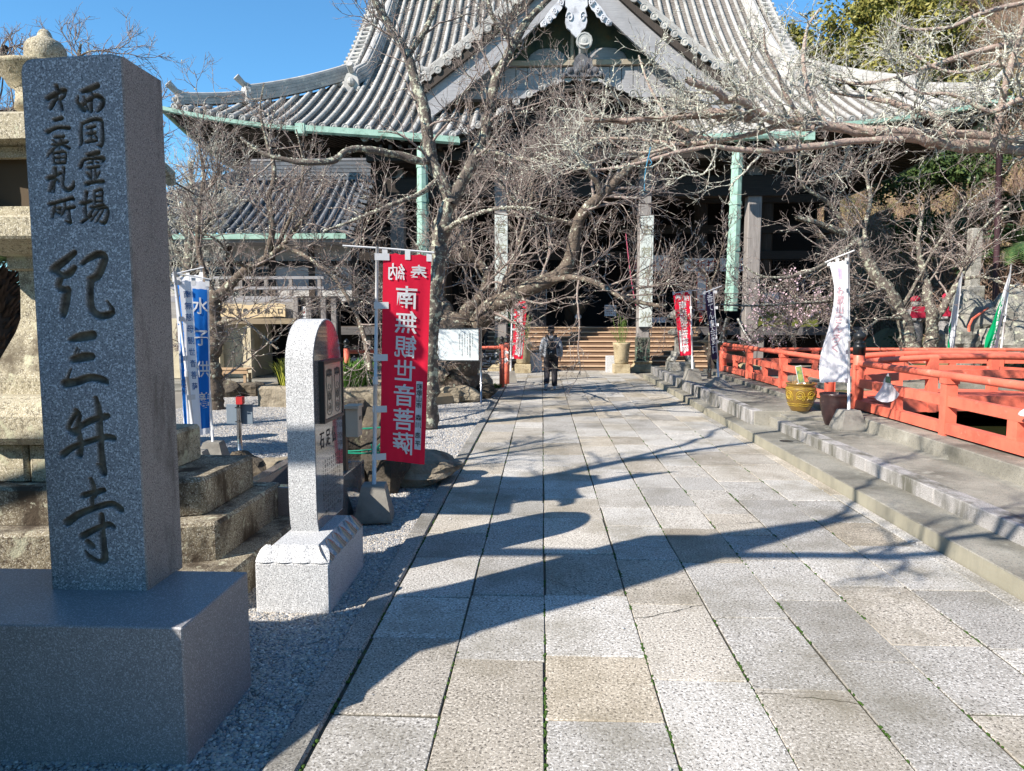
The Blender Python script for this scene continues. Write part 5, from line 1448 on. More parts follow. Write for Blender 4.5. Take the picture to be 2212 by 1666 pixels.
M_fpink = plain('faded_pink_print', (.66,.42,.46), .8); M_lilac = plain('lilac_print', (.48,.40,.66), .8)
banner('tall white banner with faded pink writing beside the two finialed fence posts', 'banner',
       [(1786,567),(1831,561),(1831,826),(1787,826)], [9.78,9.56,9.58,9.80], M_whc, ((1833.5,545),(1833.5,882),9.60,.016),
       [(c, .52, .24+.078*k, .13, M_fpink) for k, c in enumerate('お歌山さんろく')], [(.45,.06,.68,.15,M_lilac,'lozenge')], ('b', .35, .22, .265, .247), bar=((1783,567,9.78),(1846,541,9.54)), wave=.03, tabs='R', seed=5, bulge=.10)
BT = [(c, .69, .16+.205*k, .20, M_prwhite) for k, c in enumerate('水子供養')]+[(c, .26, .09+.074*k, .09, M_prblue) for k, c in enumerate('南無慈母観世音菩薩')]
banner('white banner with a blue panel lettered in white, left of the annex entrance', 'banner',
       [(385,604),(451,608),(455,937),(421,942)], [7.95,8.05,8.05,7.9], M_whc, ((377,586),(424,985),7.9,.014), BT,
       [(.44,.05,.94,.96,M_blue,'blue_panel')], ('b', .3, .2, .22, 0), bar=((372,590,7.9),(455,604,8.05)), wave=.018, seed=6)
banner('white banner with blue stripe hanging behind the nearer blue panel banner', 'banner',
       [(374,598),(438,592),(424,930),(398,935)], [8.45]*4, M_whc, ((434,574),(462,985),8.5,.014),
       [(c, .3, .1+.2*k, .2, M_prblue) for k, c in enumerate('水子供養')], [(.10,.05,.30,.95,M_blue,'blue_panel')], ('b', .3, .2, .22, 0), bar=((371,594,8.4),(440,578,8.5)), wave=.02, tabs='R', seed=7)
banner('white banner with green left edge across the pond, left of the two far banners', 'banner',
       [(2066,622),(2078,592),(2056,770),(2044,770)], [19.5,19.6,19.6,19.4], M_whc, ((2079,588),(2054,792),19.6,.022),
       (), [(0,.0,.25,1,M_gcl,'green_edge')], None, wave=.05, tabs='R', seed=8, bulge=-.20)
banner('green and white banner across the pond, right of the two far banners', 'banner',
       [(2165,640),(2184,575),(2152,782),(2118,780)], [18.6,18.6,18.7,18.5], M_whc, ((2185,570),(2158,792),18.7,.022),
       [(c, .42, .25+.16*k, .24, M_gcl) for k, c in enumerate('交通安全')], [(0,.0,.32,1,M_gcl,'green_edge')], None, wave=.04, tabs='R', seed=9)

# ================================================================== vermilion fence round the pond, and the arched bridge
FXX = 4.52
def giboshi(t, x, y, z):
    MB().lathe([(.085,0),(.085,.10),(.095,.11),(.085,.125),(.075,.16),(.085,.175),(.06,.185),(.045,.20),(.075,.225),(.088,.26),(.075,.30),(.035,.325),(.018,.345),(.006,.36)], (x,y), 14, z).build('black_finial', M_black, t, True)
def round_post(t, x, y, z0, z1, r=.078):
    MB().lathe([(r,z0),(r,z1),(r*.92,z1+.008)], (x,y), 14).build('round_post', M_verm, t, True); giboshi(t, x, y, z1)
def fence(label, P, posts, zb, group, struts=True, top=.66, arch=None, skip0=False, rail_r=.045):
    """P(s) -> (x, y), posts = list of s; zb base height; round hand rail, flat middle rail, deep bottom beam"""
    x0, y0 = P(posts[0]); t = thing('vermilion_railing', label, 'railing', (x0, y0, zb), group)
    A = arch or (lambda s: 0.0)
    S = np.linspace(posts[0], posts[-1], 25)
    MB().tube([(*P(s), zb+top+A(s)) for s in S], rail_r, 10).build('hand_rail', M_verm, t, True)
    for nm, lo, hi, w in (('middle_rail', .325, .44, .085), ('bottom_beam', .02, .14, .11)):
        for a, b_ in zip(posts[:-1], posts[1:]):
            n = 6 if arch else 2; q = np.linspace(a, b_, n)
            L = MB()
            for c, d in zip(q[:-1], q[1:]):
                p0, p1 = np.array((*P(c), zb+(lo+hi)/2+A(c))), np.array((*P(d), zb+(lo+hi)/2+A(d)))
                L.beam(p0, p1, w, hi-lo)
            L.build(nm, M_verm, t)
    d = np.array(P(posts[1]))-np.array(P(posts[0])); d /= np.linalg.norm(d)
    for k, s in enumerate(posts):
        if k in (0, len(posts)-1) and skip0: continue
        x, y = P(s); h = .062; z = A(s)
        b = MB(); b.obox((x, y, zb+z+(top-.02)/2-.02), .062, .062, (top-.04)/2+.02, (*d, 0), (-d[1], d[0], 0))
        b.obox((x, y, zb+z+top-.055), .075, .072, .03, (*d, 0), (-d[1], d[0], 0)); b.build('square_post', M_verm, t)
    for a, b_ in zip(posts[:-1], posts[1:]):
        for q in ((.5,) if struts else ()):
            s = a*(1-q)+b_*q; x, y = P(s)
            MB().obox((x, y, zb+.235+A(s)), .075, .04, .094, (*d, 0), (-d[1], d[0], 0)).build('strut', M_verm, t)
            MB().obox((x, y, zb+.535+A(s)), .045, .035, .095, (*d, 0), (-d[1], d[0], 0)).build('upper_strut', M_verm, t) if False else None
    return t
G_F = 'vermilion railings round the pond'
ta = fence('nearest vermilion railing along the pond kerb, from the bridge towards the camera', lambda s: (FXX, s), [10.5,8.18,5.85,3.5,1.2], .41, G_F)
tb_ = fence('vermilion railing along the pond kerb from the bridge to the basin', lambda s: (FXX, s), [11.5,13.72,15.95,18.2], .41, G_F)
tc = fence('vermilion railing along the far side of the pond in front of the hall', lambda s: (s, 18.3), [4.52,6.8,9.0,11.3,13.6], .28, G_F)
brg = thing('arched_bridge', 'small arched vermilion bridge over the pond with black finialed posts', 'bridge', (6.5,11,.41))
ar_ = lambda s: .14*(1-((s-6.3)/2.2)**2)
def brail(y):
    S = np.linspace(4.6, 8.0, 15); t = brg
    MB().tube([(s, y, 1.03+ar_(s)) for s in S], .045, 10).build('hand_rail', M_verm, t, True)
    for nm, lo, hi in (('middle_rail', .73, .84), ('side_beam', .26, .47)):
        b = MB()
        for c, d in zip(S[:-1], S[1:]): b.beam((c,y,(lo+hi)/2+ar_(c)), (d,y,(lo+hi)/2+ar_(d)), .09, hi-lo)
        kind(b.build(nm, M_verm, t), 'stuff')
    for s in (5.55, 7.0): MB().box((s-.06,y-.06,.25+ar_(s)), (s+.06,y+.06,1.03+ar_(s))).build('square_post', M_verm, t)
    round_post(t, 4.52, y, .38, 1.19); round_post(t, 8.05, y, -.6, 1.19)
for y in (10.5, 11.5): brail(y)
S = np.linspace(4.6, 8.0, 18)
for c, d in zip(S[:-1], S[1:]): MB().obox(((c+d)/2, 11, .44+ar_((c+d)/2)), (d-c)/2-.004, .46, .03).build('deck_plank', M_verm, brg)
round_post(tb_, FXX, 18.2, .38, 1.0, .085)
MB().box((8.0,9.6,-.7), (PX1,12.4,.40), .02).build('island', M_conc).__setitem__('kind', 'structure')
t = thing('kana_plate', 'narrow black plate with white kana on the round post left of the bridge gap', 'sign', (FXX-.09,11.42,.6))
f_ = lambda a, c: (FXX-.095, 11.46-a, c)
MB().box((FXX-.095,11.41,.72), (FXX-.08,11.49,1.09)).build('plate', M_black, t)
b = MB()
for k, ch in enumerate('しんのくいけ'): lettering(b, ch, .012, 1.05-.056*k, .055, lambda x, z: (FXX-.0975, 11.45-x, z), .02)
kind(b.build('writing', M_prwhite, t), 'stuff')
def hang_cloth(label, y, w, h, seed):
    r0 = np.random.default_rng(seed); b = MB(); G = []
    for i in range(7):
        s = i/6; G.append([(FXX-.07-.05*math.sin(3*q+s*4+seed)*q-.02, y-.08+w*(s-.5)*(.25+.9*q)-.05*q, 1.02-.10*s-(h*(.75+.25*math.sin(PI*s)))*q) for q in np.linspace(0, 1, 8)])
    o = b.sheet(G).build('white_cloth', M_whc, None, True); tag(o, label, 'cloth', 'white cloths hung on the railing')
hang_cloth('white triangular cloth hung on the near railing between the bridge and second post', 9.55, .42, .34, 1)
hang_cloth('white cloth hung on the near railing at the right edge of the view', 6.75, .36, .14, 2)
tag(MB().obox((FXX-.12,9.35,.93), .005, .06, .04).build('picture_card', plain('dark_card', (.03,.07,.05), .5)), 'small dark picture card tucked behind the white triangular cloth on the railing', 'card')

# ================================================================== pots on the terrace
def pot(label, c, z, R_, H_, prof, m, name='ceramic_pot', extra=None):
    t = thing(name, label, 'pot', (c[0], c[1], z))
    MB().lathe([(r*R_, h*H_) for r, h in prof], c, 28, z).build('body', m, t, True)
    MB().lathe([(.01,0),(R_*.82,.0)], c, 20, z+H_*.9).build('soil', M_soil, t)
    return t
pj = (3.88, 10.95)
def yellow_mat():
    m, nt, n, l, b = new_mat('amber_glaze')
    P = worldpos(n, l); col = mixc(n, l, noise(n, l, 9, 5, .6, P), (.22,.125,.02), (.13,.075,.015))
    l.new(col, b.inputs['Base Color']); b.inputs['Roughness'].default_value = .22; b.inputs['Coat Weight'].default_value = .5
    return m
t = pot('amber glazed jar with yellow dragon pattern on the far terrace', pj, .328, .222, .42,
        [(.60,0),(.62,.02),(.78,.2),(.95,.45),(1,.65),(.96,.82),(.88,.90),(.93,.93),(1.0,.96),(1.0,1),(.9,1),(.86,.95),(.80,.80)], yellow_mat(), 'dragon_jar')
b = MB()
def onj(a, z, r=None):
    rr = np.interp(z/.42, [0,.2,.45,.65,.82,.9], [.62,.78,.95,1,.96,.88])*.222+.003
    return (pj[0]+rr*math.cos(a), pj[1]+rr*math.sin(a), .328+z)
for a0 in (-2.75, -1.95, -1.2, -.4):
    P = [onj(a0+.30*math.cos(q)*(1-q/16), .24+.055*math.sin(q)*(1.3-q/12)) for q in np.linspace(0, 9, 30)]; b.tube(P, .005, 5)
    for k in range(6):
        a = a0-.25+.1*k; b.tube([onj(a, .18+.02*math.sin(k)), onj(a+.07, .20), onj(a+.09, .23), onj(a+.16, .235)], .004, 4)
for z in (.085, .115, .33, .35): b.tube([onj(a, z+.004*math.sin(a*9)) for a in np.linspace(-PI, PI, 60)], .004, 4)
kind(b.build('dragon_pattern', plain('yellow_glaze', (.62,.42,.05), .3), t), 'stuff')
b = MB()
for k in range(26):
    a = random.uniform(0, 6.28); r = random.uniform(0, .14); q = random.uniform(.05, .22 if k > 2 else .38)
    p = np.array((pj[0]+r*math.cos(a), pj[1]+r*math.sin(a), .328+.39)); d = np.array((random.uniform(-.6,.6), random.uniform(-.6,.6), 1))
    b.tube([p, p+d*q*.5, p+d*q+np.array((.03,0,-.02))], .0025, 4)
kind(b.build('dry_stalks', plain('straw', (.50,.33,.17), .9), t), 'stuff')
t = thing('picture_card', 'green and yellow picture card on a stick in the amber jar', 'card', (pj[0]-.05,pj[1]-.05,.75))
b = MB(); b.obox((pj[0]-.06,pj[1]-.10,.88), .045, .004, .13, (.97,0,.22), (0,1,0), (-.22,0,.97)); b.build('card', M_prwhite, t)
b = MB(); b.obox((pj[0]-.06,pj[1]-.1055,.88), .038, .002, .12, (.97,0,.22), (0,1,0), (-.22,0,.97)); b.build('print', mat('green_photo_print', (.01,.16,.12), (.55,.55,.12), scale=22, bmp=0), t)
MB().tube([(pj[0]-.03,pj[1]-.09,.70),(pj[0]-.05,pj[1]-.09,.80)], .004, 5).build('stick', M_white, t)
pb = (4.02, 10.02)
M_bp = mat('brown_glaze', (.055,.028,.027), (.035,.018,.018), scale=6, rough=.3, patch=(.16,.12,.09), pscale=14, plo=.62, phi=.70, bmp=.1, spec=.5)
t = pot('plain dark brown glazed pot beside the white banner block', pb, .247, .205, .44,
        [(.58,0),(.60,.02),(.70,.15),(.82,.36),(.93,.6),(.97,.8),(.94,.88),(1.0,.92),(1.02,.97),(1.0,1),(.92,1),(.90,.95),(.86,.8)], M_bp)
MB().tube([(pb[0]+.18*math.cos(a), pb[1]+.18*math.sin(a), .247+.24) for a in np.linspace(0, 6.28, 30)], .006, 5).build('ridge', M_bp, t)

# ================================================================== small lantern, pots and blocks before the steps
c = (3.72, 19.6)
t = thing('small_stone_lantern', 'weathered stone lantern with mushroom cap behind the right red banner', 'stone lantern', (*c,0))
M_sl = mat('pale_weathered_stone', (.40,.38,.33), (.28,.265,.22), scale=6, speck=((.16,.15,.12), (.55,.53,.48), .2), sscale=60, stain=(.12,.12,.09), stscale=2.5, bmp=.5, bscale=25)
for w_, z0, z1 in ((.46,0,.30), (.34,.30,.55)): MB().prism([(c[0]-w_,c[1]-w_),(c[0]+w_,c[1]-w_),(c[0]+w_,c[1]+w_),(c[0]-w_,c[1]+w_)], z0, z1, .03).build('plinth_stone', M_sl, t)
for sx in (-1, 1):
    for sy in (-1, 1): MB().tube([(c[0]+sx*.26,c[1]+sy*.26,.55), (c[0]+sx*.18,c[1]+sy*.18,.68), (c[0]+sx*.14,c[1]+sy*.14,.8)], [.08,.07,.09], 6).build('scroll_foot', M_sl, t)
MB().lathe([(.24,.74),(.20,.80),(.20,1.12),(.22,1.2),(.17,1.24)], c, 4, rot=PI/4).build('body', M_sl, t)
MB().lathe([(.18,1.24),(.34,1.30),(.36,1.36),(.22,1.44),(.12,1.46),(.12,1.70)], c, 8).build('ledge', M_sl, t)
MB().lathe([(.12,1.68),(.36,1.72),(.38,1.78),(.28,1.88),(.16,1.96),(.06,2.02),(.05,2.08)], c, 12).build('cap', M_sl, t, True)
def bamboo_pot(label, x, y):
    t = thing('stone_flower_pot', label, 'pot', (x,y,0), 'stone pots beside the hall steps')
    MB().prism([(x-.26,y-.26),(x+.26,y-.26),(x+.26,y+.26),(x-.26,y+.26)], 0, .28, .02).build('pedestal', M_stoneb, t)
    MB().lathe([(.20,0),(.22,.05),(.25,.5),(.28,.62),(.28,.68),(.24,.68),(.22,.6)], (x,y), 14, .28).build('vessel', M_stoneb, t, True)
    b = MB(); r0 = np.random.default_rng(int(x*10)+90)
    for k in range(16):
        a = r0.uniform(0, 6.28); p = np.array((x+.1*math.cos(a), y+.1*math.sin(a), .93)); tip = p+np.array((.28*math.cos(a)*r0.random(), .28*math.sin(a)*r0.random(), r0.uniform(.4, .95)))
        b.tube([p, (p+tip)/2+(0,0,.05), tip], .006, 4)
        for j in range(9):
            q = p+(tip-p)*r0.uniform(.25, 1); d = r0.normal(0, 1, 3); d[2] = abs(d[2])*.3-.2; d /= np.linalg.norm(d)
            s_ = np.cross(d, (0,0,1)); s_ /= np.linalg.norm(s_); L = r0.uniform(.08, .15)
            b.add([q, q+d*L*.5+s_*.014, q+d*L, q+d*L*.5-s_*.014], [(0,1,2,3)])
    kind(b.build('leaves', plain('bamboo_leaf', (.16,.26,.05), .6), t), 'stuff')
    return t
bamboo_pot('tall stone pot with bamboo leaves at the right end of the steps', at(1342,800,22.9)[0], 22.9)
bamboo_pot('stone pot half hidden behind the small red banner at the left of the steps', at(1130,800,22.9)[0], 22.9)
tag(MB().prism([(2.05,23.15),(2.55,23.15),(2.55,23.5),(2.05,23.5)], 0, .52, .01).build('granite_block', M_granl), 'pale granite block behind the right bamboo pot', 'stone block')
tag(MB().prism([(-.45,23.15),(.0,23.15),(.0,23.5),(-.45,23.5)], 0, .60, .01).build('granite_block', M_granl), 'pale granite block right of the small red banner at the steps', 'stone block')

# ================================================================== left side things
# information board
Yb = 14.4; a = at(943,711,Yb); b_ = at(1034,778,Yb)
t = thing('information_board', 'white information board on two steel posts in front of the thick cherry trunk', 'sign', ((a[0]+b_[0])/2,Yb,0))
M_iw = plain('board_white', (.86,.93,.93), .4)
MB().box((a[0],Yb-.015,b_[2]), (b_[0],Yb+.015,a[2]), .004).build('panel', M_iw, t)
fr = MB()
for lo, hi in (((a[0]-.02,b_[2]-.02),(b_[0]+.02,b_[2])), ((a[0]-.02,a[2]),(b_[0]+.02,a[2]+.02)), ((a[0]-.02,b_[2]),(a[0],a[2])), ((b_[0],b_[2]),(b_[0]+.02,a[2]))): fr.box((lo[0],Yb-.025,lo[1]), (hi[0],Yb+.025,hi[1]))
fr.build('frame', M_chrome, t)
for x in (a[0]-.045, b_[0]+.045): MB().tube([(x,Yb,0),(x,Yb,a[2]+.03)], .022, 8).build('post', M_chrome, t, True)
tb = MB(); k = 0; S_ = '境内の桜は早咲きで知られ近畿地方に春を告げる名木として親しまれている標本木は気象台の開花宣言の基準となる'
for c_ in range(6):
    for r_ in range((9,16,14,12,15,11)[c_]): lettering(tb, S_[k % len(S_)], b_[0]-.12-c_*.052, a[2]-.10-.031*r_, .026 if c_ != 1 else .034, lambda x, z: (x, Yb-.0185, z), .01); k += 1
kind(tb.build('writing', M_ink, t), 'stuff')
# bollard sign on a chrome pole
p = gr(520,1022)
t = thing('pole_sign', 'steel pole with a blank grey plate and red tag on the gravel', 'sign', p)
MB().prism([(p[0]-.2,p[1]-.2),(p[0]+.2,p[1]-.2),(p[0]+.2,p[1]+.2),(p[0]-.2,p[1]+.2)], 0, .015, .003).build('foot_plate', M_chrome, t)
tp_ = at(515,855,p[1]); MB().tube([p, tp_], .026, 12).build('pole', M_chrome, t, True)
a = at(490,873,p[1]+.05); b_ = at(548,915,p[1]+.05)
MB().box((a[0],p[1]+.03,b_[2]), (b_[0],p[1]+.045,a[2]), .003).build('plate', plain('blue_grey_plate', (.20,.25,.30), .5), t)
MB().box((tp_[0]-.01,p[1]-.05,tp_[2]-.09), (tp_[0]+.06,p[1]+.02,tp_[2]-.01)).build('red_tag', plain('tag_red', (.5,.02,.02), .5), t)
for z in (a[2]-.03, b_[2]+.03): MB().tube([(tp_[0]-.03,p[1]-.03,z),(tp_[0]+.04,p[1]-.03,z)], .007, 5).build('bracket', M_black, t)
# donation post
p = gr(745,1120)
t = thing('collection_box_post', 'brown square post carrying a small beige metal box behind the footprint monument', 'post', p)
tp_ = at(741,879,p[1]); MB().box((p[0]-.03,p[1]-.03,0), (p[0]+.03,p[1]+.03,tp_[2])).build('post', plain('brown_post', (.17,.10,.065), .5), t)
a = at(748,882,p[1]-.06); b_ = at(771,943,p[1]-.06)
MB().prism([(a[0],p[1]-.09),(b_[0]+.02,p[1]-.09),(b_[0]+.02,p[1]+.05),(a[0],p[1]+.05)], b_[2], a[2], .004).build('box', plain('beige_metal', (.60,.48,.37), .45), t)
MB().box((a[0]-.01,p[1]-.12,a[2]+.001), (b_[0]+.03,p[1]+.06,a[2]+.025)).build('hood', plain('beige_metal', (.60,.48,.37), .45), t)
MB().box((b_[0]+.021,p[1]-.05,a[2]-.10), (b_[0]+.024,p[1]+.02,a[2]-.07)).build('slot', M_black, t)
t = thing('granite_trough', 'low polished granite trough behind the footprint monument', 'trough', (-1.9,5.9,0))
for lo, hi in (((-2.35,5.35),(-1.62,5.45)), ((-2.35,6.35),(-1.62,6.45)), ((-1.72,5.45),(-1.62,6.35)), ((-2.35,5.45),(-2.25,6.35))): MB().prism([lo,(hi[0],lo[1]),hi,(lo[0],hi[1])], 0, .42, .008).build('side_slab', M_pol, t)
# boulders
def rock(c, r, seed, m, label=None, name='rock', group=None, flat=.8, cat='rock'):
    r0 = np.random.default_rng(seed)
    b = MB(); n, k = 22, 16; D = r0.normal(0, 1, (14, 3)); D /= np.linalg.norm(D, axis=1)[:, None]; O = r0.uniform(.62, .95, 14)
    V = []
    for i in range(k+1):
        th = PI*i/k
        for j in range(n):
            ph = 2*PI*j/n; d = np.array((math.sin(th)*math.cos(ph), math.sin(th)*math.sin(ph), -math.cos(th)))
            q = D@d; q = np.where(q > .2, O/np.maximum(q, .2), 9); rr = min(q.min(), 1.05)
            rr *= 1+.05*math.sin(7*d[0]+seed)+.04*math.sin(11*d[2]+3*d[1]+seed)+r0.normal(0, .012)
            V.append(np.array(c)+d*rr*np.array(r))
    for i in range(k):
        for j in range(n):
            jj = (j+1) % n; b.f.append((i*n+j, i*n+jj, (i+1)*n+jj, (i+1)*n+j))
    b.v = [tuple(v) for v in V]
    o = link_mesh(name, np.array(b.v), b.f, m, None, False, base=np.array((c[0], c[1], max(c[2]-r[2], 0))))
    if label: tag(o, label, cat, group)
    return o
rock((-2.05,7.3,.42), (.42,.34,.62), 3, M_rock, 'tall dark boulder bound with green rope, behind the red banner pole')
rock((-1.62,7.2,.30), (.33,.32,.50), 5, M_rock, 'rounded dark boulder leaning on the taller roped boulder')
rock((-2.95,6.9,.16), (.26,.2,.28), 8, M_rock, 'small pointed black rock on the gravel left of the footprint monument')
rock((-1.35,7.55,.08), (.55,.4,.24), 11, M_rockl, 'low brown rock under the lower edge of the large red banner')
rock((-2.75,7.4,.05), (.3,.25,.2), 12, M_rockl, 'low pale rock behind the small pointed black rock')
b = MB(); 
for (x0, y0, z0, x1, y1, z1) in ((-2.35,6.93,.72,-1.45,6.90,.66), (-2.45,6.9,.50,-1.40,6.86,.42), (-2.42,6.92,.49,-1.5,6.84,.46)):
    P = [(x0+(x1-x0)*q, y0-.10*math.sin(PI*q)+(y1-y0)*q, z0+(z1-z0)*q-.04*math.sin(PI*q)) for q in np.linspace(0, 1, 12)]; b.tube(P, .008, 6)
for k in range(6): a = k*1.1; b.tube([(-1.58,6.78,.47), (-1.58+.08*math.cos(a),6.76,.45+.07*math.sin(a)), (-1.58+.03*math.cos(a+1),6.75,.38)], .006, 5)
tag(b.build('green_rope', plain('rope_green', (.0,.30,.18), .7)), 'bright green rope tied round the two dark boulders', 'rope')
# ring of rocks round the big cherry tree
RG = 'rocks edging the bed of the thick cherry tree'
ring = [(935,862,'pale rock with a flat top at the left post of the information board'), (965,868,'broad pale rock between the information board posts'), (1000,866,'cracked pale rock just left of the right board post'),
        (1045,858,'dark rock at the right end of the cherry bed'), (1022,850,'grey rock behind the right board post'), (905,858,'rock at the left end of the cherry bed beside the red banner')]
for k, (u, v, lb) in enumerate(ring):
    p = gr(u, v); rock((p[0], p[1], .12), (.30+.05*(k % 3), .24, .19+.03*(k % 2)), 20+k, M_rockl if k != 3 else M_rock, lb, group=RG)
# bed and retaining stones
kind(MB().prism([(-4.2,14.6),(-2.2,14.2),(-1.5,14.9),(-1.5,16.6),(-2.2,17.6),(-4.6,17.6)], -.02, .20, .06).build('tree_bed', mat('sandy_soil', (.42,.33,.21), (.3,.23,.15), scale=5, bmp=.6, bscale=20)), 'structure')
for k, (x, y) in enumerate(((-2.0,17.3), (-1.5,17.2), (-2.7,17.5), (-3.5,17.6))):
    rock((x,y,.14), (.36,.24,.26), 40+k, M_rockl, ['square pale stone right of the cherry trunk', 'mossy stone at the foot of the near vermilion post', 'stone behind the cherry trunk under the string rails', 'stone left behind the cherry trunk'][k])
b = MB(); r0 = np.random.default_rng(4)
def grass(c, R_, H_, n, m, label, cat='grass', seed=1, name='grass_clump', w=.012):
    r0 = np.random.default_rng(seed); b = MB()
    for k in range(n):
        a = r0.uniform(0, 6.28); q = math.sqrt(r0.random())*R_; p = np.array((c[0]+q*math.cos(a), c[1]+q*math.sin(a), c[2]))
        d = np.array((math.cos(a)*.5+r0.normal(0, .4), math.sin(a)*.5+r0.normal(0, .4), 0)); L = H_*r0.uniform(.6, 1.1); s_ = np.array((-d[1], d[0], 0)); s_ /= max(np.linalg.norm(s_), .01)
        m1 = p+np.array((0,0,L*.6))+d*L*.25; e = p+np.array((0,0,L*.85))+d*L*.7
        b.add([p-s_*w, p+s_*w, m1+s_*w*.8, m1-s_*w*.8, e], [(0,1,2,3), (3,2,4)])
    o = b.build(name, m); tag(o, label, cat); return o
kind(grass((-1.35,17.6,.02), .35, .12, 260, M_moss, 'low green moss and grass at the foot of the near vermilion post', seed=2), 'stuff')
gm = plain('fresh_grass', (.12,.26,.03), .6)
grass((-4.9,14.4,.38), .42, .62, 420, plain('yellow_grass', (.38,.40,.05), .6), 'yellow green grass clump left of the left vermilion post', 'plant', 3)
grass((-3.9,14.2,.38), .50, .62, 460, gm, 'dark green grass clump between the vermilion post and the red banner', 'plant', 4)
kind(MB().prism([(-5.6,13.9),(-3.0,13.6),(-2.9,15.0),(-5.6,15.2)], -.02, .38, .05).build('planter_stone', M_rockl), 'structure')
for k, (x, y) in enumerate(((-7.6,15.9), (-7.0,15.7), (-6.5,15.9))): rock((x,y,.1), (.42,.25,.24), 60+k, M_rock, ['mossy dark rock at the left of the row before the entrance', 'mossy dark rock in the middle of the row before the entrance', 'mossy dark rock at the right of the row before the entrance'][k])
# vermilion string fence with tied fortune papers
t = thing('fortune_paper_fence', 'vermilion posts and rail with strings of tied white paper fortunes behind the cherry trunk', 'fence', (-1.0,17.8,0))
p1 = np.array((-.99, 17.8)); p0 = np.array((-4.15, 15.2)); p2 = np.array((-.92, 18.9))
ZT = 1.02
for p in (p0, p1, p2):
    MB().lathe([(.065,0),(.065,ZT+.05)], tuple(p), 12).build('round_post', M_verm, t, True)
    MB().lathe([(.055,0),(.06,.05),(.035,.08),(.065,.12),(.06,.16),(.01,.21)], tuple(p), 10, ZT+.05).build('black_finial', M_black, t, True)
MB().tube([(*p0,ZT-.02),(*p1,ZT-.02)], .04, 8).build('hand_rail', M_verm, t, True); MB().tube([(*p1,ZT-.02),(*p2,ZT-.02)], .04, 8).build('hand_rail', M_verm, t, True)
b = MB(); pp = MB(); r0 = np.random.default_rng(11)
for z in (.86,.68,.50,.32):
    for q0, q1 in ((p0, p1), (p1, p2)):
        b.tube([(*q0,z),(*((q0+q1)/2),z-.02),(*q1,z)], .006, 4)
        if z > .6:
            L = np.linalg.norm(q1-q0)
            for s in np.arange(.02, .98, .018/L*2.2):
                if r0.random() < .35: continue
                c = np.array((*(q0+(q1-q0)*s), z+r0.normal(0, .006))); 
                for e in range(2):
                    d = np.array((r0.normal(0, .6), r0.normal(0, .4)-.2, -1 if e == 0 else r0.normal(-.2, .6))); d /= np.linalg.norm(d); s_ = np.cross(d, (0,1,.3)); s_ /= np.linalg.norm(s_); Lp = r0.uniform(.05, .11)
                    pp.add([c-s_*.008, c+s_*.008, c+d*Lp+s_*.017, c+d*Lp-s_*.017], [(0,1,2,3)])
b.build('string', M_white, t); kind(pp.build('tied_paper', M_prwhite, t), 'stuff')

# ================================================================== person walking to the hall
def evalmesh(mb, name, m, parent, vox=.014, smooth=2):
    me = bpy.data.meshes.new(name); me.from_pydata(mb.v, [], mb.f); o = bpy.data.objects.new(name, me); COL.objects.link(o)
    r = o.modifiers.new('r', 'REMESH'); r.mode = 'VOXEL'; r.voxel_size = vox
    s = o.modifiers.new('s', 'SMOOTH'); s.iterations = smooth*3; s.factor = .5
    dg = bpy.context.evaluated_depsgraph_get(); m2 = bpy.data.meshes.new_from_object(o.evaluated_get(dg))
    bpy.data.objects.remove(o); bpy.data.meshes.remove(me)
    m2.polygons.foreach_set('use_smooth', np.ones(len(m2.polygons), bool)); m2.materials.clear(); m2.materials.append(m); m2.name = name
    o = bpy.data.objects.new(name, m2); COL.objects.link(o); o.parent = parent; return o
def limb(mb, pts, R_, n=12, sx=1, sy=1):
    """closed tapered tube with rounded ends (radii may be pairs)"""
    P = np.array(pts, float); K = len(P)
    P2 = smoothpath(np.hstack([P, np.array([[r] if np.isscalar(r) else [r[0]] for r in R_]), np.array([[r] if np.isscalar(r) else [r[1]] for r in R_])]), K*4)
    T = np.gradient(P2[:, :3], axis=0); T /= np.linalg.norm(T, axis=1)[:, None]
    k0 = len(mb.v)
    for p, t in zip(P2, T):
        X = np.cross((0,1,0) if abs(t[1]) < .9 else (0,0,1), t); X /= np.linalg.norm(X); Y = np.cross(t, X)
        for i in range(n):
            a = 2*PI*i/n; mb.v.append(tuple(p[:3]+X*math.cos(a)*p[3]+Y*math.sin(a)*p[4]))
    M = len(P2)
    for i in range(M-1):
        for j in range(n):
            jj = (j+1) % n; mb.f.append((k0+i*n+j, k0+i*n+jj, k0+(i+1)*n+jj, k0+(i+1)*n+j))
    mb.f.append(tuple(k0+j for j in range(n))[::-1]); mb.f.append(tuple(k0+(M-1)*n+j for j in range(n)))
pg = gr(1190, 842)
pt = thing('person', 'person in grey sweatshirt, black trousers and white shoes walking away, wearing a black backpack', 'person', pg)
skin = plain('skin', (.52,.32,.24), .6); M_sw = mat('grey_sweatshirt', (.38,.40,.43), (.32,.34,.37), scale=12, bmp=.2, bscale=60, bdist=.004); M_tr = plain('black_trousers', (.03,.028,.035), .8)
M_bk = plain('black_nylon', (.012,.012,.014), .5)
b = MB()
limb(b, [(0,0,.80),(0,0,.92),(0,.01,1.05),(0,.0,1.18),(0,-.005,1.27)], [(.15,.10),(.14,.095),(.13,.09),(.16,.10),(.12,.07)])
limb(b, [(0,-.005,1.24),(0,.01,1.32),(0,.02,1.38)], [.055,.048,.05])
limb(b, [(0,.012,1.345),(0,.015,1.385),(0,.015,1.45),(0,.01,1.52),(0,.01,1.545)], [(.045,.05),(.068,.082),(.075,.095),(.06,.075),(.02,.02)])
b.ball((0,.118,1.425), (.014,.018,.02), 6, 5)                                   # nose
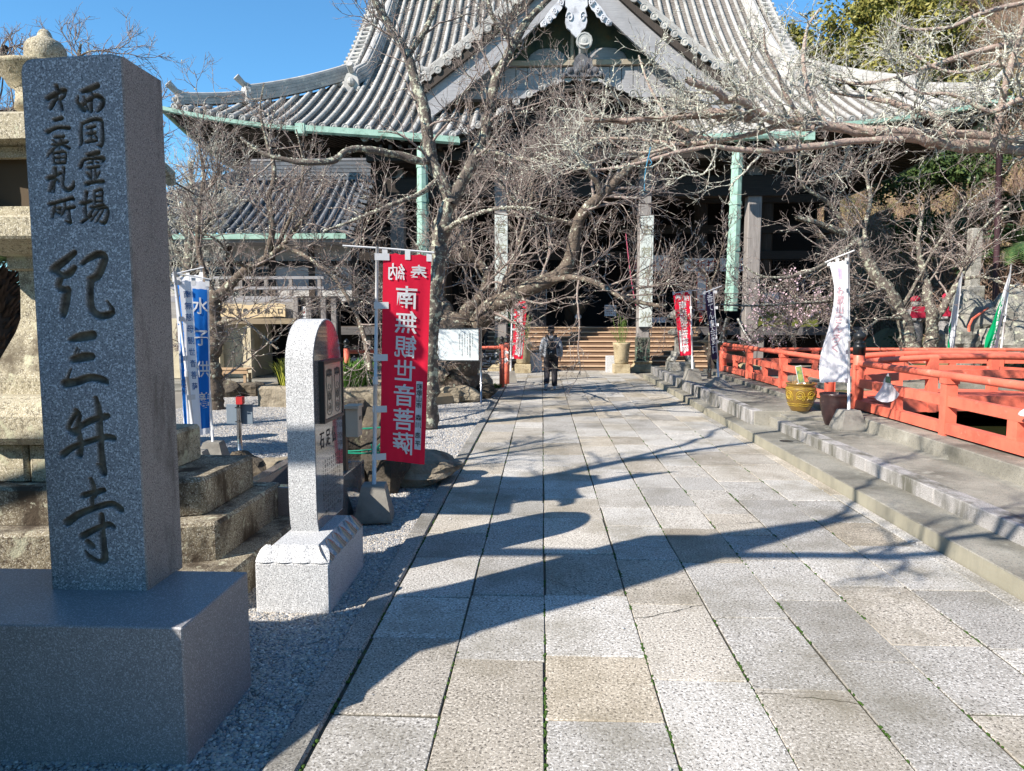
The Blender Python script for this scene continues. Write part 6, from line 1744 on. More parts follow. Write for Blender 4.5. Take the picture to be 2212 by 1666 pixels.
for s_ in (-1, 1):
    b.ball((s_*.076,.01,1.43), (.012,.018,.03), 6, 5)                           # ears
    limb(b, [(s_*.13,0,1.235),(s_*.185,-.01,1.16),(s_*.215,-.015,1.0),(s_*.228,.03,.87),(s_*.225,.055,.79)], [.05,.047,.038,.032,.022])
    w = np.array((s_*.224,.06,.775)); limb(b, [w, w+(0,.012,-.04), w+(0,.02,-.075)], [(.016,.026),(.018,.036),(.014,.034)])
    for k in range(4):
        q = w+np.array((0, -.012+.017*k, -.075)); L = (.045,.052,.05,.04)[k]
        limb(b, [q, q+np.array((-s_*.008,.004,-L*.5)), q+np.array((-s_*.022,.002,-L))], [.0085,.008,.006], 6)
    q = w+np.array((-s_*.006,.035,-.03)); limb(b, [q, q+np.array((-s_*.012,.018,-.03)), q+np.array((-s_*.016,.016,-.05))], [.010,.009,.007], 6)
HIP, KN, AN = {}, {}, {}
legs = {1: [(.085,0,.80),(.085,.035,.62),(.085,.045,.45),(.085,.02,.25),(.085,.0,.08)], -1: [(-.085,0,.80),(-.09,.03,.62),(-.095,.05,.46),(-.10,-.06,.29),(-.115,-.19,.16)]}
for s_ in (-1, 1): limb(b, legs[s_], [.078,.068,.052,.045,.035])
limb(b, [(.085,-.03,.045),(.088,.06,.04),(.09,.13,.03)], [.03,.035,.025]); limb(b, [(-.115,-.215,.15),(-.122,-.19,.07),(-.128,-.15,.02)], [.03,.035,.025])
evalmesh(b, 'body', skin, pt, .008, 1)
b = MB()
limb(b, [(0,0,.79),(0,-.002,.86),(0,0,1.0),(0,-.002,1.14),(0,-.006,1.23),(0,-.008,1.275),(0,-.005,1.30)], [(.178,.135),(.19,.142),(.17,.13),(.18,.13),(.165,.105),(.10,.075),(.07,.06)], 16)
for s_ in (-1, 1): limb(b, [(s_*.12,-.004,1.235),(s_*.185,-.01,1.15),(s_*.222,-.018,1.0),(s_*.235,.02,.90),(s_*.230,.045,.815),(s_*.226,.052,.795)], [.065,.066,.058,.054,.052,.032])
limb(b, [(-.07,-.06,1.27),(0,-.10,1.245),(.07,-.06,1.27)], [.03,.045,.03])
evalmesh(b, 'sweatshirt', M_sw, pt, .012)
b = MB(); limb(b, [(0,0,.74),(0,0,.80),(0,0,.86)], [(.145,.11),(.155,.115),(.14,.10)])
for s_ in (-1, 1):
    L = legs[s_]; limb(b, [L[0], L[1], L[2], L[3], tuple(np.array(L[4])+(0,.0,.012))], [.098,.092,.078,.072,.066])
evalmesh(b, 'trousers', M_tr, pt, .012)
b = MB()
limb(b, [(0,-.02,1.37),(0,-.02,1.43),(0,-.005,1.50),(0,.0,1.56)], [(.072,.075),(.086,.095),(.078,.09),(.02,.02)]); b.ball((0,-.095,1.40), (.045,.038,.06), 10, 8); b.ball((0,-.10,1.35), (.03,.025,.04), 8, 6)
evalmesh(b, 'hair', plain('dark_hair', (.018,.012,.010), .45), pt, .01)
for s_, pts in ((1, [(.085,-.055,.05),(.088,.0,.05),(.09,.09,.038),(.092,.16,.03)]), (-1, [(-.112,-.245,.165),(-.118,-.235,.12),(-.128,-.19,.055),(-.135,-.135,.03)])):
    b = MB(); limb(b, pts, [(.036,.042),(.042,.048),(.044,.036),(.030,.022)]); sh = evalmesh(b, 'shoe', plain('white_shoe', (.7,.7,.7), .5), pt, .008, 1)
b = MB(); b.obox((-.128,-.225,.088), .033, .006, .10, (1,0,0), (0,.87,.5), (0,-.5,.87)) ; b.build('shoe_sole', plain('dark_sole', (.09,.05,.07), .7), None).parent = pt
b = MB(); limb(b, [(0,-.185,.74),(0,-.20,.80),(0,-.205,.95),(0,-.20,1.06),(0,-.17,1.17),(0,-.15,1.20)], [(.10,.06),(.135,.085),(.125,.085),(.11,.075),(.075,.05),(.03,.02)], 14)
limb(b, [(0,-.275,.80),(0,-.285,.88),(0,-.275,.96)], [(.09,.03),(.10,.035),(.08,.02)], 12)
bp = evalmesh(b, 'backpack', M_bk, None, .01); bp.location = pt.location; tag(bp, 'black backpack worn by the person walking to the hall', 'backpack')
for s_ in (-1, 1):
    b = MB()
    P = smoothpath([(s_*.03,-.18,1.17),(s_*.075,-.125,1.27),(s_*.105,-.05,1.318),(s_*.12,.05,1.29),(s_*.13,.12,1.18),(s_*.15,.12,1.0),(s_*.17,-.06,.88)], 20)
    for p, q in zip(P[:-1], P[1:]): b.beam(p, q, .045, .012, (0,-.4,1))
    o = link_mesh('shoulder_strap', np.array(b.v), b.f, M_bk, None); o.parent = bp
b = MB(); b.box((-.012,-.335,.90), (.012,-.315,.935)); b.box((-.05,-.33,.86), (-.042,-.315,.905)); o = link_mesh('pack_tag', np.array(b.v), b.f, plain('tag_white', (.6,.6,.6), .5)); o.parent = bp
b = MB()
for k, ch in enumerate('NEW'): lettering(b, ch, .115+.028*k, 1.10-.035*k, .085, lambda x, z: (x, -.147+.30*max(0, x-.10)**1.2+.00, z), .03, narrow=True)
o = link_mesh('chest_print', np.array(b.v), b.f, plain('navy_print', (.02,.04,.07), .7)); o.parent = pt; o['kind'] = 'stuff'
# ================================================================== trees
def bark(name, c1, c2, lich=(.52,.53,.40), amt=.5, rough=.9, sc=9):
    if name in MATS: return MATS[name]
    m, nt, n, l, b = new_mat(name)
    P = worldpos(n, l)
    col = mixc(n, l, ramp(n, l, noise(n, l, sc*2, 5, .6, P), [(.35, 0.), (.65, 1.)]), c1, c2)
    k = .62-.2*amt
    f = noise(n, l, sc, 8, .72, P)
    col = mixc(n, l, ramp(n, l, f, [(k, 0.), (k+.06, 1.)]), col, lich)
    l.new(col, b.inputs['Base Color']); b.inputs['Roughness'].default_value = rough; b.inputs['Specular IOR Level'].default_value = .15
    bump(n, l, b, noise(n, l, sc*3, 6, .7, P), .8, .02)
    MATS[name] = m; return m
M_bark = bark('cherry_bark', (.15,.12,.095), (.085,.065,.05), amt=.25)
M_barkl = bark('lichened_bark', (.15,.125,.105), (.08,.065,.055), (.44,.45,.34), amt=.48, sc=12)
M_barkn = bark('pinkish_bark', (.38,.295,.25), (.25,.185,.155), amt=.35, sc=14)
M_twig = bark('twig_bark', (.27,.215,.19), (.165,.13,.115), (.46,.44,.37), .38, sc=14)
M_twigl = bark('lichened_twig', (.32,.27,.24), (.20,.165,.145), (.58,.58,.49), .82, sc=22)
M_lich = plain('pale_lichen', (.66,.67,.55), .95, 0, .1)
def chains_from(limbs, K=18, wob=.0, r0=None):
    P = []; Rr = []
    for L in limbs:
        A = np.array([(*at(u, v, y), r) for u, v, y, r in L])
        Q = smoothpath(A, K)
        if wob: Q[1:, :3] += r0.normal(0, wob, (K-1, 3))*Q[1:, 3:4]
        P.append(Q[:, :3]); Rr.append(np.maximum(Q[:, 3], .004))
    return np.array(P), np.array(Rr)
def children(P, Rr, n, r0, ln, ang, K, wander, tmin=.25, rf=.6, rmin=.003, up=.15, lt=.5, dirb=None, rmax=1):
    N, Kp = P.shape[:2]
    seg = np.linalg.norm(np.diff(P, axis=1), axis=2).sum(1)
    idx = r0.choice(N, n, p=seg/seg.sum()); t = r0.uniform(tmin, 1, n)
    f = t*(Kp-1); i = np.minimum(f.astype(int), Kp-2); w = (f-i)[:, None]
    b = P[idx, i]*(1-w)+P[idx, i+1]*w; T = P[idx, i+1]-P[idx, i]; T /= np.maximum(np.linalg.norm(T, axis=1, keepdims=True), 1e-9)
    rp = Rr[idx, i]*(1-w[:, 0])+Rr[idx, i+1]*w[:, 0]
    a = R(ang)*r0.uniform(.6, 1.35, n); q = r0.normal(0, 1, (n, 3)); q -= (q*T).sum(1, keepdims=True)*T; q /= np.maximum(np.linalg.norm(q, axis=1, keepdims=True), 1e-9)
    D = T*np.cos(a)[:, None]+q*np.sin(a)[:, None]; D[:, 2] += up
    if dirb is not None: D = D+np.array(dirb)
    D /= np.linalg.norm(D, axis=1, keepdims=True)
    L = ln*r0.uniform(.45, 1.25, n)*(1-lt*(t-tmin))
    out = np.empty((n, K, 3)); out[:, 0] = b; step = (L/(K-1))[:, None]
    for k in range(1, K):
        D = D+r0.normal(0, wander, (n, 3)); D[:, 2] += up*.3; D /= np.linalg.norm(D, axis=1, keepdims=True)
        out[:, k] = out[:, k-1]+D*step
    ra = np.clip(rp*rf*r0.uniform(.7, 1.1, n), rmin, rmax)
    Ro = ra[:, None]*np.linspace(1, .35, K)[None]; Ro = np.maximum(Ro, rmin*.55)
    return out, Ro
def merge(parts):
    V = []; F = []; o = 0
    for v, f in parts: V.append(v); F.append(f+o); o += len(v)
    return np.vstack(V), np.vstack(F)
def lichen_bits(chs, n, r0, s0, s1):
    """little crusty flakes sitting on the bark"""
    cen = []; 
    for (P, Rr), k in zip(chs, n):
        i = r0.integers(0, P.shape[0], k); f = r0.uniform(0, P.shape[1]-1.001, k); j = f.astype(int); w = (f-j)[:, None]
        c = P[i, j]*(1-w)+P[i, j+1]*w; rr = Rr[i, j]; d = r0.normal(0, 1, (k, 3)); d[:, 2] += .4; d /= np.linalg.norm(d, axis=1, keepdims=True)
        cen.append(c+d*rr[:, None]*.9)
    C = np.vstack(cen); N = len(C); s = r0.uniform(s0, s1, N)
    base = np.array([(1,0,0),(-1,0,0),(0,1,0),(0,-1,0),(0,0,.7),(0,0,-.7)], float)
    V = C[:, None]+(base[None]+r0.normal(0, .35, (N, 6, 3)))*s[:, None, None]
    f = np.array([(0,2,4),(2,1,4),(1,3,4),(3,0,4),(2,0,5),(1,2,5),(3,1,5),(0,3,5)])
    F = (np.arange(N)*6)[:, None, None]+f[None]
    return V.reshape(-1, 3), F.reshape(-1, 3)
def bare_tree(name, label, limbs, levels, seed, m_limb, m_twig, trunk_n=1, lichen=None, loc=None, K=18, extra=None, group='bare cherry trees', knob=.05):
    r0 = np.random.default_rng(seed)
    P, Rr = chains_from(limbs, K, .10, r0)
    base = loc if loc is not None else P[0, 0]
    t = thing(name, label, 'tree', base, group)
    for k in range(len(limbs)):
        Rk = Rr[k]*(1+r0.normal(0, knob, K))
        Pk = smoothpath(np.hstack([P[k], Rk[:, None]]), K*3); rr = Pk[:, 3]*(1+r0.normal(0, knob, K*3))
        V, F = tube_arrays(Pk[None, :, :3], rr[None], 10)
        if k < trunk_n: V = V+r0.normal(0, 1, V.shape)*.012*min(1, Rr[k].max()/.15)
        link_mesh('trunk' if k < trunk_n else 'branch', V, F, m_limb, t, True)
    chs = [(P, Rr)]; parts = []; p, r = P, Rr
    for k, lv in enumerate(levels):
        kw = dict(lv); n = kw.pop('n'); sides = kw.pop('sides', 3); src = kw.pop('src', None)
        if src is not None: p, r = chs[src]
        p, r = children(p, r, n, r0, **kw); chs.append((p, r)); parts.append(tube_arrays(p, r, sides))
    V, F = merge(parts)
    kind(link_mesh('twigs', V, F, m_twig, t, True), 'stuff')
    if lichen:
        n, s0, s1 = lichen; V, F = lichen_bits(chs[:len(n)], n, r0, s0, s1)
        kind(link_mesh('lichen', V, F, M_lich, t), 'stuff')
    return t, chs
def L(n, ln, ang, K, wander, **k): return dict(n=n, ln=ln, ang=ang, K=K, wander=wander, **k)

# thick gnarled cherry behind the information board
Y1 = 15.6
def yy(L_, y): return [(u, v, y+(dy or 0), r) for u, v, r, dy in L_]
T1 = [
 yy([(985,862,.52,0),(985,835,.42,0),(992,790,.40,0),(1000,740,.40,0),(990,700,.42,0)], Y1),
 yy([(985,780,.30,0),(1015,735,.24,-.1),(1038,690,.22,-.2),(1074,658,.19,-.3),(1127,630,.165,-.4),(1185,606,.15,-.5),(1226,572,.14,-.5),(1240,520,.125,-.6),(1247,485,.12,-.6),(1264,450,.11,-.7),(1300,426,.10,-.8),(1343,380,.085,-.9),(1395,335,.06,-1)], Y1),
 yy([(975,730,.28,0),(965,690,.22,0),(950,650,.16,.2),(945,600,.10,.3),(952,545,.07,.4),(948,480,.05,.5)], Y1),
 yy([(1000,720,.26,0),(1010,680,.19,0),(1036,645,.13,.1),(1054,602,.10,.1),(1036,567,.09,.2),(1010,544,.075,.2),(998,505,.05,.3),(985,455,.035,.3)], Y1),
 yy([(1300,426,.08,-.8),(1290,395,.06,-1),(1262,352,.05,-1.1),(1245,300,.035,-1.2),(1252,250,.02,-1.2)], Y1),
 yy([(1185,606,.07,-.5),(1235,600,.06,-1.0),(1290,612,.055,-1.6),(1340,640,.05,-2.2),(1390,655,.04,-2.8),(1440,662,.03,-3.2)], Y1),
 yy([(975,700,.10,0),(920,660,.06,-.4),(880,640,.05,-.8),(820,630,.04,-1.2),(740,600,.03,-1.6),(690,560,.02,-2)], Y1),
 yy([(1074,658,.07,-.3),(1110,560,.05,.2),(1135,480,.04,.4),(1150,400,.03,.6),(1120,320,.018,.8)], Y1),
 yy([(1247,485,.06,-.6),(1180,470,.045,-.8),(1120,440,.03,-1),(1080,390,.02,-1.2)], Y1),
]
bare_tree('cherry_tree', 'thick gnarled bare cherry tree with a leaning limb, behind the information board', T1,
 [L(105, 1.9, 55, 9, .22, up=.12, rf=.45, rmin=.014, rmax=.035, tmin=.2, sides=5), L(680, 1.0, 48, 7, .22, up=.08, rmin=.0075, sides=4), L(3000, .5, 45, 5, .22, up=.06, rmin=.005), L(5000, .22, 45, 3, .2, rmin=.004)],
 101, M_bark, M_twig, 1, ((1500, 1200, 900), .007, .02))
# slender forked cherry rising behind the red banner
Y2 = 11.2
T2 = [
 yy([(922,925,.17,0),(926,860,.15,0),(926,760,.14,0),(930,672,.135,0),(934,628,.13,0),(946,555,.125,0),(963,470,.12,0),(975,435,.12,0)], Y2),
 yy([(975,438,.11,0),(952,382,.10,0),(931,338,.095,0),(922,279,.09,0),(914,221,.085,0),(896,176,.078,0),(884,126,.07,0),(852,74,.06,0),(822,23,.055,0),(798,-25,.05,0),(780,-80,.03,0)], Y2),
 yy([(975,438,.105,0),(999,397,.09,0),(1022,347,.085,0),(1046,288,.078,0),(1058,235,.075,0),(1070,176,.072,0),(1093,126,.068,0),(1116,82,.06,0),(1146,38,.05,0),(1187,0,.04,0),(1215,-40,.03,0)], Y2),
 yy([(884,128,.05,0),(887,112,.05,0),(908,82,.045,0),(925,53,.04,0),(949,0,.035,0),(965,-40,.02,0)], Y2),
 yy([(931,345,.06,0),(918,350,.058,-.1),(864,335,.055,-.3),(810,325,.05,-.5),(783,321,.05,-.6),(751,324,.045,-.7),(724,346,.045,-.8),(662,351,.04,-.9),(595,340,.035,-1),(555,324,.025,-1),(520,300,.015,-1)], Y2),
 yy([(1110,90,.045,0),(1085,70,.035,-.1),(1062,30,.03,-.2),(1050,-20,.02,-.2)], Y2),
 yy([(950,385,.04,0),(905,420,.035,-.3),(850,440,.03,-.6),(780,470,.022,-.8),(700,500,.015,-1)], Y2),
 yy([(1030,325,.04,0),(1075,330,.03,-.3),(1140,345,.025,-.6),(1200,330,.02,-.8),(1250,300,.012,-1)], Y2),
 yy([(955,500,.04,0),(1010,470,.03,-.5),(1080,450,.022,-.8),(1150,450,.015,-1)], Y2),
]
bare_tree('cherry_tree', 'slender bare cherry forking high into two lichened limbs, rising behind the red banner', T2,
 [L(58, 1.25, 52, 8, .2, up=.14, rf=.4, rmin=.010, rmax=.022, tmin=.15, sides=5), L(320, .75, 48, 6, .2, up=.1, rmin=.0065, sides=4), L(1300, .36, 45, 5, .2, up=.08, rmin=.0045), L(2000, .16, 45, 3, .2, rmin=.0032)],
 102, M_barkl, M_twig, 1, ((3200, 900, 600), .006, .018))
# dark trunk behind the blue banners, reaching right over the annex
Y3 = 13.5
T3 = [
 yy([(462,895,.20,0),(463,830,.17,0),(456,780,.16,0),(466,720,.16,0),(458,670,.15,0),(470,630,.14,0)], Y3),
 yy([(470,640,.10,0),(505,608,.085,0),(540,575,.08,0),(575,560,.06,0),(610,530,.045,-.2),(650,480,.03,-.4),(690,420,.02,-.5)], Y3),
 yy([(575,560,.06,0),(588,500,.055,0),(580,430,.05,.1),(588,400,.048,.1),(592,360,.042,.2),(575,300,.03,.2),(562,240,.02,.2),(570,180,.012,.3)], Y3),
 yy([(462,640,.07,0),(440,590,.06,.2),(428,520,.05,.3),(432,440,.045,.3),(440,380,.035,.4),(430,300,.02,.4),(445,230,.012,.4)], Y3),
 yy([(610,530,.04,-.2),(670,560,.035,-.8),(720,600,.035,-1.2),(760,660,.035,-1.6),(790,740,.04,-2),(800,800,.045,-2.2)], Y3),
 yy([(540,580,.04,0),(500,560,.03,-.5),(470,520,.02,-.8),(400,490,.015,-1)], Y3),
 yy([(470,700,.04,0),(520,690,.025,-1),(560,720,.02,-1.5),(600,755,.015,-2.1)], Y3),
 yy([(600,530,.04,0),(640,440,.03,0),(655,360,.02,.2),(640,280,.012,.3)], Y3),
]
bare_tree('cherry_tree', 'dark bare cherry tree behind the blue banners, spreading over the annex roof', T3,
 [L(80, 1.5, 50, 8, .22, up=.14, rf=.45, rmin=.011, rmax=.025, tmin=.2, sides=5), L(430, .85, 46, 6, .2, up=.10, rmin=.007, sides=4), L(1900, .42, 45, 5, .2, up=.08, rmin=.0048), L(3000, .18, 45, 3, .2, rmin=.0038)],
 103, M_bark, M_twig, 1, ((1400, 800, 500), .006, .018))
# near boughs from the right, heavy with lichen
Y4 = 7.2
def y4(L_, d0=0, d1=0): n = len(L_); return [(u, v, Y4+d0+(d1-d0)*k/(n-1), r) for k, (u, v, r) in enumerate(L_)]
T4 = [
 y4([(2700,560,.20),(2560,420,.13),(2380,345,.085),(2212,325,.062),(2138,319,.058),(2050,313,.054),(1948,296,.05),(1875,284,.047),(1787,272,.044),(1735,261,.042),(1657,255,.04),(1598,249,.036),(1540,244,.032),(1481,249,.028),(1408,259,.025),(1297,255,.02),(1262,258,.012)], .6, -.2),
 y4([(2560,400,.10),(2380,330,.07),(2212,308,.052),(2109,293,.050),(2050,290,.048),(1942,284,.042),(1890,283,.03)], .6, .2),
 y4([(1948,301,.03),(1845,305,.03),(1758,316,.03),(1670,325,.028),(1584,322,.024),(1540,316,.022),(1467,328,.018),(1393,349,.015),(1305,366,.012),(1247,363,.008)], .1, -.4),
 y4([(1760,276,.028),(1735,278,.028),(1686,272,.026),(1628,290,.024),(1540,305,.022),(1467,311,.02),(1408,305,.018),(1335,299,.014),(1276,299,.009)], .1, .4),
 y4([(1680,262,.034),(1663,258,.034),(1613,223,.034),(1569,214,.033),(1540,193,.031),(1481,173,.028)], 0, -.5),
 y4([(2144,319,.036),(2162,234,.033),(2179,161,.03),(2197,94,.026),(2212,47,.02),(2222,-30,.012)], .2, -.2),
 y4([(2060,292,.036),(2021,255,.034),(1963,234,.03),(1904,217,.026),(1850,208,.018),(1790,200,.01)], .3, .6),
 y4([(2320,-20,.03),(2212,6,.024),(2112,32,.02),(2061,56,.018),(1974,64,.013),(1920,40,.008)], .2, .4),
 y4([(2320,80,.034),(2212,91,.028),(2113,111,.026),(2055,129,.024),(1976,155,.02),(1905,176,.017),(1835,179,.014),(1780,160,.010)], .1, .5),
 y4([(2320,140,.03),(2212,141,.024),(2144,141,.022),(2089,155,.018),(2030,150,.014),(1960,110,.01)], 0, .2),
 y4([(2300,230,.034),(2212,214,.026),(2140,240,.022),(2060,205,.016),(1990,200,.012),(1940,170,.008)], -.2, 0),
 y4([(1787,272,.03),(1760,230,.026),(1742,180,.022),(1736,120,.018),(1745,60,.014),(1770,20,.008)], .2, .4),
 y4([(1657,255,.026),(1620,250,.022),(1560,262,.02),(1500,225,.016),(1440,215,.012),(1390,225,.008)], .3, .5),
 y4([(1735,261,.024),(1700,210,.02),(1680,160,.016),(1655,110,.012),(1650,60,.008)], 0, -.3),
 y4([(1540,305,.02),(1490,285,.017),(1440,250,.014),(1400,180,.012),(1380,120,.008)], 0, .3),
 y4([(1467,311,.018),(1400,330,.014),(1340,320,.012),(1290,270,.010),(1262,200,.007)], 0, -.2),
]
t4, ch4 = bare_tree('overhanging_cherry', 'pale lichen crusted cherry boughs reaching in from the right edge', T4,
 [L(150, .80, 55, 7, .26, up=.10, rf=.45, rmin=.006, rmax=.014, tmin=.12, sides=5), L(850, .42, 50, 6, .26, up=.06, rmin=.0040, sides=4), L(3200, .19, 48, 4, .24, rmin=.0028), L(3500, .09, 45, 3, .2, rmin=.0022)],
 104, M_barkn, M_twigl, 1, ((4500, 9000, 6000), .003, .0105), loc=(8.3, 8.5, 0))
MB_ = MB().tube(smoothpath([(8.3,8.5,-.6),(8.2,8.4,.6),(8.0,8.15,1.5),tuple(at(2700,560,Y4+.6))], 20), [.30]*6+[.26]*6+[.22]*8, 12)
kind(MB().prism([(7.3,7.6),(9.2,7.5),(9.5,9.4),(7.5,9.5)], -.7, .14, .08).build('tree_island', M_rockl), 'structure')
link_mesh('trunk', np.array(MB_.v), MB_.f, M_bark, t4, True)
# bough overhead, from a tree standing outside the left edge: it throws branch shadows over path and steps
def overhead():
    r0 = np.random.default_rng(131)
    t = thing('overhanging_cherry', 'cherry boughs passing overhead from the left, above the picture', 'tree', (-7.2,1.6,0), 'bare cherry trees')
    LL = [[(-7.2,1.6,-.3,.24),(-7.1,1.7,1.6,.20),(-6.8,2.0,3.0,.17),(-6.2,2.6,4.2,.12),(-5.2,3.6,4.9,.09),(-4.2,4.5,5.1,.07),(-3.2,5.2,5.3,.05),(-2.2,5.8,5.6,.03),(-1.4,6.0,6.0,.012)],
          [(-6.8,2.0,3.0,.13),(-5.6,1.7,3.9,.09),(-4.2,1.5,4.3,.07),(-2.8,1.3,4.5,.055),(-1.5,1.5,4.6,.04),(-.3,2.1,4.7,.025),(.6,2.8,4.9,.012)],
          [(-4.6,4.1,5.0,.06),(-4.1,5.1,5.7,.045),(-3.9,6.0,6.3,.03),(-3.2,6.8,6.9,.012)],
          [(-3.4,1.4,4.4,.05),(-2.6,2.2,4.9,.035),(-1.9,3.1,5.2,.022),(-1.2,3.8,5.5,.01)],
          [(-1.6,1.4,4.6,.035),(-.6,1.1,4.9,.022),(.3,1.2,5.2,.01)]]
    P = []; Rr = []
    for A in LL:
        Q = smoothpath(np.array(A), 18); Q[2:, :3] += r0.normal(0, .03, (16, 3)); P.append(Q[:, :3]); Rr.append(Q[:, 3])
    P = np.array(P); Rr = np.array(Rr)
    for k in range(5):
        V, F = tube_arrays(P[k:k+1], Rr[k:k+1], 8); link_mesh('trunk' if k == 0 else 'branch', V, F, M_bark, t, True)
    parts = []; p, r = P[:, 6:], Rr[:, 6:]
    for n, ln, K in ((42, .95, 7), (170, .5, 5), (420, .25, 4)):
        p, r = children(p, r, n, r0, ln, 50, K, .22, rmin=.005 if n > 100 else .011, rmax=.03, up=.10); parts.append(tube_arrays(p, r, 4))
    V, F = merge(parts); kind(link_mesh('twigs', V, F, M_twig, t, True), 'stuff')
overhead()
# two trunks beyond the fence
Y5 = 20.3
T5 = [
 yy([(1972,762,.24,0),(1964,745,.21,0),(1951,689,.19,0),(1915,623,.17,0),(1876,568,.15,0),(1850,519,.12,0),(1788,490,.08,-.3),(1720,470,.05,-.6)], Y5),
 yy([(2016,762,.20,0),(2010,745,.19,0),(2013,689,.16,0),(2004,640,.12,0),(1998,600,.09,.2),(1985,540,.06,.3),(1990,470,.04,.4)], Y5),
 yy([(2013,700,.12,0),(2045,653,.10,0),(2074,601,.08,0),(2091,558,.06,0),(2120,500,.04,-.2),(2180,440,.03,-.4)], Y5),
 yy([(1876,568,.08,0),(1868,500,.06,.2),(1880,430,.05,.3),(1870,370,.035,.4),(1880,320,.02,.4)], Y5),
 yy([(1850,519,.06,0),(1800,560,.05,-.8),(1740,590,.045,-1.4),(1690,600,.04,-1.8),(1640,595,.025,-2),(1600,570,.015,-2)], Y5),
 yy([(1850,519,.06,0),(1790,440,.05,-.2),(1735,400,.045,-.4),(1728,350,.03,-.5),(1735,310,.02,-.5)], Y5),
 yy([(1915,623,.06,0),(1860,640,.045,-1),(1800,650,.035,-1.8),(1730,655,.03,-2.4),(1650,660,.025,-3),(1580,660,.02,-3.4),(1500,655,.012,-3.6)], Y5),
 yy([(2074,601,.05,0),(2130,600,.04,-.8),(2200,620,.03,-1.4),(2270,600,.02,-2)], Y5),
 yy([(1951,689,.05,0),(1900,690,.035,-1),(1860,720,.025,-1.6),(1830,700,.015,-2)], Y5),
 yy([(1951,660,.05,0),(1985,600,.04,0),(2030,520,.03,.2),(2090,440,.02,.4),(2150,390,.012,.4)], Y5),
]
bare_tree('cherry_tree', 'spreading bare cherry with several trunks beyond the vermilion railing, right of the hall', T5,
 [L(110, 1.9, 52, 8, .22, up=.06, rf=.45, rmin=.013, rmax=.03, tmin=.2, sides=5), L(560, 1.0, 48, 7, .2, up=.02, rmin=.0075, sides=4), L(2400, .5, 45, 5, .2, rmin=.0055), L(3500, .22, 45, 3, .2, rmin=.0048)],
 105, M_barkl, M_twig, 2, ((1600, 1100, 900), .009, .023))
# sapling on the terrace by the violet banner
bare_tree('young_tree', 'thin dark sapling standing between the red and violet banners', [
 yy([(1532,818,.045,0),(1533,760,.04,0),(1536,700,.04,0),(1537,640,.036,0),(1534,612,.034,0),(1515,585,.025,0),(1475,555,.016,0),(1440,520,.01,0),(1405,490,.006,0)], 15.6),
 yy([(1535,615,.028,0),(1548,585,.02,0),(1556,550,.015,0),(1572,500,.01,0),(1580,470,.006,0)], 15.6),
 yy([(1500,575,.014,0),(1490,540,.01,0),(1498,500,.006,0)], 15.6)],
 [L(40, .7, 45, 6, .2, up=.15, rf=.5, rmin=.007, tmin=.3), L(200, .3, 45, 4, .2, up=.1, rmin=.0048), L(400, .12, 45, 3, .2, rmin=.004)], 106, M_bark, M_twig, 1)
# flowering plum
Y6 = 19.0
t6, ch6 = bare_tree('plum_tree', 'small plum tree with pale pink blossom behind the far vermilion railing', [
 yy([(1716,765,.07,0),(1714,735,.055,0),(1706,705,.045,0),(1690,680,.03,0),(1665,650,.02,0),(1640,640,.012,0)], Y6),
 yy([(1712,730,.045,0),(1735,690,.03,0),(1760,670,.02,0),(1790,660,.012,0)], Y6),
 yy([(1706,705,.03,0),(1720,660,.02,0),(1715,620,.012,0)], Y6),
 yy([(1695,690,.03,0),(1650,700,.02,-.2),(1625,720,.012,-.3)], Y6)],
 [L(70, .75, 50, 6, .25, up=.05, rf=.5, rmin=.008, tmin=.25, sides=4), L(420, .38, 45, 5, .22, rmin=.0055), L(1100, .15, 45, 3, .2, rmin=.0045)], 107, M_bark, M_twig, 1, group=None)
r0 = np.random.default_rng(5)
P, Rr = ch6[2]; n = 1700; i = r0.integers(0, len(P), n); j = r0.integers(1, P.shape[1], n); c = P[i, j]+r0.normal(0, .012, (n, 3))
base = np.array([(1,0,0),(0,1,0),(-1,0,0),(0,-1,0)], float)
A = r0.normal(0, 1, (n, 3)); A /= np.linalg.norm(A, axis=1, keepdims=True); B = np.cross(A, r0.normal(0, 1, (n, 3))); B /= np.linalg.norm(B, axis=1, keepdims=True); s = r0.uniform(.014, .032, n)[:, None]
V = np.stack([c+A*s, c+B*s, c-A*s, c-B*s], 1).reshape(-1, 3); F = np.arange(n*4).reshape(-1, 4)
kind(link_mesh('blossom', V, F, plain('pink_blossom', (.80,.58,.64), .7), t6), 'stuff')
# bare trees on the far left and behind the annex
bare_tree('bare_tree', 'bare tree standing behind the stone lantern at the left edge', [
 yy([(-60,1000,.16,0),(-70,700,.14,0),(-50,450,.11,0),(-30,300,.08,0),(-10,180,.05,0),(10,100,.03,0)], 9.5),
 yy([(-50,450,.07,0),(0,380,.05,0),(60,300,.04,0),(150,200,.03,0),(170,120,.02,0),(175,95,.012,0)], 9.5),
 yy([(-40,350,.06,0),(-10,250,.04,0),(30,240,.03,0),(70,190,.02,0)], 9.5),
 yy([(175,120,.014,0),(200,110,.011,0),(240,112,.008,0)], 9.5)],
 [L(70, .8, 50, 6, .22, up=.12, rf=.45, rmin=.008, rmax=.018, tmin=.3, sides=4), L(450, .42, 46, 5, .2, up=.08, rmin=.005), L(2200, .2, 45, 4, .2, rmin=.0035)], 108, M_bark, M_twig, 1, group='bare trees at the left')
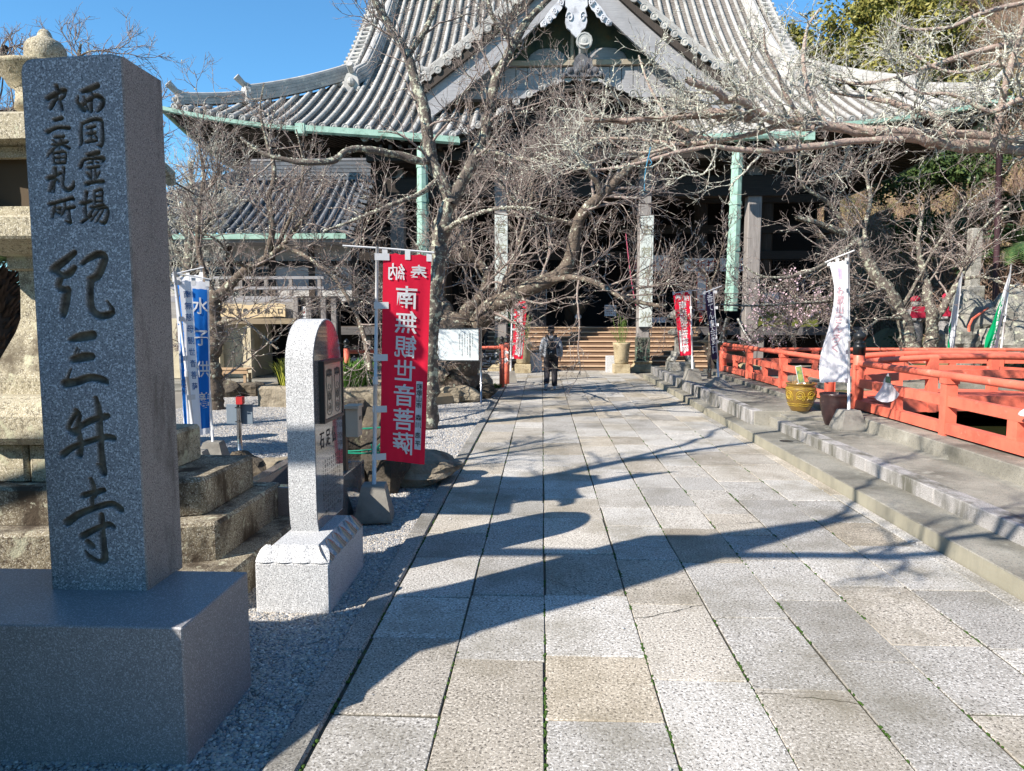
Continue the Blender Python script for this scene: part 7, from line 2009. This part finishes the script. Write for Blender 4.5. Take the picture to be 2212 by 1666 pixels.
bare_tree('bare_tree', 'small bare tree mostly hidden behind the carved stele', [
 yy([(250,960,.07,0),(245,800,.06,0),(235,600,.055,0),(215,430,.045,0),(200,300,.03,0),(175,190,.02,0),(172,110,.01,0)], 6.3),
 yy([(235,590,.045,0),(275,470,.035,.3),(300,350,.028,.5),(285,240,.02,.6),(260,150,.010,.7)], 6.3),
 yy([(240,640,.04,0),(200,540,.03,-.2),(150,450,.022,-.4),(130,330,.015,-.5),(110,210,.008,-.5)], 6.3),
 yy([(290,400,.025,.4),(330,370,.018,.6),(370,390,.012,.9),(420,420,.006,1.1)], 6.3)],
 [L(50, .6, 48, 6, .2, up=.1, rf=.45, rmin=.006, rmax=.014, tmin=.3, sides=4), L(260, .3, 46, 5, .2, rmin=.004), L(700, .14, 45, 3, .2, rmin=.003)], 118, M_bark, M_twig, 1, group='bare trees at the left')
bare_tree('bare_tree', 'pale bare tree showing against the sky between the stele and the hall eaves', [
 yy([(395,760,.18,0),(400,640,.15,0),(410,540,.12,0),(400,460,.09,0),(415,400,.06,0),(410,350,.03,0)], 17.5),
 yy([(405,560,.07,0),(440,500,.05,0),(465,430,.035,0),(480,360,.02,0)], 17.5),
 yy([(405,580,.07,0),(370,520,.05,0),(350,440,.03,0),(360,380,.02,0)], 17.5)],
 [L(60, 1.5, 50, 7, .22, up=.12, rf=.45, rmin=.011, rmax=.03, tmin=.25, sides=4), L(380, .8, 46, 5, .2, up=.08, rmin=.009), L(1700, .4, 45, 4, .2, rmin=.006)], 109, M_barkl, M_twigl, 1, group='bare trees at the left')

# ================================================================== evergreen foliage
def leaf_mat(name, c1, c2, c3):
    m, nt, n, l, b = new_mat(name)
    P = worldpos(n, l)
    col = mixc(n, l, ramp(n, l, noise(n, l, .6, 5, .65, P), [(.35, 0.), (.65, 1.)]), c1, c2)
    col = mixc(n, l, ramp(n, l, noise(n, l, 7, 3, .6, P), [(.5, 0.), (.62, 1.)]), col, c3)
    l.new(col, b.inputs['Base Color']); b.inputs['Roughness'].default_value = .55; b.inputs['Specular IOR Level'].default_value = .3
    return m
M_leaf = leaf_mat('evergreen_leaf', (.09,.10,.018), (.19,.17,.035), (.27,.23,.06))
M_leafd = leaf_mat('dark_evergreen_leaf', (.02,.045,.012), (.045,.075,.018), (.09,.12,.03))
def leaves(c, rad, n, size, r0, clumps=40):
    c = np.array(c); rad = np.array(rad)
    q = r0.normal(0, 1, (clumps, 3)); q /= np.linalg.norm(q, axis=1, keepdims=True); q[:, 2] = np.abs(q[:, 2])*1.0-.25*(r0.random(clumps) < .4)
    cc = c+q*rad*r0.uniform(.45, 1.0, (clumps, 1)); cr = rad.mean()*r0.uniform(.16, .34, clumps)
    i = r0.integers(0, clumps, n); d = r0.normal(0, 1, (n, 3)); d /= np.linalg.norm(d, axis=1, keepdims=True)
    p = cc[i]+d*cr[i][:, None]*r0.uniform(.55, 1.05, (n, 1))
    nn = d+r0.normal(0, .6, (n, 3)); nn /= np.linalg.norm(nn, axis=1, keepdims=True)
    A = np.cross(nn, r0.normal(0, 1, (n, 3))); A /= np.linalg.norm(A, axis=1, keepdims=True); B = np.cross(nn, A); s = (size*r0.uniform(.6, 1.3, n))[:, None]
    V = np.stack([p+A*s, p+B*s*.5, p-A*s, p-B*s*.5], 1).reshape(-1, 3)
    return V, np.arange(n*4).reshape(-1, 4)
def hillz(x, y):
    s = np.clip((x-7)/7, 0, 1); s = s*s*(3-2*s)
    r = np.clip(x-14.2+np.clip(y-20, -8, 0)*.3, 0, 30)
    z = np.minimum(r*.62+np.clip(r-3, 0, 9)*.35, 14)+s*np.clip(y-39, 0, 22)*.62
    return z+.35*np.sin(x*.9+y*.4)*np.clip(r, 0, 1)+.2*np.sin(x*2.1-y*1.3)*np.clip(r, 0, 1)-.03
xs = np.linspace(7, 80, 110); ys = np.linspace(14, 110, 120)
G = [[(x, y, float(hillz(x, y))-.02) for y in ys] for x in xs]
kind(MB().sheet(G).build('hillside', mat('dry_hillside', (.30,.22,.11), (.17,.13,.07), scale=1.2, stain=(.06,.075,.02), stscale=.7, stlo=.5, sthi=.62, bmp=1, bdist=.1, bscale=4)), 'structure')
def evergreen(u, v, Y, rad, n, label, size=.16, m=None, seed=0, group='evergreen trees on the hill'):
    p = at(u, v, Y); g = float(hillz(p[0], p[1])) if p[0] > 7 else 0
    t = thing('evergreen_tree', label, 'tree', (p[0], p[1], g), group); r0 = np.random.default_rng(seed+300)
    MB().tube(smoothpath([(p[0],p[1],g-.3),(p[0]+.2,p[1],(g+p[2])/2),(p[0],p[1],p[2]+rad[2]*.5)], 8), np.linspace(.28, .08, 8), 7).build('trunk', M_bark, t)
    V, F = leaves(p, rad, n, size, r0, 60); kind(link_mesh('crown', V, F, m or M_leaf, t), 'stuff')
for k, (u, v, Y, rad, n, lb) in enumerate([
 (1900,70,52,(4.2,3.5,3.4),9000,'broad olive green evergreen tree highest on the hill right of the roof'),
 (1985,105,50,(3.6,3,3.2),8000,'olive evergreen tree just right of the highest one on the hill'),
 (1840,165,50,(3.4,3,2.8),7000,'round evergreen tree below the highest one, behind the roof edge'),
 (1700,140,47,(2.6,2.4,2.2),5000,'small evergreen tree showing just over the right roof hip'),
 (1930,200,46,(3.2,3,2.6),6500,'mid green evergreen on the slope above the right corner of the eaves'),
 (2060,30,56,(3.6,3,2.8),6500,'evergreen tree at the top edge on the hill crest'),
 (2120,230,42,(2.6,2.4,1.8),5000,'low evergreen shrub tree above the right end of the eaves'),
 (2000,400,34,(2.2,2.2,1.8),5000,'dark green bush tree under the right corner of the eaves'),
 (2075,370,36,(2.2,2.2,1.8),5000,'green bush tree on the slope right of the hall corner'),
 (2020,520,31,(1.6,1.8,1.3),3500,'low green bush beside the right end of the veranda')]):
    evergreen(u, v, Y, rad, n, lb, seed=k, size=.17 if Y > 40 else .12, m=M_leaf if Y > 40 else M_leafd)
# brown winter scrub over the slope
r0 = np.random.default_rng(77); n = 15000
x = r0.uniform(15.5, 42, n); y = r0.uniform(24, 62, n); z = hillz(x, y); b0 = np.stack([x, y, z], 1)
D = np.stack([r0.normal(-.15, .5, n), r0.normal(-.2, .45, n), r0.uniform(.4, 1.2, n)], 1); D /= np.linalg.norm(D, axis=1, keepdims=True); Ln = r0.uniform(.7, 2.6, n)[:, None]
P = np.stack([b0, b0+D*Ln*.4, b0+(D+r0.normal(0, .25, (n, 3)))*Ln*.8, b0+(D+r0.normal(0, .4, (n, 3)))*Ln*1.15], 1)
Rr = np.array([.022,.016,.011,.006])[None]*r0.uniform(.6, 1.3, (n, 1))
V, F = tube_arrays(P, Rr, 3)
o = link_mesh('winter_scrub', V, F, bark('scrub_bark', (.30,.20,.15), (.20,.13,.10), (.42,.36,.28), .4)); kind(tag(o, 'brown leafless scrub covering the slope at upper right', 'scrub'), 'stuff')
n = 14000; x = r0.uniform(14.2, 30, n); y = r0.uniform(17, 44, n); keep = (np.sin(x*1.1+1)*np.sin(y*.8)+r0.normal(0, .3, n)) > .1; x, y = x[keep], y[keep]; n = len(x)
c = np.stack([x, y, hillz(x, y)+r0.uniform(0, .55, n)], 1); A = r0.normal(0, 1, (n, 3)); A /= np.linalg.norm(A, axis=1, keepdims=True); B = np.cross(A, r0.normal(0, 1, (n, 3))); B /= np.linalg.norm(B, axis=1, keepdims=True); s = r0.uniform(.05, .13, n)[:, None]
o = link_mesh('ground_cover', np.stack([c+A*s, c+B*s*.5, c-A*s, c-B*s*.5], 1).reshape(-1, 3), np.arange(n*4).reshape(-1, 4), M_leafd); kind(tag(o, 'green ground cover on the bank behind the pond', 'ground cover'), 'stuff')

# ================================================================== bank at the right: rocks, statues, rails, cycads
RB = 'boulders of the bank behind the pond'
for k, (u, v, Y, r, lb) in enumerate([
 (2110,700,21.5,(.75,.5,.75),'tall upright grey boulder left of the red stair rail'), (2075,735,20.6,(.5,.4,.5),'low pale boulder below the upright grey boulder'),
 (2150,735,20.8,(.8,.5,.55),'broad striped boulder behind the black finial at the right'), (2195,690,21.5,(.8,.6,.95),'large dark boulder at the right edge behind the green banner'),
 (2215,745,20.3,(.6,.5,.5),'boulder at the right edge level with the railing'), (2085,665,22.6,(.55,.5,.5),'boulder at the foot of the pale stone pillar'),
 (2040,740,20.8,(.4,.4,.4),'small boulder between the cherry trunks and the bank')]):
    p = at(u, v, Y); rock(p, r, 80+k, mat('grey_bank_rock', (.36,.35,.31), (.22,.21,.18), scale=2.5, stain=(.09,.09,.075), stscale=2, patch=(.46,.47,.36), pscale=5, plo=.55, phi=.62, bmp=1, bdist=.05, bscale=10), lb, group=RB)
def statue(u0, v0, v1, Y, label, bib):
    top = at(u0, v0, Y); bot = at(u0, v1, Y); H = top[2]-bot[2]; x, y = top[0], Y
    t = thing('stone_statue', label, 'statue', (x, y, bot[2]), 'stone statues with red caps and bibs')
    ms = mat('statue_stone', (.34,.33,.32), (.25,.24,.235), scale=6, speck=((.16,.15,.15), (.48,.47,.46), .2), sscale=60, bmp=.3, bscale=25)
    MB().lathe([(.20,0),(.26,.03*H),(.27,.25*H),(.23,.55*H),(.25,.70*H),(.20,.78*H),(.08,.80*H)], (x,y), 14, bot[2], sy=.7).build('robed_body', ms, t, True)
    MB().ball((x, y, bot[2]+.89*H), (.13,.14,.12*H), 12, 10).build('head', ms, t, True)
    b = MB()
    for s_ in (-1, 1): b.tube([(x+s_*.22,y-.02,bot[2]+.70*H), (x+s_*.25,y-.12,bot[2]+.55*H), (x+s_*.05,y-.24,bot[2]+.55*H)], [.07,.065,.05], 7)
    b.build('sleeves', ms, t, True)
    mr = plain('bib_red', (.55,.02,.06), .8)
    b = MB(); b.sheet([[(x+a*.2*(1+.3*q), y-.20-.02*math.cos(a*1.5)-.03*(1-q), bot[2]+(.80-.22*q)*H) for q in np.linspace(0, 1, 5)] for a in np.linspace(-1, 1, 7)]).build('bib', mr, t)
    MB().lathe([(.15,.90*H),(.14,.96*H),(.08,1.0*H),(.02,1.01*H)], (x,y), 12, bot[2]).build('cap', mr, t, True)
statue(1978, 640, 752, 23.5, 'grey stone statue with red cap behind the left cherry trunk', True)
statue(2046, 634, 752, 24.5, 'grey stone statue with red bib between the two right cherry trunks', True)
p = at(2100,618,24); a = at(2100,535,24)
MB_ = MB().prism([(p[0]-.28,23.75),(p[0]+.28,23.75),(p[0]+.28,24.25),(p[0]-.28,24.25)], hillz(p[0],24)-.4, p[2]+.0, .03); MB_.prism([(p[0]-.17,23.85),(p[0]+.17,23.85),(p[0]+.17,24.15),(p[0]-.17,24.15)], p[2], a[2]+.6, .02)
t = thing('stone_pillar', 'pale square stone pillar on a block above the bank', 'stone pillar', (p[0],24,p[2])); MB_.build('pillar', M_sl, t)
p = at(2149,700,25); q = at(2160,300,25)
t = thing('lamp_pole', 'tall thin purple brown pole on the bank right of the stone pillar', 'pole', (p[0],25,p[2]-1)); MB().tube([(p[0],25,p[2]-1.5), p, q], .10, 8).build('shaft', plain('pole_brown', (.10,.05,.06), .6), t, True)
t = thing('red_stair_rail', 'thin red handrail climbing the bank at the right edge', 'handrail', at(2095,760,20.4))
b1 = [at(2093,705,20.4), at(2100,690,20.6), at(2130,668,21.2), at(2165,650,22), at(2212,615,23.5), at(2260,580,25)]
MB().tube(b1, .032, 6).build('upper_rail', M_verm, t); b2 = [at(2090,760,20.4), at(2095,740,20.4), at(2095,735,20.5), at(2140,712,21.2), at(2212,680,22.6)]
MB().tube(b2, .032, 6).build('lower_rail', M_verm, t); MB().tube([at(2092,765,20.4), at(2093,705,20.4)], .035, 6).build('rail_post', M_verm, t)
def cycad(c, h, n, L_, label, m, seed, trunk=True, r=.2):
    t = thing('cycad', label, 'plant', c); r0 = np.random.default_rng(seed)
    if trunk:
        b = MB().tube(smoothpath([(c[0],c[1],c[2]-.2),(c[0]+.05,c[1],c[2]+h*.5),(c[0],c[1],c[2]+h)], 10), r, 10)
        for k in range(int(1100*h)):
            a = r0.uniform(0, 6.28); z = r0.uniform(0, h); q = np.array((c[0]+r*math.cos(a), c[1]+r*math.sin(a), c[2]+z)); d = np.array((math.cos(a), math.sin(a), .9))*r0.uniform(.06,.16)
            s_ = np.array((-math.sin(a), math.cos(a), 0))*.03; b.add([q-s_, q+s_, q+d], [(0,1,2)])
        b.build('shaggy_trunk', plain('cycad_trunk', (.075,.05,.035), .95), t)
    b = MB()
    for k in range(n):
        a = 2.4*k; el = r0.uniform(.1, 1.2); P = [np.array((c[0], c[1], c[2]+h))+np.array((math.cos(a)*math.cos(el), math.sin(a)*math.cos(el), math.sin(el)))*L_*q+np.array((0,0,-.55*L_*q*q)) for q in np.linspace(0, 1, 9)]
        for i in range(8):
            d = P[i+1]-P[i]; s_ = np.cross(d, (0,0,1)); s_ /= max(np.linalg.norm(s_), 1e-6)
            for f_ in (0, .33, .66):
                p = P[i]+d*f_; w = .20*L_*math.sin(PI*min(1, (i+f_+.6)/9))
                for sg in (-1, 1): b.add([p, p+d*.3, p+s_*sg*w+d*.5-np.array((0,0,w*.25))], [(0,1,2)])
    kind(b.build('fronds', m, t), 'stuff')
cycad(at(10,860,7.6)*np.array((1,1,0))+np.array((-.1,0,0)), 2.2, 24, .9, 'shaggy dark cycad trunk at the left edge behind the lantern', M_leafd, 1, r=.26)
cycad(at(2200,560,25.5), .4, 40, 2.0, 'large green cycad at the right edge above the bank', leaf_mat('cycad_leaf', (.03,.07,.03), (.05,.10,.03), (.10,.14,.05)), 2, r=.25)
cycad(at(2185,470,28), .3, 34, 1.8, 'green cycad higher on the slope behind the brown pole', M_leafd, 3, r=.25)
# bronze figure half seen behind the lantern
c = at(48,800,8.6); c[2] = 0
t = thing('bronze_ornament', 'dark green bronze lotus vessel half seen between lantern and stele', 'statue', c)
MB().lathe([(.40,.0),(.42,.5),(.30,.62),(.20,.8),(.34,1.0),(.46,1.25),(.44,1.45),(.30,1.5),(.22,1.7),(.26,1.9),(.20,2.1)], (c[0],c[1]), 16).build('vessel', mat('green_bronze', (.06,.085,.08), (.035,.05,.05), scale=6, rough=.4, patch=(.12,.18,.15), pscale=8), t, True)
# blue cord tied to the near bough
P = smoothpath([at(1405,318,6.9), at(1402,335,6.9), at(1398,350,6.88), at(1393,380,6.9), at(1392,412,6.9)], 14)
b = MB().tube(P, .006, 5); b.tube(smoothpath([at(1400,340,6.9), at(1408,352,6.88), at(1402,358,6.9), at(1410,362,6.9)], 10), .005, 5)
tag(b.build('blue_cord', plain('cord_blue', (.05,.25,.40), .7)), 'light blue cord hanging from the lichened bough in front of the hall', 'cord')
P = smoothpath([at(1352,505,20), at(1358,560,20), at(1366,620,20), at(1374,660,20)], 10)
tag(MB().tube(P, .014, 5).build('pink_cord', plain('cord_pink', (.55,.10,.16), .7)), 'thin pink cord running down beside the right painted post board', 'cord')
# unseen evergreens added behind the camera to close off low sky and deepen shade
r0 = np.random.default_rng(900)
k = 0
for a in np.linspace(150, 400, 15):
    d = 25+3*math.sin(k*2.1); x = d*math.cos(R(a)); y = d*math.sin(R(a))-1; h = 7.5+1.5*math.sin(k*1.7)
    t = thing('evergreen_tree', 'unseen evergreen tree added behind the camera to close off low sky light', 'tree', (x,y,0), 'evergreen trees added behind the camera')
    MB().tube([(x,y,-.2),(x,y,h*.6)], .3, 6).build('trunk', M_bark, t)
    V, F = leaves((x,y,h*.45), (4.4,4.4,h*.55), 2600, .55, r0, 46); kind(link_mesh('crown', V, F, M_leafd, t), 'stuff'); k += 1
